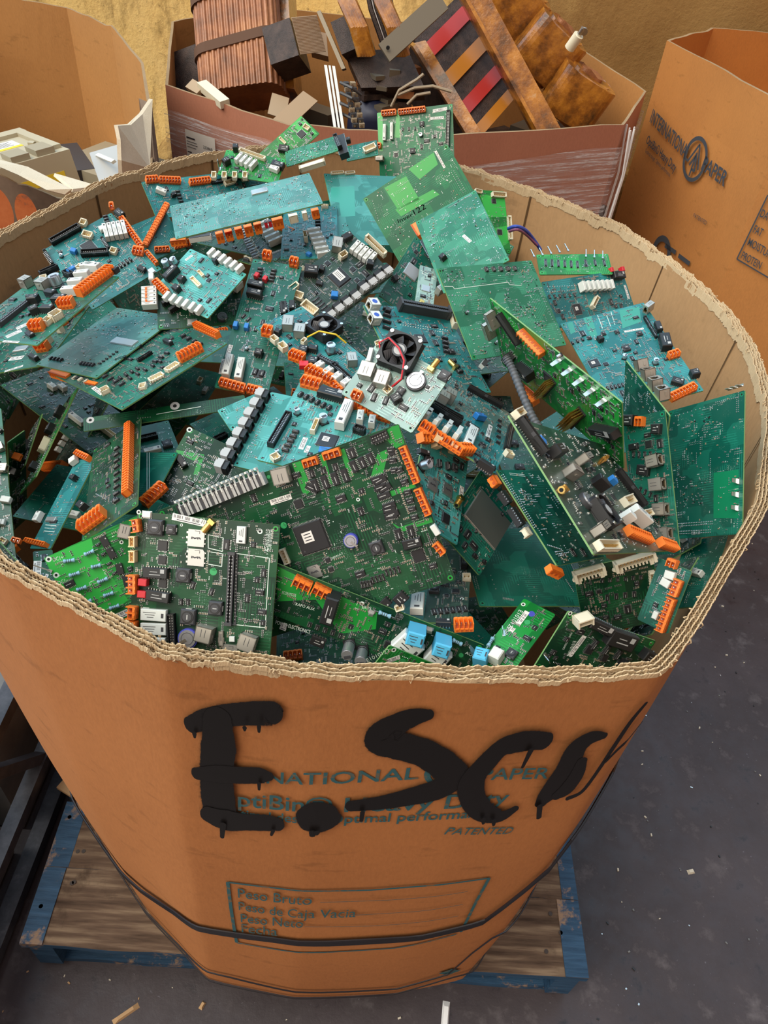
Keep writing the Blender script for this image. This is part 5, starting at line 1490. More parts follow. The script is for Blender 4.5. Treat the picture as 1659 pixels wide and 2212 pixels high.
icr 1.6,-49.9 17.7,-50.1 4 11.28 2.82 1.88
bk -40.8,41.3 -38.4,55.0 1 0 8.46 9.4
bk -28.7,-14.6 -22.6,-11.2 
@B29 C c -0.096 0.7966 1.1797 0.6889 0.719 0.0917 -0.7248 0.6844 0.0789 72 175.7
oc -35.6,72.2 -28.5,62.8 1 0 10.8 11.7
wc -34.2,55.1 -34.1,45.0 1 0 6.3 9
wc -33.6,38.8 -34.4,27.7 1 0 8.1 9
oc -35.2,16.6 -28.0,-0.3 1 0 10.8 10.8
redc -36.7,-5.0 -30.4,-9.8 1 10.8 9 7.2
oc -35.9,-16.9 -25.2,-50.8 1 0 11.7 10.8
rl -23.0,-22.9 -16.4,-64.8 4 12.6 8.1 11.7
rj -9.8,56.9 3.8,71.5 1 0 13.5 11.7
rj -6.2,38.0 5.4,49.6 1 0 13.5 11.7
fan 26.7,29.6 36
cap 9.2,-5.3 10.8
bk -21.6,17.9 -15.4,9.4 1 0 10.8 9
bk -24.8,-2.7 -17.2,-12.3 1 0 10.8 7.2
bk -10.0,13.1 -3.8,4.5 1 0 8.1 8.1
wc -8.7,27.9 -7.4,23.0 1 0 7.2 9
wire 1.1,30.6 11.6,20.6 24.0,3.3 31.9,-6.6 Y
hdr -6.6,-27.9 -7.8,-60.5 1 0 7.2 8.1
rj 12.5,-42.5 20.7,-29.6 1 0 11.7 10.8
oc -27.0,-53.0 -28.3,-70.0 1 0 7.2 8.1
slot -9.9,-6.4 -3.4,-30.3 1 0 5.4 5.4
bk -23.3,63.0 -20.3,56.7 
@B30 C c 0.0313 0.8635 1.1606 0.8498 0.482 -0.2133 -0.4389 0.8712 0.22 127.7 156.8
slot2 -12.2,73.9 59.0,61.6 1 0 11.28 13.16
rj -47.7,71.7 -60.5,70.9 1 0 14.1 13.16 t
rj -55.4,46.1 -67.9,45.5 1 0 14.1 13.16 t
chip -1.6,17.2 15.04 w
bk -37.4,65.9 -30.9,63.1 
icr -32.1,69.5 -46.5,34.1 4 11.28 5.64 4.7
icr 36.0,18.4 26.8,-6.7 4 8.46 6.58 3.76
ind 34.9,-6.6 8.46
dots -19.3,47.8 49.2,34.9 20
dots -21.4,43.0 46.8,30.0 20
wc 69.2,65.5 62.0,38.7 1 0 7.52 11.28
rj 68.4,52.1 71.3,75.7 
sma 25.6,-37.1 23.2,-31.1 
icr 28.7,-25.0 30.6,-43.0 3 8.46 6.58 4.7
@B31 G c -0.0026 0.6441 1.2518 0.8686 -0.4883 -0.0841 0.4587 0.7281 0.5094 86.5 71.6
fan -13.2,30.0 37.8
rj -28.9,-11.4 -33.0,3.7 1 0 14.4 12.6
rj -10.1,-11.5 -14.0,3.5 1 0 14.4 12.6
coin 16.9,12.4 19.8
ind 38.3,31.9 10.8
sma 23.0,30.8 23.4,36.4 
rl -36.6,6.0 -42.2,20.4 1 0 4.5 7.2
wc -2.6,-13.6 -1.2,-6.4 1 0 7.2 7.2
chip 30.2,13.6 3.6
wire -29.8,20.7 -34.1,27.1 -27.2,35.4 -11.7,30.8 0.2,22.3 6.5,6.5 0.7,-3.2 K
wire -29.5,18.7 -36.8,27.8 -29.2,35.3 -13.2,30.0 -1.3,21.4 5.6,4.9 -0.2,-4.8 R
ind 9.2,-3.7 8.1
wc -42.4,26.9 -38.9,31.1 1 0 4.5 5.4
bk 8.5,-17.8 12.8,-9.0 1 0 9 8.1
icr -10.9,-22.6 1.6,-19.7 2 9 6.3 2.7
oc -29.9,-31.3 -20.3,-30.1 1 0 9 9.9
@B32 C c 0.0825 0.7032 1.1768 0.8972 -0.3393 -0.2828 0.2249 0.9019 -0.3688 108.3 234.5
hdr -45.4,-40.8 -4.1,-32.6 1 0 7.65 7.65
rj -27.8,-14.3 -35.5,40.0 1 0 12.75 12.75
rl -35.3,-96.3 1.6,-99.5 4 17 5.1 11.05
hdr -22.1,105.4 26.3,112.3 1 0 7.65 7.65
hdr -38.9,-47.2 -2.4,-49.0 1 0 6.8 7.65
rj -32.2,-30.7 -38.6,15.8 1 0 11.9 11.9
rl -35.4,-86.3 1.0,-84.8 4 17 5.1 11.05
rl 12.1,-47.0 15.7,-107.3 1 0 10.2 10.2
chip 9.6,-22.4 15.3 w
bl 5.8,9.3 14.9,21.8 1 0 7.65 7.65
oc -33.4,-125.2 -19.4,-125.2 1 0 11.05 10.2
oc -20.5,-125.2 14.3,-125.2 1 0 10.2 8.5
ocy -12.0,-125.2 5.1,-122.3 2 10.2 7.65 7.65
ind 28.9,-64.3 7.65
oc 12.0,-125.2 21.8,-107.8 1 0 9.35 10.2
lbl 26.1,22.6 29.5,-24.4 1 0 5.1
icr 32.7,54.2 42.7,-25.7 5 5.1 4.25 3.4
icr 31.7,-118.8 49.6,-108.7 5 6.8 4.25 3.4
hdr 47.9,63.1 54.2,-30.3 1 0 5.95 5.1
wc 54.8,-49.3 62.1,-43.5 1 0 7.65 6.8
chip -15.2,2.0 5.95
bk 33.6,-125.2 50.9,-125.2 1 0 8.5 8.5
chip 22.9,-23.7 3.4
@B33 A c -0.0652 0.6333 1.1932 0.9824 -0.1862 0.0135 0.1845 0.9795 0.0806 113.7 129.6
oc -53.0,61.4 -30.9,59.8 1 0 11.44 10.56
bk -30.0,51.1 -0.5,49.1 1 0 12.32 9.68
rl 8.0,40.3 8.9,1.5 1 0 10.56 12.32
hdr -48.9,7.2 -50.0,-44.4 1 0 7.04 7.04
chip 2.0,-16.8 19.36 w
wc -16.9,6.7 -16.0,-12.1 1 0 5.28 7.04
cap -11.0,8.6 8.8
cap -41.4,12.5 6.16
icr -48.1,42.0 -11.8,30.9 6 7.04 5.28 4.4
icr -33.4,-15.2 -33.8,-44.2 5 7.04 5.28 3.52
lbl -20.9,-19.1 -20.1,-37.1 1 0 5.28
bl -1.4,-33.6 12.3,-31.7 1 0 7.92 3.52
wc -41.5,-61.9 -36.8,-55.4 1 0 7.92 6.16
cap -40.1,-51.4 4.4
oc 3.8,47.6 16.6,43.2 1 0 10.56 10.56
oc 18.3,43.7 28.5,41.4 1 0 10.56 10.56
oc 30.9,39.3 42.7,37.6 1 0 10.56 10.56
oc 43.4,35.0 56.7,33.8 1 0 10.56 10.56
rl 23.9,31.3 26.7,15.5 1 0 7.04 9.68
rl 38.0,27.6 40.0,14.4 1 0 7.04 9.68
hdr 24.0,6.4 35.4,4.8 1 0 7.04 7.92
lbl -13.6,-29.8 -13.6,-40.2 1 0 4.4
@B34 A s -0.1247 0.6453 1.1717 0.9728 -0.2247 0.0567 0.2069 0.9524 0.224 57.3 108.1
rjr -32.3,41.7 -34.5,-62.1 8 13.16 11.28 12.22
dots -20.4,47.5 -17.6,-45.1 24
dots -22.7,48.2 -19.8,-44.6 24
dotg -12.9,18.8 -0.4,7.3 3
@B34b A s -0.1689 0.6912 1.1601 0.7705 0.6244 0.1283 -0.6333 0.7269 0.2658 53.5 32.8
dots -21.5,15.0 -20.4,1.3 4
@B35 A c 0.0524 0.5649 1.1917 0.7475 0.1817 -0.639 0.0596 0.9396 0.337 67.7 97.4
sim -12.3,-3.1 12.75
sim 9.1,1.8 12.75
lbl 29.7,15.9 29.9,0.4 1 0 5.95
sma 27.2,1.0 23.4,-6.6 
chip 12.3,-28.6 10.2
cap -29.3,9.1 9.35
ind 14.2,29.7 7.65
bk -38.9,21.1 -25.2,24.6 1 0 5.1 5.1
bk -28.9,18.8 -21.6,18.8 1 0 6.8 3.4
icr -19.3,20.0 4.4,26.6 3 8.5 5.95 3.4
oc 15.6,50.4 31.3,52.7 1 0 10.2 9.35
ocy -18.7,41.8 5.4,49.0 2 11.9 8.5 8.5
oc -41.9,33.7 -28.3,40.4 1 0 10.2 9.35
chip -27.3,-12.4 4.25
chip -8.7,-21.8 4.25
@B36 D c -0.0735 0.5005 1.157 0.8845 0.129 0.4484 -0.4473 0.5082 0.736 254.8 155.8
gp 19.4,76.8 28.0,76.3 28.3,46.7 20.4,44.3 18.5,48.4
gp 46.8,75.6 51.9,75.5 49.0,46.4 44.2,47.2
gp 67.3,73.4 71.6,73.6 71.5,47.1 66.2,46.4
gp 99.6,58.9 111.5,59.6 96.9,38.3 85.9,40.5
gp 108.5,73.7 120.7,79.9 127.0,76.9 126.2,59.3 117.3,57.6
gp 90.8,22.1 122.2,21.4 122.6,17.9 92.1,16.6
gp 88.8,-5.8 94.6,-12.9 126.2,-13.3 126.0,-18.2 94.4,-17.9
oc 30.9,72.8 44.5,72.2 1 0 8.1 7.2
oc 51.8,73.1 67.7,72.5 1 0 8.1 7.2
oc 123.7,57.0 124.9,22.1 1 0 7.2 7.2
oc 123.5,16.0 125.0,-9.5 1 0 7.2 7.2
rj 6.6,62.6 8.2,77.3 1 0 16.2 11.7 m
jk -95.9,69.7 -13.9,73.0 9 17.1 9.9 11.7
chip 11.2,38.9 8.1
lbl -15.1,48.6 6.9,48.0 1 0 5.4
ov -10.9,23.9 6.3 G
ov -7.1,72.4 3.6 G
icr 28.0,50.2 30.5,47.7 1 12.6 8.1 2.7
icr 33.2,50.1 43.5,50.0 2 12.6 8.1 2.7
icr 53.8,49.8 64.0,49.7 2 12.6 8.1 2.7
icr 74.6,55.1 92.0,56.6 3 10.8 8.1 2.7
icr 91.3,36.9 91.7,20.1 3 12.6 8.1 2.7
icr 112.4,57.7 108.9,39.2 3 7.2 5.4 1.8
icr 113.3,37.7 113.9,25.9 2 7.2 5.4 1.8
icr 113.6,16.0 111.4,-8.3 4 7.2 5.4 1.8
icr 92.9,9.7 93.1,1.2 2 12.6 8.1 2.7
icr 34.2,61.6 57.8,60.1 3 7.2 5.4 1.8
hdr 99.5,72.0 114.9,73.1 1 0 8.1 4.5
chip 112.3,55.2 5.4
chip 11.3,4.7 28.8 w
coin2 46.8,-10.1 13.5
ind 68.0,-24.2 12.6
chip 11.2,38.8 8.1
wc -21.4,2.7 -20.8,-12.1 1 0 6.3 4.5
bk 92.4,-29.8 110.5,-31.0 1 0 9 6.3
chip 102.6,-44.1 11.7
oc 121.7,-37.8 125.6,-48.4 1 0 7.2 7.2
rl 125.0,-20.3 127.4,-30.4 1 0 5.4 5.4
icr 91.9,-18.7 103.9,-19.5 2 10.8 8.1 2.7
icr 91.8,6.2 91.2,0.2 2 12.6 8.1 2.7
icr 93.3,34.8 94.9,26.7 2 12.6 8.1 2.7
icr 40.6,-54.4 49.7,-55.7 4 7.2 2.7 2.7
icr 52.2,-53.3 63.2,-53.6 4 7.2 2.7 2.7
icr 67.7,-50.2 79.9,-51.0 4 7.2 2.7 2.7
bk 53.7,-74.7 57.3,-82.3 1 0 12.6 5.4
bk 70.1,-73.4 74.5,-82.8 1 0 12.6 5.4
lbl 55.6,-76.1 59.8,-79.8 1 0 5.4
lbl 70.5,-74.3 75.6,-77.6 1 0 5.4
sim 1.5,-28.2 12.6
dots 92.7,-56.6 113.4,-57.0 3
dots 92.7,-63.0 100.5,-79.8 3
ring 66.8,24.3 3.6
chip 18.0,-21.4 4.5
chip 17.5,-30.9 4.5
wc 69.3,-85.9 67.4,-85.9 1 0 5.4 7.2
tx 17.4,-22.8 34.5,-20.4 IP_DEFAULT 2.5 W
tx -13.8,49.3 5.3,46.2 BC:2F:84:00:94:D3 2.6 K
tx -11.9,25.2 -8.3,20.8 TEST 2.6 K
@B37 K c 0.0768 0.5462 1.0947 0.9904 -0.0473 0.1296 0.0735 0.9758 -0.2057 42.1 179
hdr 7.2,80.0 14.3,-0.3 1 0 6.4 7.2
wc 13.5,-18.0 21.4,-17.2 1 0 7.2 6.4
oc 9.1,-96.7 26.5,-93.7 1 0 11.2 9.6
rl -29.1,-54.9 -28.3,-81.2 1 0 12.8 9.6
icr -11.6,-74.7 18.0,-66.8 6 8 5.6 3.2
ind -14.2,-40.5 9.6
chip 7.5,-39.5 7.2
ring 14.2,-50.1 4
bk -8.7,-93.0 6.0,-92.6 1 0 6.4 6.4
chip -1.3,-46.7 4
@B38 D c -0.0086 0.4525 1.1078 0.9637 -0.1635 -0.2111 0.2627 0.4396 0.8589 231.7 51.2
gp -95.4,23.2 -80.9,21.9 9.1,16.2 13.8,0.0 -15.9,-18.1 -49.9,5.4 -59.4,1.3 -83.6,-10.8
oc -75.7,18.2 -58.8,16.9 1 0 10.92 9.36
oc -56.1,18.1 -39.8,16.6 1 0 10.92 9.36
bk -35.5,21.8 -33.0,-6.3 1 0 12.48 20.28
cap -3.6,-25.2 10.92 u
cap 10.3,-26.2 10.92 u
rl 35.9,4.4 58.8,-5.0 1 0 20.28 14.04
rl 67.7,4.2 87.6,-1.3 1 0 18.72 14.04
bl2 41.0,15.3 57.6,17.3 1 0 14.04 26.52
bl2 68.1,14.9 83.4,16.3 1 0 14.04 26.52
res 9.6,19.0 22.1,19.2 1 0 3.12 3.9
res 84.8,20.4 94.7,19.5 1 0 3.12 3.9
lug 3.4,14.6 61.0,20.5 2 7.02 0.78 9.36
ring -7.8,19.2 4.68
ov 99.1,7.3 4.68 G
icr -46.7,-21.0 -15.3,-19.6 5 6.24 3.9 1.56
bk -40.6,-33.6 -25.9,-33.6 1 0 9.36 3.9
chip 30.5,-10.3 7.02
lug 105.3,17.1 106.3,16.6 1 7.02 0.78 9.36
tx -6.1,14.8 2.5,16.8 BUS. 4 W
tx -82.1,-1.6 -68.7,0.7 ECON.MODE 4 W
tx -68.8,-7.9 -47.5,-5.6 TRAFO.AUX. 4 W
tx -77.9,-33.6 -43.4,-30.1 POWER.ELECTRONICS 5 W
lbl -72.6,-33.6 -66.2,-33.6 1 0 7.02 D
tx 101.8,10.3 109.8,10.2 AOI 4 W
@B39 L c 0.0393 0.4136 1.0982 0.8235 0.1187 -0.5547 0.48 0.3754 0.7929 69.1 30.4
tx -42.5,-9.1 -30.1,9.7 E1010122 6 W
lbl -25.8,-1.1 -17.4,8.4 1 0 4.8
ring -27.8,12.7 4.8
ov -11.7,5.6 5.6 G
@B40 D c -0.1617 0.4551 1.1262 0.9946 -0.0583 0.086 -0.0262 0.661 0.75 138.5 139.1
gw 1.4,54.1 16.1,52.3 16.3,39.6 2.3,41.5 1.4,54.1
gw 2.6,38.3 16.5,37.3 16.6,25.4 3.1,26.4 2.6,38.3
gw 27.7,39.1 61.6,37.7 62.8,-28.0 31.3,-28.1
oc -69.1,61.9 -66.7,50.9 1 0 8.64 8.64
ocy2 -70.5,45.8 -69.8,36.2 1 0 6.48 7.92
ocy2 -69.5,32.2 -68.7,21.9 1 0 6.48 7.92
oc -67.8,9.1 -66.6,-7.7 1 0 9.36 9.36
oc -65.7,-20.6 -65.7,-31.9 1 0 9.36 9.36
oc -64.7,-34.2 -64.8,-44.8 1 0 9.36 9.36
oc -63.8,-47.1 -63.2,-55.2 1 0 9.36 9.36
redc -56.6,3.7 -56.6,-7.5 2 8.64 6.48 7.92
ind -48.9,56.6 14.4
ind -34.0,55.9 9.36
chip2 -41.8,39.7 9.36
chip -41.2,26.1 7.92
bk -57.3,13.3 -33.4,14.1 1 0 10.08 7.2
bk -54.1,-7.3 -30.0,-8.9 1 0 10.08 7.2
ind -18.5,13.9 13.68
ind 14.7,-13.9 12.96
ind -11.0,-24.6 14.4
rl -56.9,-26.9 -32.0,-26.0 1 0 10.8 5.76
rl -55.9,-40.6 -31.1,-38.8 1 0 10.8 5.76
rl -55.8,-53.5 -30.9,-52.5 1 0 10.8 5.76
hdr -28.1,-23.9 -22.7,-62.1 1 0 7.2 6.48
coin2 -10.0,-45.4 18.72
rj 7.9,-31.4 5.7,-46.1 1 0 15.84 11.52
rj 50.5,-34.9 46.8,-49.6 1 0 15.84 11.52
sim -9.7,49.9 15.84
sim -8.4,31.7 15.84
lbl -34.9,68.2 -1.8,64.1 1 0 6.48
sma 5.2,67.1 0.8,61.2 
rl 33.8,65.0 34.2,49.2 1 0 8.64 4.32
slot 26.1,39.0 28.0,-27.7 1 0 5.76 4.32
slot 30.6,37.0 33.6,-27.1 1 0 2.16 1.44
ov 8.9,19.8 7.2 G
icr -9.7,5.2 8.7,0.7 2 7.2 5.04 2.16
icr -19.9,-11.8 -13.3,-11.2 2 5.76 4.32 2.16
shield -59.6,67.6 8.64 5.76
sim 30.9,-54.6 14.4
rj 21.7,-41.1 21.9,-43.5 1 0 4.32 2.88
rl 32.1,-39.2 32.5,-44.0 1 0 5.04 2.88
ring -68.0,69.2 4.32
ring 50.6,61.8 5.04
ring -25.3,60.8 2.88
chip -39.2,3.9 7.92
tx 56.3,63.9 55.6,43.4 E101018GA 5 W
tx 59.5,64.2 58.8,43.7 E0101018GA 5 W
tx -12.4,63.1 -2.8,66.1 AOI 5 W
tx 6.3,21.2 12.1,20.2 TEST 3 K
@B41 L c -0.2628 0.4848 1.0934 0.8198 0.5304 0.2158 -0.5177 0.5254 0.6753 97.6 93.6
gp -49.3,48.0 -0.8,45.4 -4.5,30.5 3.8,-26.2 -31.7,-34.3 -49.5,-2.6
res -33.8,35.7 -23.4,32.4 1 0 4 4
res -13.6,33.1 -3.4,32.7 1 0 4 4
res -35.0,20.6 -24.6,19.1 1 0 4 4
res -13.3,19.1 -3.8,17.1 1 0 4 4
res -34.8,4.7 -25.1,3.5 1 0 4 4
res -14.2,2.7 -3.9,2.2 1 0 4 4
res -36.4,-9.4 -26.6,-10.7 1 0 4 4
res -15.0,-11.9 -5.1,-13.2 1 0 4 4
res -36.5,-24.2 -25.7,-25.2 1 0 4 4
res -15.4,-25.8 -5.5,-27.1 1 0 4 4
pinl -53.8,38.3 -43.6,27.7 1 4 1.6 16
icr 2.0,36.6 3.9,3.9 4 4.8 3.2 2.4
bk 5.5,36.7 12.6,37.0 1 0 11.2 2.4
bk 6.2,23.4 13.3,23.6 1 0 11.2 2.4
bk 6.8,6.2 13.2,4.9 1 0 11.2 2.4
bk 7.5,-7.3 13.9,-8.7 1 0 11.2 2.4
lbl -16.9,-36.3 -1.3,-36.8 1 0 6.4
ring -45.3,43.8 5.6
ring -45.8,26.6 5.6
ring 23.0,29.1 4
rj 34.9,43.0 26.2,32.2 1 0 11.2 9.6 m
tx -42.1,39.8 -32.8,38.0 DC1+ 5 W
tx -47.9,16.9 -38.9,16.1 DC1- 5 W
@B41b D c -0.3407 0.4989 1.0801 0.8996 0.4139 -0.1393 -0.3752 0.8958 0.2383 18.8 41.2
lbl -5.5,8.6 -7.3,-7.0 1 0 7.52
lbl -0.4,-9.9 2.7,-11.4 1 0 5.64
@B42 L c 0.1387 0.4559 1.1037 0.8175 -0.5613 0.1293 0.5441 0.8262 0.1464 35.6 95.4
ring -14.6,40.8 4.5
tx -14.6,32.9 -12.7,0.5 E101012208 6 W
lbl -6.7,35.6 -6.5,16.5 1 0 5.25
lbl -8.3,11.7 -8.4,5.7 1 0 6
ov -1.8,35.3 6.75 B
ov 0.0,24.4 6 G
lug -14.4,1.7 -11.9,-1.3 1 6.75 0.75 9.75
res -16.5,-11.5 -15.3,-22.2 1 0 3 3.75
bl2 -18.6,-40.3 -6.2,-36.3 1 0 13.5 15
rl -6.6,-29.8 4.2,-29.2 1 0 12 15
ind 7.1,-16.1 9.75
@B43 D c 0.2177 0.451 1.1027 0.8707 0.1703 -0.4614 0.3508 0.4426 0.8253 117.2 65.5
ring -55.8,31.4 4.5
wc -50.0,26.6 -37.5,36.1 1 0 9 13.5
bk -34.1,31.4 -3.7,28.8 1 0 9 9
bk -5.0,24.5 29.1,24.5 1 0 16.5 9
lbl -25.5,14.7 -28.0,-9.5 1 0 5.25
tx -34.6,6.2 -31.6,-10.5 E10101181C 5 W
tx -42.9,13.5 -40.6,-5.2 POWER.ELECTRONICS 3 W
icr -9.7,9.5 23.8,7.0 3 10.5 6 3
chip -11.7,3.0 9
chip 11.1,-0.6 6.75
bk 48.3,17.9 64.1,16.1 1 0 10.5 9
lug -54.8,-16.9 -52.9,-18.3 1 6.75 0.75 9
hdr -20.6,27.7 -5.0,24.5 1 0 3.75 6
icr -50.4,-15.7 -42.2,-15.4 2 4.5 3.75 1.5
bk 30.8,0.8 39.8,1.2 
@B44 C s -0.368 0.6142 1.059 0.8426 -0.3051 0.4438 0.164 0.9302 0.3283 37.4 120.7
dots -10.7,7.5 -11.1,-23.5 10
icr -6.8,-25.5 7.3,-25.6 1 11.9 5.1 1.7
shield -6.2,-22.5 17 5.95
rl -19.5,53.1 -12.2,59.3 1 0 8.5 8.5
oc -18.5,68.3 11.3,58.0 1 0 6.8 7.65
bk 0.4,28.4 1.7,34.7 
gw -12.4,-29.6 8.1,-30.6
gw -10.8,-33.6 9.6,-34.6
gw -9.3,-37.6 11.0,-38.6
oc -26.7,-51.8 13.5,-57.2 1 0 5.1 6.8
rl -26.7,-27.5 -26.7,-14.9 
@B45 D c -0.2984 0.6075 1.1181 0.7695 0.3156 0.5553 -0.2896 0.9473 -0.1371 72.4 176.7
oclong 22.6,80.3 25.8,-63.3 1 0 9 8.1
icr 3.5,48.9 9.4,-59.1 9 7.2 4.5 3.6
oc -34.7,-70.5 -4.3,-68.3 1 0 14.4 10.8
dots -22.9,-15.3 -8.5,-37.2 8
dots -44.2,-24.7 -34.4,-52.3 14
bk -41.8,-21.0 -34.2,-33.5 
@B46 T s p -0.275 0.6147 1.1048 0.9507 -0.1602 0.2654 0.1281 0.9826 0.1344 61.8 91.7
oc 25.5,-35.1 38.2,-8.1 1 0 11.28 9.4
gw -10.1,45.4 19.3,-17.6
gw -7.1,45.4 22.2,-17.5
@B47 D c -0.2091 0.642 1.0989 0.9486 -0.2173 -0.2299 0.2965 0.8642 0.4065 87 93.6
gp -42.7,15.1 -25.6,19.5 -12.4,24.1 -9.8,19.0 -19.7,11.9 -41.0,11.8
gp -17.1,21.7 -11.5,22.4 -6.4,-2.4 -11.8,-3.1
ring -41.4,43.8 6.58
dots -39.3,23.3 -17.1,21.7 6
dots -27.2,-21.2 -21.8,-34.9 6
dots -31.9,5.7 -13.1,6.8 6
dotg -40.7,33.3 -25.7,34.5 8
dotg -13.1,-7.9 3.1,-20.5 7
bk -36.8,7.5 -23.0,-0.3 1 0 7.52 7.52
@B48 D s p -0.2692 0.7101 1.1301 0.9567 0.2668 0.116 -0.2896 0.9122 0.2899 188.5 18.6
gw -10.3,-0.4 41.9,1.4
hole 11.8,7.9 4.7
hole -86.2,5.0 3.76
dots -31.7,-2.0 -17.6,-3.0 6
@B50 T c -0.4591 0.6308 1.0572 0.924 0.3381 0.1786 -0.3789 0.8724 0.309 36.7 212.3
rj 6.6,46.0 15.8,47.7 1 0 9.9 7.7
rj 8.2,19.4 18.7,16.3 1 0 9.9 7.7
rl 10.1,-23.4 20.2,-28.4 1 0 7.7 6.6
rl 4.4,-52.2 9.4,-53.8 3 6.6 4.4 5.5
wc 4.4,-74.1 10.7,-80.0 1 0 6.6 5.5
oc 17.7,-78.1 26.4,-83.5 1 0 5.5 5.5
bk 14.2,72.7 17.6,69.5 1 0 4.95 4.95
@B51 L c -0.2307 1.3614 1.2191 0.7804 -0.4721 -0.4101 0.6249 0.6122 0.4845 44.9 101.6
gp -27.7,18.9 -23.1,50.2 20.6,47.5 5.0,26.8
gp -23.6,18.8 -19.9,27.1 -5.4,29.0 -11.1,18.6
wc -5.0,40.5 5.3,42.5 1 0 7.52 5.64
chip 1.9,27.8 12.22
wc -18.3,-4.2 -3.8,-4.4 1 0 3.76 3.76
bk -5.1,-18.9 8.8,-8.7 1 0 11.28 7.52
hole -15.7,47.0 2.82
dotg -14.7,6.2 5.8,10.0 6
@B52 E s -0.1879 1.3319 1.2219 0.9308 0.1114 0.3482 -0.2313 0.917 0.3249 91 36.6
bk 51.0,19.5 53.5,-26.3 1 0 15.04 -13.16
wc -24.7,-26.3 19.1,-26.3 1 0 8.46 -8.46
dots -38.3,21.6 38.0,8.9 18
dotg -33.5,7.2 33.5,-5.4 12
dotg -40.3,-2.1 11.4,-20.1 10
hdr 44.5,14.2 49.8,-16.5 1 0 7.52 7.52
@B53 T s -0.1105 1.4231 1.1998 0.9595 0.0968 0.2644 -0.1902 0.9152 0.3553 57.6 37.1
dots -12.2,24.0 9.2,22.1 6
dotg -9.8,14.9 13.4,-0.1 6
bk -25.5,26.6 -17.9,26.6 1 0 7.52 9.4
wc 3.9,-5.7 25.6,0.6 1 0 11.28 7.52
@B54 L c -0.2817 1.2937 1.2004 0.9963 -0.0851 -0.01 0.0825 0.9207 0.3815 101.8 56.3
wc -28.4,28.6 19.1,17.3 1 0 5.64 7.52
rl -23.1,8.4 3.8,-1.4 4 18.8 5.64 10.34
bk -45.1,-0.2 -37.7,-6.3 1 0 11.28 11.28
bk -38.5,28.5 -30.3,30.2 1 0 9.4 11.28
bk 32.7,8.6 53.4,5.3 1 0 11.28 9.4
lug -51.3,-9.1 -50.0,-24.1 1 11.28 1.88 18.8
rl 31.8,0.7 47.1,-3.7 1 0 9.4 8.46
wc -53.8,-36.2 -4.1,-25.9 4 13.16 7.52 7.52
@B55 G c 0.0237 0.9917 1.1799 0.9814 0.0317 -0.1891 0.0261 0.955 0.2955 26.5 73.4
chip -0.5,-5.1 11.28 m
gw -11.1,26.6 10.4,21.5
gw -9.5,22.3 10.9,16.8
gw -2.1,-24.6 9.0,-26.9
sma -4.7,-34.9 -6.7,-38.7 
rj 17.0,-8.3 21.2,-2.6 
@B56 T c 0.009 1.0261 1.1703 0.8479 -0.136 -0.5124 0.3201 0.9018 0.2902 68.9 129
shield -11.7,5.4 20.68 22.56
dotg -27.2,-38.3 -12.3,-38.3 6
dotg -19.4,42.3 -12.7,41.4 4
bk -31.4,-24.4 -23.7,-27.8 
chip -21.5,40.2 5.64
dotg -22.9,-23.5 -9.0,-21.0 5
@B57 D c -0.0682 0.8639 1.142 0.7162 0.6929 -0.0836 -0.6611 0.7119 0.2368 69.4 96.1
rj -42.7,-3.4 -42.7,-5.4 
oc -42.7,-20.4 -42.7,-32.1 1 0 8 7.2
bk -42.7,31.4 -42.7,20.2 1 0 8.8 8
ring -42.7,-13.0 4.8
wc -42.7,5.3 -42.7,4.2 1 0 7.2 7.2
@B57a D c -0.2716 1.1914 1.1225 0.8872 -0.444 0.1255 0.4049 0.8796 0.2498 165.7 68.6
rl 9.0,35.6 58.9,3.3 5 24.44 5.64 11.28
jk -11.5,5.6 49.0,-42.3 6 12.22 11.28 11.28
oc 29.6,42.3 71.0,34.7 1 0 7.52 8.46
lbl 60.8,-23.5 75.0,-5.5 1 0 4.7
lbl 70.1,11.3 76.0,22.3 1 0 4.7
@B57b C c -0.1685 1.1878 1.1488 0.9893 0.1207 0.0814 -0.131 0.9821 0.1352 88.3 146.9
rl 6.9,-7.8 23.3,-72.0 6 20.68 5.64 11.28
dots 3.6,40.3 6.7,6.3 7
dots 22.6,81.5 33.7,14.9 12
icr 11.8,44.9 13.5,6.1 5 8.46 4.7 3.76
wc -7.7,-12.0 -4.7,-30.6 1 0 5.64 11.28
oc -9.2,-7.3 1.6,-7.6 1 0 4.7 5.64
bl -1.5,-64.5 1.1,-66.8 1 0 6.58 5.64
wc 19.9,69.6 28.2,69.3 4 5.64 2.82 5.64
@L3 K c -0.4464 0.8438 0.9728 0.6773 -0.5129 0.5274 0.291 0.8452 0.4482 71.2 116.2
rl -35.1,-34.6 -34.5,27.3 7 8.46 7.52 8.46
oc -39.7,-66.1 27.4,-62.5 1 0 13.16 11.28
@L4 D c -0.4843 0.7152 0.9826 0.1228 0.9683 -0.2177 0.1354 0.2009 0.9702 37.9 140.2
bk -17.1,28.7 -4.2,17.0 
oc -9.4,47.7 -6.3,43.8 
@L1 L c -0.4432 0.75 1.0332 -0.0766 -0.9581 -0.2761 0.5844 -0.2675 0.7661 144.9 70
bk -45,10 -30,10 1 0 10 10
wc 5,8 25,8 1 0 9 9
bk -20,0 -8,0 1 0 12 10
dots 0,20 60,20 20
bk 45,10 55,10 1 0 12 9
@L2 D c -0.479 0.7556 1.0121 -0.0193 -0.9202 -0.391 0.5544 -0.3353 0.7617 76.7 60
bk -5,5 8,5 1 0 9 9
@L5 D c -0.4453 0.886 0.9633 0.1712 -0.9767 -0.1296 0.4546 -0.0384 0.8899 154.3 60
rl -30,5 30,5 6 9 8 9
"""
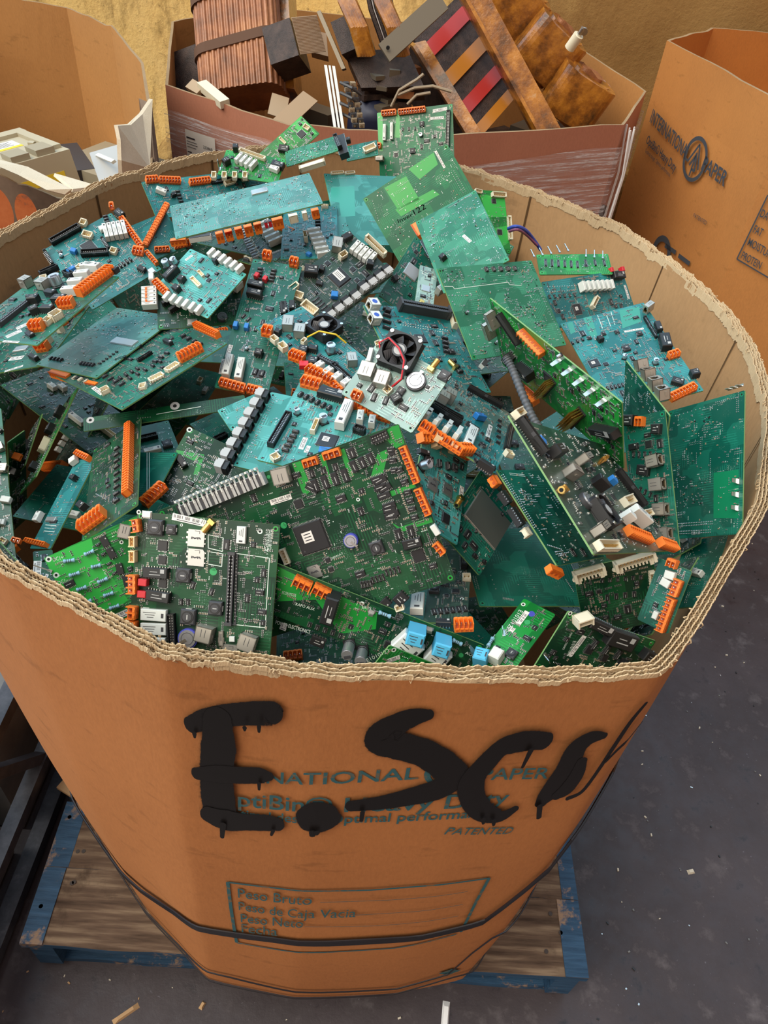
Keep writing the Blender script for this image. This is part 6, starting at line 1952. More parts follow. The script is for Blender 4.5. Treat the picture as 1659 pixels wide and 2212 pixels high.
# ---------------- things behind: bins, transformers ----------------
def CR(px, py):
    d = W3 @ Vector((px-829.5, py-1106, 1660)); return d
def wall_ring(pts, zs, z0, th, mo, mi_, me, off_in=True):
    """upright cardboard wall through plan points, with a height for every point"""
    m_ = MB(); n = len(pts); cx = sum(p[0] for p in pts)/n; cy = sum(p[1] for p in pts)/n
    P = []; S = []
    sub = 8
    for i in range(n):
        a, b = pts[i], pts[(i+1)%n]
        for k in range(sub):
            t = k/sub; P.append((a[0]+(b[0]-a[0])*t, a[1]+(b[1]-a[1])*t)); S.append(zs[i]+(zs[(i+1)%n]-zs[i])*t+.006*pnoise(Vector((i*3+t*3,zs[i],1)))+.004*pnoise(Vector((i*9+t*20,2,1))))
    N = len(P); O = []; I = []; rows = 6
    for j in range(rows+1):
        for i in range(N):
            x, y = P[i]; d = math.hypot(x-cx,y-cy); z = z0+(S[i]-z0)*j/rows; w = .006*pnoise(Vector((x*3,y*3,z*3)))
            ux, uy = (x-cx)/d, (y-cy)/d
            O.append((x+ux*w,y+uy*w,z)); I.append((x+ux*(w-th),y+uy*(w-th),z))
    F = [(j*N+i, j*N+(i+1)%N, (j+1)*N+(i+1)%N, (j+1)*N+i) for j in range(rows) for i in range(N)]
    m_.add(O, F, mo); m_.add(I, [f[::-1] for f in F], mi_)
    m_.add(O[-N:]+I[-N:], [(i,(i+1)%N,N+(i+1)%N,N+i) for i in range(N)], me); m_.add(O[:N], [tuple(range(N))], mi_)
    return m_
card_w = cardboard('wrapped_box_cardboard', (.44,.19,.12), (.38,.155,.10), .5, .1, False)
card_b = cardboard('back_bin_cardboard', (.46,.225,.075), (.38,.18,.06), .75, .2)
card_r = cardboard('right_bin_cardboard', (.46,.195,.055), (.36,.15,.045), .7, .15)
card_ri = cardboard('right_bin_inside', (.52,.20,.045), (.44,.165,.04), .7, .15, False)
torn = cardboard('peeled_paper', (.62,.55,.43), (.50,.42,.30), .9, .6, False, 2)
# --- film wrapped box in the middle
pts = [(-.745,2.33),(-.36,2.13),(.05,2.17),(.565,2.43),(.69,2.78),(.45,3.08),(-.60,2.98),(-.82,2.70)]
zs = [1.0,.995,1.0,1.0,1.005,1.06,1.08,1.07]
wb = empty('wrapped_box', (-.05,2.6,0)); tag(wb, 'reddish box wrapped in clear stretch film, heaped with copper transformers', 'cardboard box')
def ch(m_, name, par, smooth=False, kind=None):
    o = m_.build(name, par, smooth=smooth, kind=kind); o.location = -par.location; return o
ch(wall_ring(pts, zs, .02, .008, card_w, card_b, flute_m), 'box_wall', wb)
flm = mat('clear_stretch_film', (.85,.85,.9), .2, spec=.7); s = NB(flm)
stn = s.noise(s.co((2,2,60), rot=(0,.18,0)), 2.0, 5, .75)
s.l(s.ramp(stn, [(.38,(.08,)*3),(.53,(.20,)*3),(.59,(.75,)*3),(.64,(.18,)*3),(.72,(.65,)*3)]), s.b.inputs['Alpha']); s.bump(stn, .8, .01)
m_ = MB(); P = []; rows = 30
for j in range(rows+1):
    for i in range(5*12+1):
        q = i/12; a = min(int(q),4); t = q-a; A = pts[(a-1)%8 if False else a]; Bp = pts[(a+1)%8]
        x, y = A[0]+(Bp[0]-A[0])*t, A[1]+(Bp[1]-A[1])*t; cx, cy = -.05, 2.6; d = math.hypot(x-cx,y-cy)
        z = .05+(.935+.03*pnoise(Vector((x*3,y*3,0)))-.05)*j/rows; o_ = .012+.004*pnoise(Vector((x*5,z*26,y*5)))
        P.append((x+(x-cx)/d*o_, y+(y-cy)/d*o_, z))
w_ = 61
m_.add(P, [(j*w_+i, j*w_+i+1, (j+1)*w_+i+1, (j+1)*w_+i) for j in range(rows) for i in range(60)], flm)
ch(m_, 'stretch_film', wb, True)
# gathered white film at the right corner
m_ = MB(); rnd = random.Random(8); whf = mat('gathered_film', (.75,.75,.76), .35, spec=.5)
for i in range(9):
    x0 = .60+rnd.uniform(-.012,.012); y0 = 2.45+rnd.uniform(-.02,.04)
    m_.tube([(x0+rnd.uniform(-.01,.01),y0,.985),(x0+.01,y0-.01,.85),(x0+.004,y0-.02,.72),(x0+rnd.uniform(-.05,.05),y0-.02,.60+rnd.uniform(-.02,.02))], [.0025,.0015,.002,.0008], whf, 5)
ch(m_, 'film_tail', wb, True)
# shipping label on its left face
def face_frame(a, b):
    d = Vector((b[0]-a[0], b[1]-a[1], 0)); L = d.length; d /= L; nrm = Vector((d.y,-d.x,0)); return Vector((a[0],a[1],0)), d, nrm, L
A0, dv, nv, L_ = face_frame(pts[0], pts[1])
def onface(A0, dv, nv, s_, z, off): return A0+dv*s_+nv*off+Vector((0,0,z))
lab = MB(); s0, s1, z0, z1 = .075, .185, .775, .905
lab.add([onface(A0,dv,nv,a,b,.0155) for a, b in ((s0,z0),(s1,z0),(s1,z1),(s0,z1))], [(0,1,2,3)], paper)
def ftext(txt, x, z, wd_, hh, mt, A0=A0, dv=dv, nv=nv, off=.0165, sl=0.):
    V_, F = text_mesh(txt); lab_ = [onface(A0,dv,nv,x+wd_*p,z+hh*q+sl*wd_*p,off) for p, q in V_]; return lab_, F
v_, f_ = ftext('233869', .140, .868, .034, .008, inkb); lab.add(v_, f_, inkb)
for x, z, wd_, hh in ((.079,.882,.032,.004),(.079,.873,.038,.0015),(.079,.866,.040,.0015),(.079,.858,.034,.0015),(.079,.843,.016,.003),(.079,.832,.006,.003),(.079,.815,.016,.003),(.112,.838,.016,.003),(.113,.825,.014,.003),(.114,.811,.014,.003),(.142,.858,.032,.0012),(.103,.797,.055,.003)):
    lab.add([onface(A0,dv,nv,p,q,.0165) for p, q in ((x,z),(x+wd_,z),(x+wd_,z+hh),(x,z+hh))], [(0,1,2,3)], inkb)
rnd = random.Random(2); x = .135
while x < .178:
    w_ = rnd.choice((.0008,.0015,.0025)); lab.add([onface(A0,dv,nv,a,b,.0165) for a, b in ((x,.79),(x+w_,.79),(x+w_,.825),(x,.825))], [(0,1,2,3)], inkb); x += w_+.0015
ch(lab, 'shipping_label', wb)
# --- slabs placed by three corners in space and a thickness
def slab(m_, A, B, D, dep, m, cham=0.):
    A, B, D = Vector(A), Vector(B), Vector(D); u = B-A; v = D-A; n_ = u.cross(v).normalized()
    if n_.y < 0: n_ = -n_
    P = [A,B,B+v,D]; Q = [p+n_*dep for p in P]
    m_.add(P+Q, [(0,1,2,3),(7,6,5,4),(0,4,5,1),(1,5,6,2),(2,6,7,3),(3,7,4,0)], m)
def AT(px, py, y):
    d = CR(px, py); t = y/d.y; return Vector((0,0,1.70))+d*t
copper = mat('varnished_copper', (.40,.15,.055), .5, .1, coat=.15); s = NB(copper)
c = s.ramp(s.noise(s.co((1,1,1)), 9, 5, .7), [(.3,(.12,.045,.018)),(.5,(.30,.11,.04)),(.72,(.46,.20,.075))]); s.l(c, s.b.inputs['Base Color']); s.bump(s.noise(s.co(), 60, 3), .3, .003)
amber = mat('amber_varnish', (.50,.19,.02), .30, .0, coat=.6); s = NB(amber)
c = s.ramp(s.noise(s.co(), 12, 6, .7), [(.32,(.05,.022,.008)),(.47,(.26,.09,.012)),(.62,(.48,.19,.022)),(.78,(.50,.36,.22))]); s.l(c, s.b.inputs['Base Color']); s.bump(s.noise(s.co(), 45, 4), .5, .004)
lamin = mat('dark_laminations', (.035,.022,.018), .5, .2); s = NB(lamin)
c = s.ramp(s.noise(s.co((1,1,1)), 30, 4, .7), [(.35,(.020,.012,.010)),(.7,(.075,.045,.035))]); s.l(c, s.b.inputs['Base Color']); s.bump(s.noise(s.co((160,3,160)), 3, 3), .6, .003)
lamlt = mat('light_laminations', (.42,.30,.20), .6, .1); tape = mat('brown_glass_tape', (.10,.045,.022), .8); redl = mat('red_insulation', (.42,.03,.025), .4, coat=.3); amb2 = mat('amber_insulation', (.45,.17,.02), .35, coat=.4); galv = mat('galvanised_steel', (.42,.42,.41), .42, .8); dullst = mat('dull_steel', (.17,.14,.10), .5, .5); tanpl = mat('tan_steel_plate', (.40,.28,.17), .5, .3)
def coil(name, C0_, ax_u, ax_v, w, h, dep, nrib, label, core=True, mm_=copper, bands=(.2,.62)):
    """winding: upright fins round a rounded block, with tape bands"""
    C0_ = Vector(C0_); u = Vector(ax_u).normalized(); v = Vector(ax_v).normalized(); v = (v-u*(u@v)).normalized(); n_ = u.cross(v)
    if n_.y < 0: n_ = -n_
    root = empty(name, C0_); tag(root, label, 'transformer coil')
    m_ = MB(); prof = []; r = min(w,dep)*.28; K = 7
    for cx_, cy_, a0 in ((w/2-r,dep/2-r,0),(-w/2+r,dep/2-r,PI/2),(-w/2+r,-dep/2+r,PI),(w/2-r,-dep/2+r,1.5*PI)):
        for k in range(K): a = a0+k*PI/2/(K-1); prof.append((cx_+r*math.cos(a), cy_+r*math.sin(a)))
    # dense ribs: resample the profile and push every second vertex out
    L = []; 
    for i in range(len(prof)):
        a, b = prof[i], prof[(i+1)%len(prof)]; L.append(math.hypot(b[0]-a[0],b[1]-a[1]))
    tot = sum(L); n = nrib*4; R = []; acc = 0; i = 0
    for k in range(n):
        s_ = tot*k/n
        while acc+L[i] < s_: acc += L[i]; i += 1
        t = (s_-acc)/L[i]; a, b = prof[i], prof[(i+1)%len(prof)]; x, y = a[0]+(b[0]-a[0])*t, a[1]+(b[1]-a[1])*t
        dx, dy = (b[0]-a[0])/L[i], (b[1]-a[1])/L[i]; e_ = .0035 if k % 4 < 2 else 0
        R.append((x+dy*e_, y-dx*e_))
    V_ = []
    for z in (-h/2,-h/6,h/6,h/2):
        j_ = .004*pnoise(Vector((z*9,w,1)))
        for x, y in R: V_.append(u*(x+j_)+n_*y+v*z)
    F = [(j*n+k, j*n+(k+1)%n, (j+1)*n+(k+1)%n, (j+1)*n+k) for j in range(3) for k in range(n)]
    m_.add(V_, F, mm_); m_.add(V_[:n], [tuple(range(n))], mm_); m_.add(V_[-n:], [tuple(range(n))], mm_)
    m_.build('winding', root)
    tb = MB()
    for bnd in bands:
        z = h/2-h*bnd; V_ = []
        for zz in (z-h*.04, z+h*.04):
            for x, y in prof: V_.append(u*(x*1.075)+n_*(y*1.075)+v*(zz+x*.12))
        q = len(prof); tb.add(V_, [(k,(k+1)%q,q+(k+1)%q,q+k) for k in range(q)], tape)
    if bands: tb.build('tape_band', root)
    return root, u, v, n_
def corner(px, py, y): return AT(px, py, y)
# left transformer: big ribbed copper block with laminated cores on both sides
a_ = AT(430,40,2.55); b_ = AT(590,15,2.55); d_ = AT(470,215,2.40)
u_ = b_-a_; v_ = a_-d_
root, u, v, n_ = coil('copper_transformer_coil', AT(512,98,2.50)+Vector((0,.06,0)), u_, v_, .245, .34, .16, 44, 'big ribbed copper coil bound with brown tape, left in the wrapped box')
m_ = MB(); c_ = Vector(AT(512,98,2.50)); 
sd_ = MB(); slab(sd_, u*.115+v*.16, u*.150+v*.15, u*.115-v*.15, .10, amber); sd_.build('amber_side_plate', root)
def lam_core(name, A, B, D, dep, lb, mt=lamin, cap=True):
    A, B, D = Vector(A), Vector(B), Vector(D); root = empty(name, A); m_ = MB(); slab(m_, (0,0,0), B-A, D-A, dep, mt); m_.build('lamination_stack', root)
    tag(root, lb, 'transformer core'); return root, (B-A), (D-A)
r1, u1, v1 = lam_core('laminated_core', AT(565,60,2.45), AT(625,38,2.45), AT(585,140,2.38), .10, 'dark laminated iron core block jutting from the right of the ribbed copper coil')
m_ = MB(); 
A_ = u1+Vector((0,-.001,0)); B_ = u1*1.0+Vector((.075,.07,0)); 
for i in range(26):
    t = i/26; p = u1*1.001+v1*t; m_.box(tuple(p+Vector((.036,.035,-.002))), (.085,.004,.0022), lamlt, rz=.75)
m_.build('lamination_edges', r1)
lam_core('laminated_core', AT(368,115,2.62), AT(440,88,2.62), AT(385,205,2.55), .10, 'dark laminated core half hidden left of the ribbed copper coil, by the box corner')
# small amber coil behind the copper coil
m_ = MB(); 
for i in range(7): m_.tube([AT(560+i*9, -20, 2.75), AT(566+i*9, 12, 2.72), AT(575+i*8, 45, 2.70)], .009, amber, 8)
o = m_.build('amber_winding', smooth=True); tag(o, 'bright amber varnished winding behind the ribbed copper coil, at the top edge', 'transformer coil')
m_ = MB(); slab(m_, AT(668,62,2.75), AT(705,72,2.75), AT(672,112,2.72), .06, lamlt); o = m_.build('lamination_block'); tag(o, 'pale laminated block, sunlight painted into its colour, between the dark core and the steel strip', 'transformer core')  # the pale colour stands in for a patch of sun here
# second transformer, left of centre: amber loops over black core
m_ = MB(); slab(m_, AT(714,48,2.45), AT(770,22,2.45), AT(738,118,2.40), .10, lamin); 
r2 = empty('amber_transformer', (0,0,0)); tag(r2, 'transformer with amber loops around a black core, behind the slanted grey steel bar', 'transformer'); m_.build('black_core', r2)
m_ = MB()
for px0, wd_ in ((752,26),(830,22)):
    for i in range(5):
        q = px0+i*wd_/5*1.1
        m_.tube([AT(q-22,-60,2.50), AT(q-14,0,2.42), AT(q+12,60,2.38), AT(q+28,120,2.38)], .012, amber, 8)
m_.build('amber_loop', r2, smooth=True)
m_ = MB()
for i in range(5): m_.tube([AT(792+i*11,-30,2.46), AT(802+i*11,20,2.44), AT(828+i*10,95,2.42)], .008, lamin, 6); 
for i in range(4): m_.tube([AT(797+i*11,-30,2.45), AT(808+i*11,20,2.43), AT(832+i*10,90,2.41)], .002, silver, 5)
m_.build('dark_winding', r2, smooth=True)
m_ = MB(); slab(m_, AT(745,110,2.45), AT(880,105,2.45), AT(780,190,2.38), .08, lamin); m_.build('lower_core', r2)
# third transformer: slanted lattice with amber angle beams, striped core, three coils
r3 = empty('slanted_transformer', (0,0,0)); tag(r3, 'large transformer lying slanted, dark core striped red and amber between shiny amber steel beams', 'transformer')
m_ = MB(); slab(m_, AT(895,85,2.60), AT(990,-10,2.80), AT(1020,290,2.44), .16, lamin)
m_.build('striped_core', r3)
A, Bq, D = AT(895,85,2.595), AT(990,-10,2.795), AT(1020,290,2.435); uu, vv = Bq-A, D-A; nn_ = uu.cross(vv).normalized(); nn_ = nn_ if nn_.y < 0 else -nn_
for i, (t0, t1, mt) in enumerate(((.10,.24,redl),(.42,.56,amb2),(.72,.85,redl),(.97,1.08,amb2))):
    m_ = MB(); a_ = A+vv*t0+nn_*.004; slab(m_, a_, a_+uu*1.15, a_+vv*(t1-t0), .006, mt); o = m_.build('insulation_stripe', r3); o['label'] = ('red' if mt == redl else 'amber')+' stripe on the dark core'
for (x0,y0,x1,y1,wd_,ya,yb,lb) in ((985,-20,1160,300,62,2.66,2.48,'wide'),(885,95,1010,300,34,2.52,2.38,'narrow')):
    m_ = MB(); slab(m_, AT(x0,y0,ya), AT(x0+wd_,y0-8,ya), AT(x1,y1,yb), .045, amber)
    slab(m_, AT(x0,y0,ya), AT(x0+wd_*.22,y0+6,ya-.03), AT(x1,y1,yb), .01, amber); m_.build('angle_beam', r3)
def cblock(cx, cy, y, w, h, dep, rot, lb):
    c_ = AT(cx, cy, y); u = Vector((math.cos(rot),0,math.sin(rot))); v = Vector((-math.sin(rot),0,math.cos(rot)))
    n_ = Vector((0,1,0)); root = empty('copper_foil_coil', c_); tag(root, lb, 'transformer coil')
    for L in range(5):
        m_ = MB(); k = 1-L*.15; V_ = []; K = 28
        for z in (-h/2, h/2):
            for q in range(K):
                a = 2*PI*q/K; ex = math.copysign(abs(math.cos(a))**.5, math.cos(a))*w/2*k; ez = math.copysign(abs(math.sin(a))**.5, math.sin(a))*dep/2*k
                V_.append(u*ex*1.0+v*(z*(1+.05*L*((-1)**L)))+n_*ez+v*.012*pnoise(Vector((ex*30,ez*30,L))))
        m_.add(V_, [(q,(q+1)%K,K+(q+1)%K,K+q) for q in range(K)]+[tuple(range(K))[::-1],tuple(range(K,2*K))], (amber,copper,amber,lamin,copper)[L])
        m_.build('foil_layer', root, smooth=False)
    return root
cblock(1182,108,2.80,.19,.145,.14,2.55,'peeling copper foil coil beside the right amber beam, middle of three')
cblock(1245,208,2.72,.19,.135,.14,2.70,'lowest copper foil coil at the right corner of the wrapped box')
cblock(1105,15,2.88,.20,.155,.14,2.5,'topmost copper foil coil at the upper edge beside the amber beam')
# steel bar in front of the second transformer
m_ = MB(); slab(m_, AT(818,95,2.33), AT(945,-20,2.45), AT(842,133,2.31), .008, dullst); o = m_.build('steel_bar'); tag(o, 'flat grey steel bar with a bolt hole slanting across the amber transformer', 'steel bar')
hb = MB(); q = AT(838,103,2.322); hb.cyl((0,0,0), .005, .004, hole_m, 'y', 12); h_ = hb.build('bolt_hole', o); h_.location = q
m_ = MB(); slab(m_, AT(578,268,2.18), AT(655,196,2.28), AT(610,290,2.17), .004, tanpl); o = m_.build('mounting_bracket'); tag(o, 'tan flat bracket with one hole, over the wrapped box front rim', 'metal bracket')
hb = MB(); hb.cyl((0,0,0), .009, .004, hole_m, 'y', 14); h_ = hb.build('bolt_hole', o); h_.location = AT(656,222,2.268)
m_ = MB(); slab(m_, AT(588,200,2.36), AT(625,212,2.36), AT(578,245,2.3), .004, tanpl); o = m_.build('metal_plate'); tag(o, 'small tan plate standing behind the holed bracket', 'metal plate')
m_ = MB(); slab(m_, AT(425,178,2.32), AT(445,172,2.34), AT(475,220,2.22), .02, ivory); o = m_.build('white_profile'); tag(o, 'pale glossy profile lying below the ribbed copper coil', 'profile')
m_ = MB(); slab(m_, AT(400,187,2.34), AT(416,170,2.36), AT(425,202,2.30), .012, tanpl); o = m_.build('metal_bracket'); tag(o, 'small tan bracket at the left rim of the wrapped box beside the pale profile', 'metal bracket')
m_ = MB(); slab(m_, AT(684,25,2.50), AT(692,22,2.50), AT(738,150,2.40), .012, dullst); o = m_.build('steel_strip'); tag(o, 'thin upright steel strip leaning between the two left transformers', 'steel strip')
m_ = MB()
for dx, w_ in ((0,.008),(.012,.006),(.022,.008)): slab(m_, AT(700,140,2.34)+Vector((dx,0,0)), AT(700,140,2.34)+Vector((dx+w_,0,0)), AT(722,285,2.20)+Vector((dx,0,0)), .014, galv)
o = m_.build('mounting_rail'); tag(o, 'galvanised steel rail running down into the wrapped box beside the terminal strip', 'rail')
m_ = MB(); rnd = random.Random(9)
for i in range(9):
    for j in range(2): q = AT(748+j*14+i*2.4, 182+i*11, 2.28-.008*i); m_.box(tuple(q), (.014,.014,.011), (dkgrey,capcer)[(i+j)%2], rz=.3); m_.cyl((q[0],q[1]-.008,q[2]), .003, .004, silver, 'y', 8)
for i in range(4): m_.tube([AT(735,178+i*22,2.26), AT(760,190+i*22,2.24), AT(780,205+i*20,2.26)], .004, dkgrey, 6)
o = m_.build('terminal_strip'); tag(o, 'grimy terminal strip with screw clamps in the middle of the wrapped box', 'terminal strip')
m_ = MB(); 
for pth in ([(860,205),(895,190),(935,186),(975,198)],[(845,230),(862,195),(900,172),(915,160)],[(880,225),(900,205),(930,200)]): m_.tube([AT(x,y,2.22) for x, y in pth], .004, capcer, 6)
o = m_.build('bare_cable', smooth=True); tag(o, 'loose tan cable ends above the upright green board', 'cable')
m_ = MB(); 
for i in range(30):
    q = AT(790+rnd.random()*90, 150+rnd.random()*90, 2.40+rnd.random()*.12); m_.box(tuple(q), (rnd.uniform(.03,.09),.03,rnd.uniform(.01,.03)), rnd.choice((lamin,copper,dullst)), rz=rnd.random()*3)
for i in range(34):
    q = Vector((rnd.uniform(-.65,.55), rnd.uniform(2.35,2.9), rnd.uniform(.72,.84))); m_.box(tuple(q), (rnd.uniform(.05,.16),rnd.uniform(.04,.1),rnd.uniform(.03,.08)), rnd.choice((lamin,copper,lamin,dullst)), rz=rnd.random()*3)
o = m_.build('metal_scrap'); tag(o, 'dark jumble of scrap metal filling the wrapped box under the transformers', 'metal scrap', kind='stuff')
m_ = blob((-.16,2.42,.90),(.075,.07,.10), mat('navy_plastic', (.008,.012,.04), .5), 3, rough=.1); o = m_.build('blue_cable_coil', smooth=True); tag(o, 'dark navy round bundle half hidden left of the galvanised rail', 'bundle')
wl = MB(); c_ = AT(1240,90,2.66); wl.cyl((0,0,0), .016, .045, ivory, 'z', 14); wl.cyl((0,0,.03), .008, .03, silver, 'z', 12); wl.cyl((.006,-.004,.04), .011, .006, silver, 'y', 12)
o = wl.build('cable_lug', smooth=True); o.location = c_; o.rotation_euler = (.3,.4,0); tag(o, 'white-sleeved silver cable lug on the peeling foil coil', 'cable lug')
# loose cables in the heap
def ATZ(px, py, z):
    d = CR(px, py); t = (z-1.70)/d.z; return Vector((0,0,1.70))+d*t
for nm, pth, r_, mt, lb in (('blue_wire', [(1098,494,1.17),(1115,489,1.18),(1135,497,1.17),(1152,516,1.15),(1168,540,1.13)], .0028, M('blue_wire_sleeve', (.03,.07,.40), .4), 'thin blue wire looping against the right inner wall of the bin'),
                            ('mauve_wire', [(1100,500,1.17),(1118,496,1.18),(1138,508,1.16),(1160,530,1.14)], .0022, M('mauve_wire_sleeve', (.22,.06,.14), .4), 'thin mauve wire beside the blue wire against the right inner wall'),
                            ('braided_cable', [(1092,770,1.20),(1108,800,1.19),(1128,850,1.175),(1150,900,1.16),(1172,935,1.15)], .0052, M('braided_sleeve', (.10,.11,.13), .55), 'grey braided cable running down beside the board standing on edge')):
    m_ = MB(); P_ = [ATZ(*p) for p in pth]; Q_ = []
    for i in range((len(P_)-1)*6+1):
        x = i/6; j = min(int(x), len(P_)-2); t = x-j; a, b, c, d = P_[max(j-1,0)], P_[j], P_[j+1], P_[min(j+2,len(P_)-1)]
        Q_.append((b*(2*t**3-3*t*t+1)+(c-a)*.5*(t**3-2*t*t+t)+c*(-2*t**3+3*t*t)+(d-b)*.5*(t**3-t*t)))
    if nm[0] == 'b' and nm[1] == 'r':
        Q2 = []; R2 = []
        for i in range(len(Q_)-1):
            for e_ in range(4): Q2.append(Q_[i].lerp(Q_[i+1], e_/4)); R2.append(r_*(1 if e_ < 2 else .86))
        m_.tube(Q2, R2, mt, 10)
    else: m_.tube(Q_, r_, mt, 8)
    tag(m_.build(nm, smooth=True), lb, 'cable')
# --- right bin with printed maker's lettering
rb_pts = [(.755,2.96),(.955,2.27),(1.24,1.98),(1.75,2.05),(2.0,2.5),(1.9,3.05),(1.35,3.26),(.95,3.20)]
rb_z = [1.115,1.13,1.14,1.14,1.14,1.12,1.12,1.12]
rb = empty('printed_bin', (1.35,2.6,0)); tag(rb, 'tall orange-brown cardboard bin with printed round tree mark and lettering, at the right edge', 'cardboard bin')
ch(wall_ring(rb_pts, rb_z, .12, .010, card_r, card_ri, flute_m), 'bin_wall', rb)
A0, dv, nv, L_ = face_frame(rb_pts[0], rb_pts[1]); A1, dv1, nv1, L1 = face_frame(rb_pts[1], rb_pts[2])
ink2 = mat('grey_print_ink', (.045,.055,.07), .7)
pr = MB()
def pix_face(px, py, A0, nv, dv):
    d = CR(px, py); o_ = Vector((0,0,1.70)); t = ((A0-o_)@nv)/(d@nv); q = o_+d*t; return ((q-A0)@dv, q.z)
def ptext(txt, a, b, hh, A0, dv, nv, bold=.02):
    sa, za = pix_face(*a, A0, nv, dv); sb, zb = pix_face(*b, A0, nv, dv); V_, F = text_mesh(txt, bold=bold)
    tm = MB(); tm.add([onface(A0,dv,nv,sa+(sb-sa)*p,za+(zb-za)*p+hh*q,.0085) for p, q in V_], F, ink2); ch(tm, 'printed_words', rb)
ptext('INTERNATIONAL', (1408,262), (1489,348), .040, A0, dv, nv)
ptext('PAPER', (1519,365), (1569,403), .040, A0, dv, nv)
ptext('OptiBin\u00ae Heavy Duty', (1400,308), (1462,372), .026, A0, dv, nv)
ptext('Optimal design. Optimal performance.', (1398,328), (1452,383), .013, A0, dv, nv, .004)
ptext('PATENTED', (1502,468), (1530,486), .012, A0, dv, nv, .0)
for p_, q_w in (((1440,534),(1463,550)),((1469,556),(1493,574))):
    sa, za = pix_face(*p_, A0, nv, dv); sb, zb = pix_face(*q_w, A0, nv, dv)
    pr.add([onface(A0,dv,nv,a_,b_,.0085) for a_, b_ in ((sa,za),(sb,zb),(sb,zb+.014),(sa,za+.014))], [(0,1,2,3)], ink2)
ch(pr, 'faded_print', rb); pr = MB()
sc_, zc_ = pix_face(1506,344, A0, nv, dv)
def arc(cs, cz, r, w, a0=0, a1=2*PI, sx=1.):
    P = []; n = 36
    for i in range(n+1):
        a = a0+(a1-a0)*i/n
        for rr in (r-w/2, r+w/2): P.append(onface(A0,dv,nv,cs+sx*rr*math.cos(a),cz+rr*math.sin(a),.0085))
    pr.add(P, [(2*i,2*i+1,2*i+3,2*i+2) for i in range(n)], ink2)
arc(sc_, zc_, .060, .012)
def fline(a, b, w):
    d = (b[0]-a[0], b[1]-a[1]); l = math.hypot(*d); nx, nz = -d[1]/l*w/2, d[0]/l*w/2
    pr.add([onface(A0,dv,nv,p[0]+s_*nx,p[1]+s_*nz,.0086) for p, s_ in ((a,1),(a,-1),(b,-1),(b,1))], [(0,1,2,3)], ink2)
for a, b in (((0,-.052),(0,.015)),((-.035,-.02),(0,.045)),((0,.045),(.035,-.02)),((-.018,-.025),(0,.01)),((.02,-.03),(0,.02)),((.0,-.03),(.02,-.03))): fline((sc_+a[0],zc_+a[1]), (sc_+b[0],zc_+b[1]), .008)
ch(pr, 'printed_logo', rb); pr = MB()
s2, z2 = pix_face(1432,548, A0, nv, dv); arc(s2, z2, .05, .02, 0, PI)
ch(pr, 'printed_tree_mark', rb); pr = MB()
# the weight form on its nearer face
A0_, dv_, nv_ = A0, dv, nv; A0, dv, nv = A1, dv1, nv1
for t, a, b in (('DATE',(1644,466),(1672,482)),('FAT',(1629,500),(1647,510)),('MOISTURE',(1617,527),(1670,560)),('PROTEIN',(1603,556),(1644,580))): ptext(t, a, b, .022, A0, dv, nv, .01)
q = [pix_face(*p, A0, nv, dv) for p in ((1662,420),(1595,558),(1700,620))]; fline(q[0], q[1], .004); fline(q[1], q[2], .004)
ch(pr, 'printed_form', rb)
A0, dv, nv = A0_, dv_, nv_
# --- left bin with torn rim and pale modules inside
lb_pts = [(-1.15,1.30),(-.80,1.40),(-.66,1.40),(-.585,1.50),(-.60,1.72),(-.66,1.95),(-.76,2.22),(-.92,2.46),(-1.10,2.60),(-1.45,2.62),(-1.85,2.3),(-1.85,1.6),(-1.5,1.3)]
lb_z = [1.10,1.095,1.06,1.0,1.01,1.04,1.08,1.10,1.10,1.12,1.14,1.14,1.12]
lbn = empty('torn_bin', (-1.2,1.95,0)); tag(lbn, 'scuffed cardboard bin with ragged torn rim at the left, pale plastic housings inside', 'cardboard bin')
card_ls = mat('stained_orange_print', (.16,.12,.09), .8); s = NB(card_ls); co = s.co()
c = s.ramp(s.noise(co, 5, 5, .7), [(.35,(.08,.055,.04)),(.65,(.22,.15,.10))]); s.l(c, s.b.inputs['Base Color'])
ch(wall_ring(lb_pts, lb_z, .12, .008, card_ls, card_b, flute_m), 'bin_wall', lbn)
orr = mat('faded_orange_print', (.55,.15,.04), .8); s = NB(orr); s.l(s.ramp(s.noise(s.co(), 16, 6, .75), [(.36,(.12,.08,.06)),(.46,(.50,.13,.035)),(.7,(.60,.19,.06))]), s.b.inputs['Base Color'])
A0, dv, nv, L_ = face_frame(lb_pts[0], lb_pts[2]); pr = MB()
for px_, py_, rx, rz_ in ((5,440,30,52),(66,452,24,48)):
    s_, z_ = pix_face(px_, py_, A0, nv, dv); se, ze = pix_face(px_+rx, py_, A0, nv, dv); st_, zt = pix_face(px_, py_-rz_, A0, nv, dv)
    pr.add([onface(A0,dv,nv,s_+abs(se-s_)*math.cos(a*PI/16),z_+abs(zt-z_)*math.sin(a*PI/16),.03) for a in range(32)], [tuple(range(32))], orr)
ch(pr, 'printed_circle', lbn)
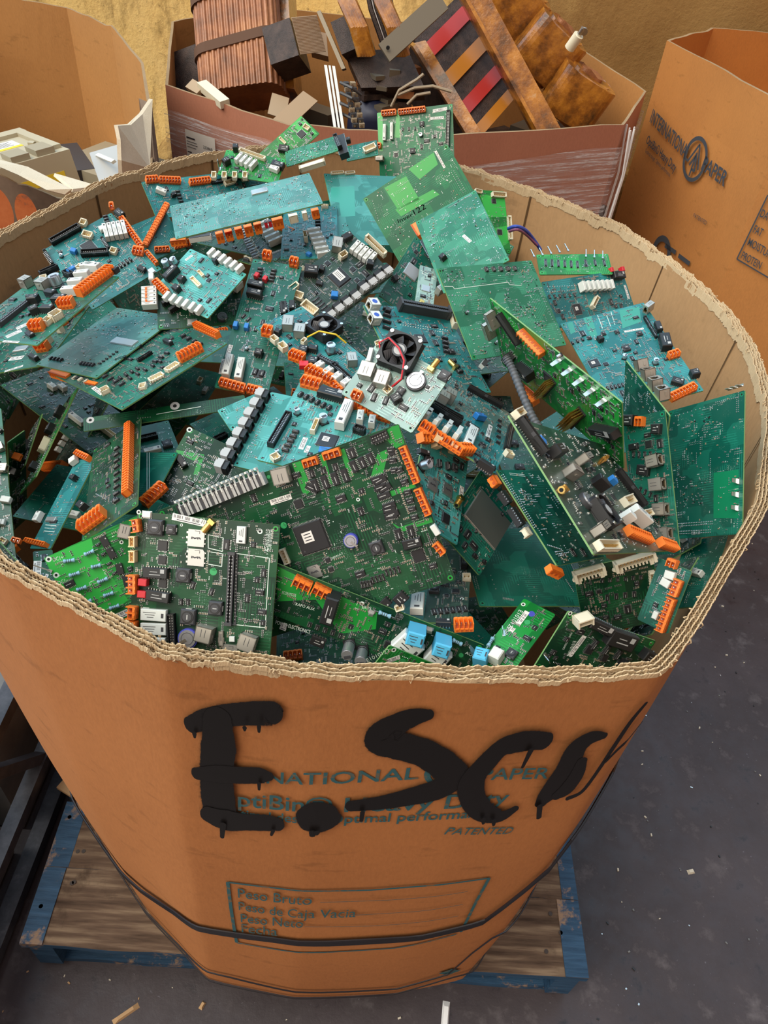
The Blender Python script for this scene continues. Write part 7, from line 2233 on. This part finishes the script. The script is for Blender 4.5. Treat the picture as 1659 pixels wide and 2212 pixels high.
# peeled flaps
def flap(name, pix, th, m, lb):
    P = [Vector(AT(x, y, yy)) for x, y, yy in pix]; m_ = MB(); n = len(P)
    nrm = (P[1]-P[0]).cross(P[2]-P[0]).normalized(); Q = [p+nrm*th for p in P]
    m_.add(P+Q, [tuple(range(n)), tuple(range(n,2*n))[::-1]]+[(i,(i+1)%n,n+(i+1)%n,n+i) for i in range(n)], m); ch(m_, name, lbn)['label'] = lb
flap('torn_flap', [(-20,340,1.46),(60,360,1.42),(120,392,1.38),(155,408,1.35),(140,420,1.34),(100,410,1.33),(40,378,1.36),(-20,352,1.38)], .006, torn, 'white peeled strip along the near rim')
flap('torn_flap', [(118,374,1.42),(190,396,1.40),(215,402,1.39),(158,408,1.35)], .006, torn, 'ragged tan strip at the near rim')
flap('torn_flap', [(246,270,1.62),(275,268,1.70),(300,245,1.78),(322,213,1.84),(318,260,1.80),(316,362,1.66),(256,378,1.58),(254,345,1.58),(252,300,1.60)], .008, torn, 'grey-white torn wall edge folded up at the corner')
flap('torn_flap', [(300,212,1.86),(323,222,1.84),(336,370,1.74),(312,372,1.72)], .008, card_ls, 'outer wall strip with orange marks')
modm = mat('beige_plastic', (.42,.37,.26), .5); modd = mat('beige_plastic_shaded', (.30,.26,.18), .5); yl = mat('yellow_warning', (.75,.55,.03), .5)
def module(A, B, D, dep, lb, name):
    A, B, D = Vector(A), Vector(B), Vector(D); u = (B-A); v = (D-A); w, h = u.length, v.length; u.normalize(); v = (v-u*(u@v)).normalized(); n_ = u.cross(v)
    if n_.z < 0: n_ = -n_
    root = empty(name, A); tag(root, lb, 'plastic housing'); M4 = Matrix(((u[0],v[0],n_[0],0),(u[1],v[1],n_[1],0),(u[2],v[2],n_[2],0),(0,0,0,1)))
    def bx(m_, x, y, z, dx, dy, dz, m): 
        P = [M4 @ Vector((x+a*dx,y+b*dy,z+c*dz)) for c in (0,1) for b in (0,1) for a in (0,1)]
        m_.add(P, [(0,2,3,1),(4,5,7,6),(0,1,5,4),(1,3,7,5),(3,2,6,7),(2,0,4,6)], m)
    m_ = MB(); bx(m_, 0,0,-dep, w,h,dep, modm); bx(m_, w*.02,h*.8,0, w*.96,h*.16,.008, modm); bx(m_, w*.85,h*.1,0, w*.12,h*.7,.008, modm); m_.build('housing', root)
    m_ = MB(); bx(m_, w*.22,h*.52,0, w*.50,h*.20,.0006, paper); bx(m_, w*.22,h*.46,0, w*.50,h*.06,.0007, yl); 
    for i in range(5): bx(m_, w*.25,h*(.55+.03*i),.0007, w*(.4-.04*(i%2)),h*.008,.0002, inkb)
    bx(m_, w*.02,h*.24,0, w*.2,h*.12,.0006, paper); bx(m_, w*.05,-.0006,-dep*.6, w*.8,.0006,dep*.2, yl); m_.build('warning_sticker', root)
    m_ = MB()
    for i in range(2): bx(m_, w*(.32+.30*i),h*.02,0, w*.22,h*.22,.012, modd)
    m_.build('latch', root)
    m_ = MB()
    for x, y in ((w*.80,h*.42),(w*.62,h*.9)): 
        c_ = M4 @ Vector((x,y,.003)); m_.box(tuple(c_), (.012,.012,.006), modm)
    m_.build('screw_boss', root)
    return root
module(AT(-30,372,1.50), AT(150,322,1.62), AT(-40,305,1.78), .09, 'beige plastic power housing with white and yellow warning sticker, inside the torn left bin', 'plastic_housing')
m_ = MB(); slab(m_, AT(193,330,1.70), AT(262,310,1.74), AT(215,395,1.60), .012, grey); slab(m_, AT(205,335,1.69), AT(212,330,1.69), AT(240,350,1.62), .006, white)
o = m_.build('fan_guard_cover'); tag(o, 'pale grey plastic cover standing in the corner of the torn left bin', 'plastic cover')
m_ = MB(); rnd = random.Random(4)
for i in range(16): m_.box((rnd.uniform(-1.7,-.75),rnd.uniform(1.5,2.4),rnd.uniform(.6,.72)), (.3,.22,.12), rnd.choice((modd,modm,dkgrey)), rz=rnd.random()*3)
o = m_.build('housing_scrap'); tag(o, 'jumble of pale housings deep in the torn left bin', 'plastic scrap', kind='stuff')
# --- steel cabinet and angle frame at the left, low
stl = mat('dull_painted_steel', (.045,.048,.06), .45, .3); s = NB(stl); s.l(s.ramp(s.noise(s.co(), 14, 5, .7), [(.35,(.022,.024,.032)),(.6,(.06,.062,.075)),(.8,(.16,.16,.18))]), s.b.inputs['Base Color'])
pnl = mat('dusty_grey_panel', (.16,.16,.165), .6); s = NB(pnl); s.l(s.ramp(s.noise(s.co(), 6, 5, .6), [(.3,(.07,.07,.075)),(.7,(.17,.17,.165))]), s.b.inputs['Base Color'])
fr = empty('angle_iron_rack', (-.64,.75,0)); tag(fr, 'dark angle iron rack with two rails running along the floor left of the blue pallet', 'metal rack')
def bar(p, q, w, m, name):
    m_ = MB(); p, q = Vector(p), Vector(q); d = (q-p).normalized(); s_ = d.cross(Vector((0,0,1)) if abs(d.z) < .9 else Vector((1,0,0))).normalized()*w/2; t = s_.cross(d).normalized()*w/2
    P = [a+x*s_+y*t for a in (p,q) for x, y in ((-1,-1),(1,-1),(1,1),(-1,1))]
    m_.add(P, [(0,3,2,1),(4,5,6,7),(0,1,5,4),(1,2,6,5),(2,3,7,6),(3,0,4,7)], m); return ch(m_, name, fr)
bar((-.630,.12,.20), (-.640,1.22,.20), .028, stl, 'rail'); bar((-.640,.12,.42), (-.650,1.22,.42), .030, stl, 'rail'); bar((-.640,.12,.03), (-.650,1.22,.03), .03, stl, 'rail')
bar((-.640,.56,.42), (-.636,.72,.20), .022, stl, 'brace'); bar((-.640,.95,.42), (-.636,1.12,.20), .022, stl, 'brace')
for y in (.16,1.18): bar((-.642,y,.0), (-.642,y,.44), .028, stl, 'post')
for n_i, (y0, y1, z1) in enumerate(((.10,.60,.34),(.65,1.15,.37))):
    cb = MB(); x0, x1, z0 = -1.3, -.69, .01
    V_ = [(x,y,z) for z in (z0,z1) for y in (y0,y1) for x in (x0,x1)]; cb.add(V_, [(0,2,3,1),(4,5,7,6),(0,1,5,4),(1,3,7,5),(3,2,6,7),(2,0,4,6)], pnl)
    o = cb.build('grey_crate'); tag(o, ('nearer','farther')[n_i]+' dusty grey crate behind the dark angle iron rack at the left edge', 'crate')
# floor litter
rnd = random.Random(12); chipw = mat('wood_splinter', (.42,.26,.13), .8); pebm = mat('pale_chip', (.5,.45,.36), .8)
lit = [(272,2190,.05,.010,.7,chipw,'wood_splinter','brown wood splinter on the floor below the left end of the pallet'),
       (1492,1883,.016,.010,.3,pebm,'pale_chip','small pale chip alone on the dark floor right of the pallet'),
       (437,2172,.014,.008,1.2,chipw,'wood_splinter','tiny wood splinter on the floor under the front of the bin'),
       (962,2195,.05,.014,1.5,whf,'plastic_strip','pale torn plastic strip on the floor below the middle of the pallet')]
for px_, py_, L, w_, rz_, mt, nm, lb in lit:
    d = CR(px_, py_); t = -1.70/d.z; q = Vector((0,0,1.70))+d*t; m_ = MB(); m_.box((0,0,.003), (L,w_,.006), mt, taper=.6); o = m_.build(nm, loc=(q.x,q.y,0), rz=rz_); tag(o, lb, 'debris')
m_ = MB(); m_.tube([(.489,.62,.004),(.493,.66,.006),(.491,.70,.004)], .003, skyb, 6); o = m_.build('blue_strip'); tag(o, 'thin blue plastic sliver on the floor beside the right edge of the pallet', 'debris')
m_ = MB()
for _ in range(260):
    x, y = rnd.uniform(.45,1.5), rnd.uniform(.1,1.9); s_ = rnd.uniform(.0012,.0032); m_.box((x,y,s_*.5), (s_*rnd.uniform(1,2.5),s_,s_), rnd.choice((pebm,silver,black,pnl)), rz=rnd.random()*3)
for _ in range(60):
    x, y = rnd.uniform(-.6,.5), rnd.uniform(.15,.40); s_ = rnd.uniform(.0012,.003); m_.box((x,y,s_*.5), (s_*2,s_,s_), rnd.choice((pebm,chipw)), rz=rnd.random()*3)
o = m_.build('floor_grit'); tag(o, 'fine grit and crumbs scattered on the dark concrete floor', 'grit', kind='stuff')
d = CR(150,1708); t = (.142-1.70)/d.z; q = Vector((0,0,1.70))+d*t; m_ = MB(); m_.box((0,0,.006), (.045,.02,.008), chipw); o = m_.build('cardboard_scrap', loc=(q.x,q.y,.142), rz=-.4); tag(o, 'torn cardboard crumb on the far left corner of the pallet', 'debris')

for bid, st, P, comps in parse_boards():
    lb = LABELS[bid]
    build_board(bid, st, P, comps, lb)
# boards buried deeper, seen only through the gaps
rnd = random.Random(21)
def inside_bin(x, y, m=.12): return ((x+.08)/(.55-m))**2+((y-.98)/(.60-m))**2 < 1
cnt = 0; tries = 0; placed = []
while cnt < 62 and tries < 9000:
    tries += 1
    x, y = rnd.uniform(-.58,.42), rnd.uniform(.45,1.5)
    if not inside_bin(x, y): continue
    lvl = cnt % 4; z = (.80,.86,.92,.975)[lvl]+.02*rnd.random()
    if any(l == lvl and (x-a)**2+(y-b)**2 < .13**2 for a, b, l in placed): continue
    placed.append((x,y,lvl)); a = rnd.random()*PI; tx, ty = rnd.uniform(-.16,.16), rnd.uniform(-.16,.16)
    u = Vector((math.cos(a), math.sin(a), tx)).normalized(); v = Vector((-math.sin(a), math.cos(a), ty)); w, h = rnd.uniform(130,210), rnd.uniform(90,150)
    nc = []
    for i in range(rnd.randint(3,6)):
        k = rnd.choice(('oc','wc','bk','rl','hdr','ind')); cx, cy = rnd.uniform(-w/2+14,w/2-14), rnd.uniform(-h/2+10,h/2-10); l = rnd.uniform(12,34)
        nc.append([k, '%.1f,%.1f' % (cx,cy), '14'] if k == 'ind' else [k, '%.1f,%.1f' % (cx-l/2,cy), '%.1f,%.1f' % (cx+l/2,cy)])
    build_board('fill%d' % cnt, rnd.choice(('Dc','Dc','Tc','Ts','Kc')), [x,y,z,*u,*v,w,h], nc, 'dark circuit board buried deep in the heap, seen only through gaps between other boards', group='boards buried deep in the bin')
    cnt += 1

# boards slid down between the heap and the wall
for i in range(26):
    k = 100+i*4.6 if i < 22 else 24+(i-22)*9
    z = .985+.03*rnd.random(); x, y, _ = bin_pt(k, z, -.05-.02*rnd.random()); a_, b_ = bin_pt(k-1, z), bin_pt(k+1, z)
    u = Vector((b_[0]-a_[0], b_[1]-a_[1], 0)).normalized(); u = (u+Vector((0,0,rnd.uniform(-.3,.3)))).normalized(); inw = Vector((-.08-x,.98-y,0)).normalized()
    v = (Vector((0,0,1))-inw*rnd.uniform(.25,.6)).normalized(); v = (v-u*(u@v)).normalized()
    if u.cross(v).z < 0: u = -u
    w, h = rnd.uniform(90,150), rnd.uniform(80,110)
    nc = [['oc','%.1f,%.1f' % (-w*.3,h*.38),'%.1f,%.1f' % (-w*.3+22,h*.38)], ['bk','%.1f,%.1f' % (5,0),'%.1f,%.1f' % (17,0)], ['rl','%.1f,%.1f' % (20,h*.2),'%.1f,%.1f' % (34,h*.2)]]
    build_board('slid%d' % i, rnd.choice(('Dc','Tc','Kc','Ts')), [x,y,z,*u,*v,w,h], nc, 'dark circuit board buried deep in the heap, seen only through gaps between other boards', group='boards buried deep in the bin')
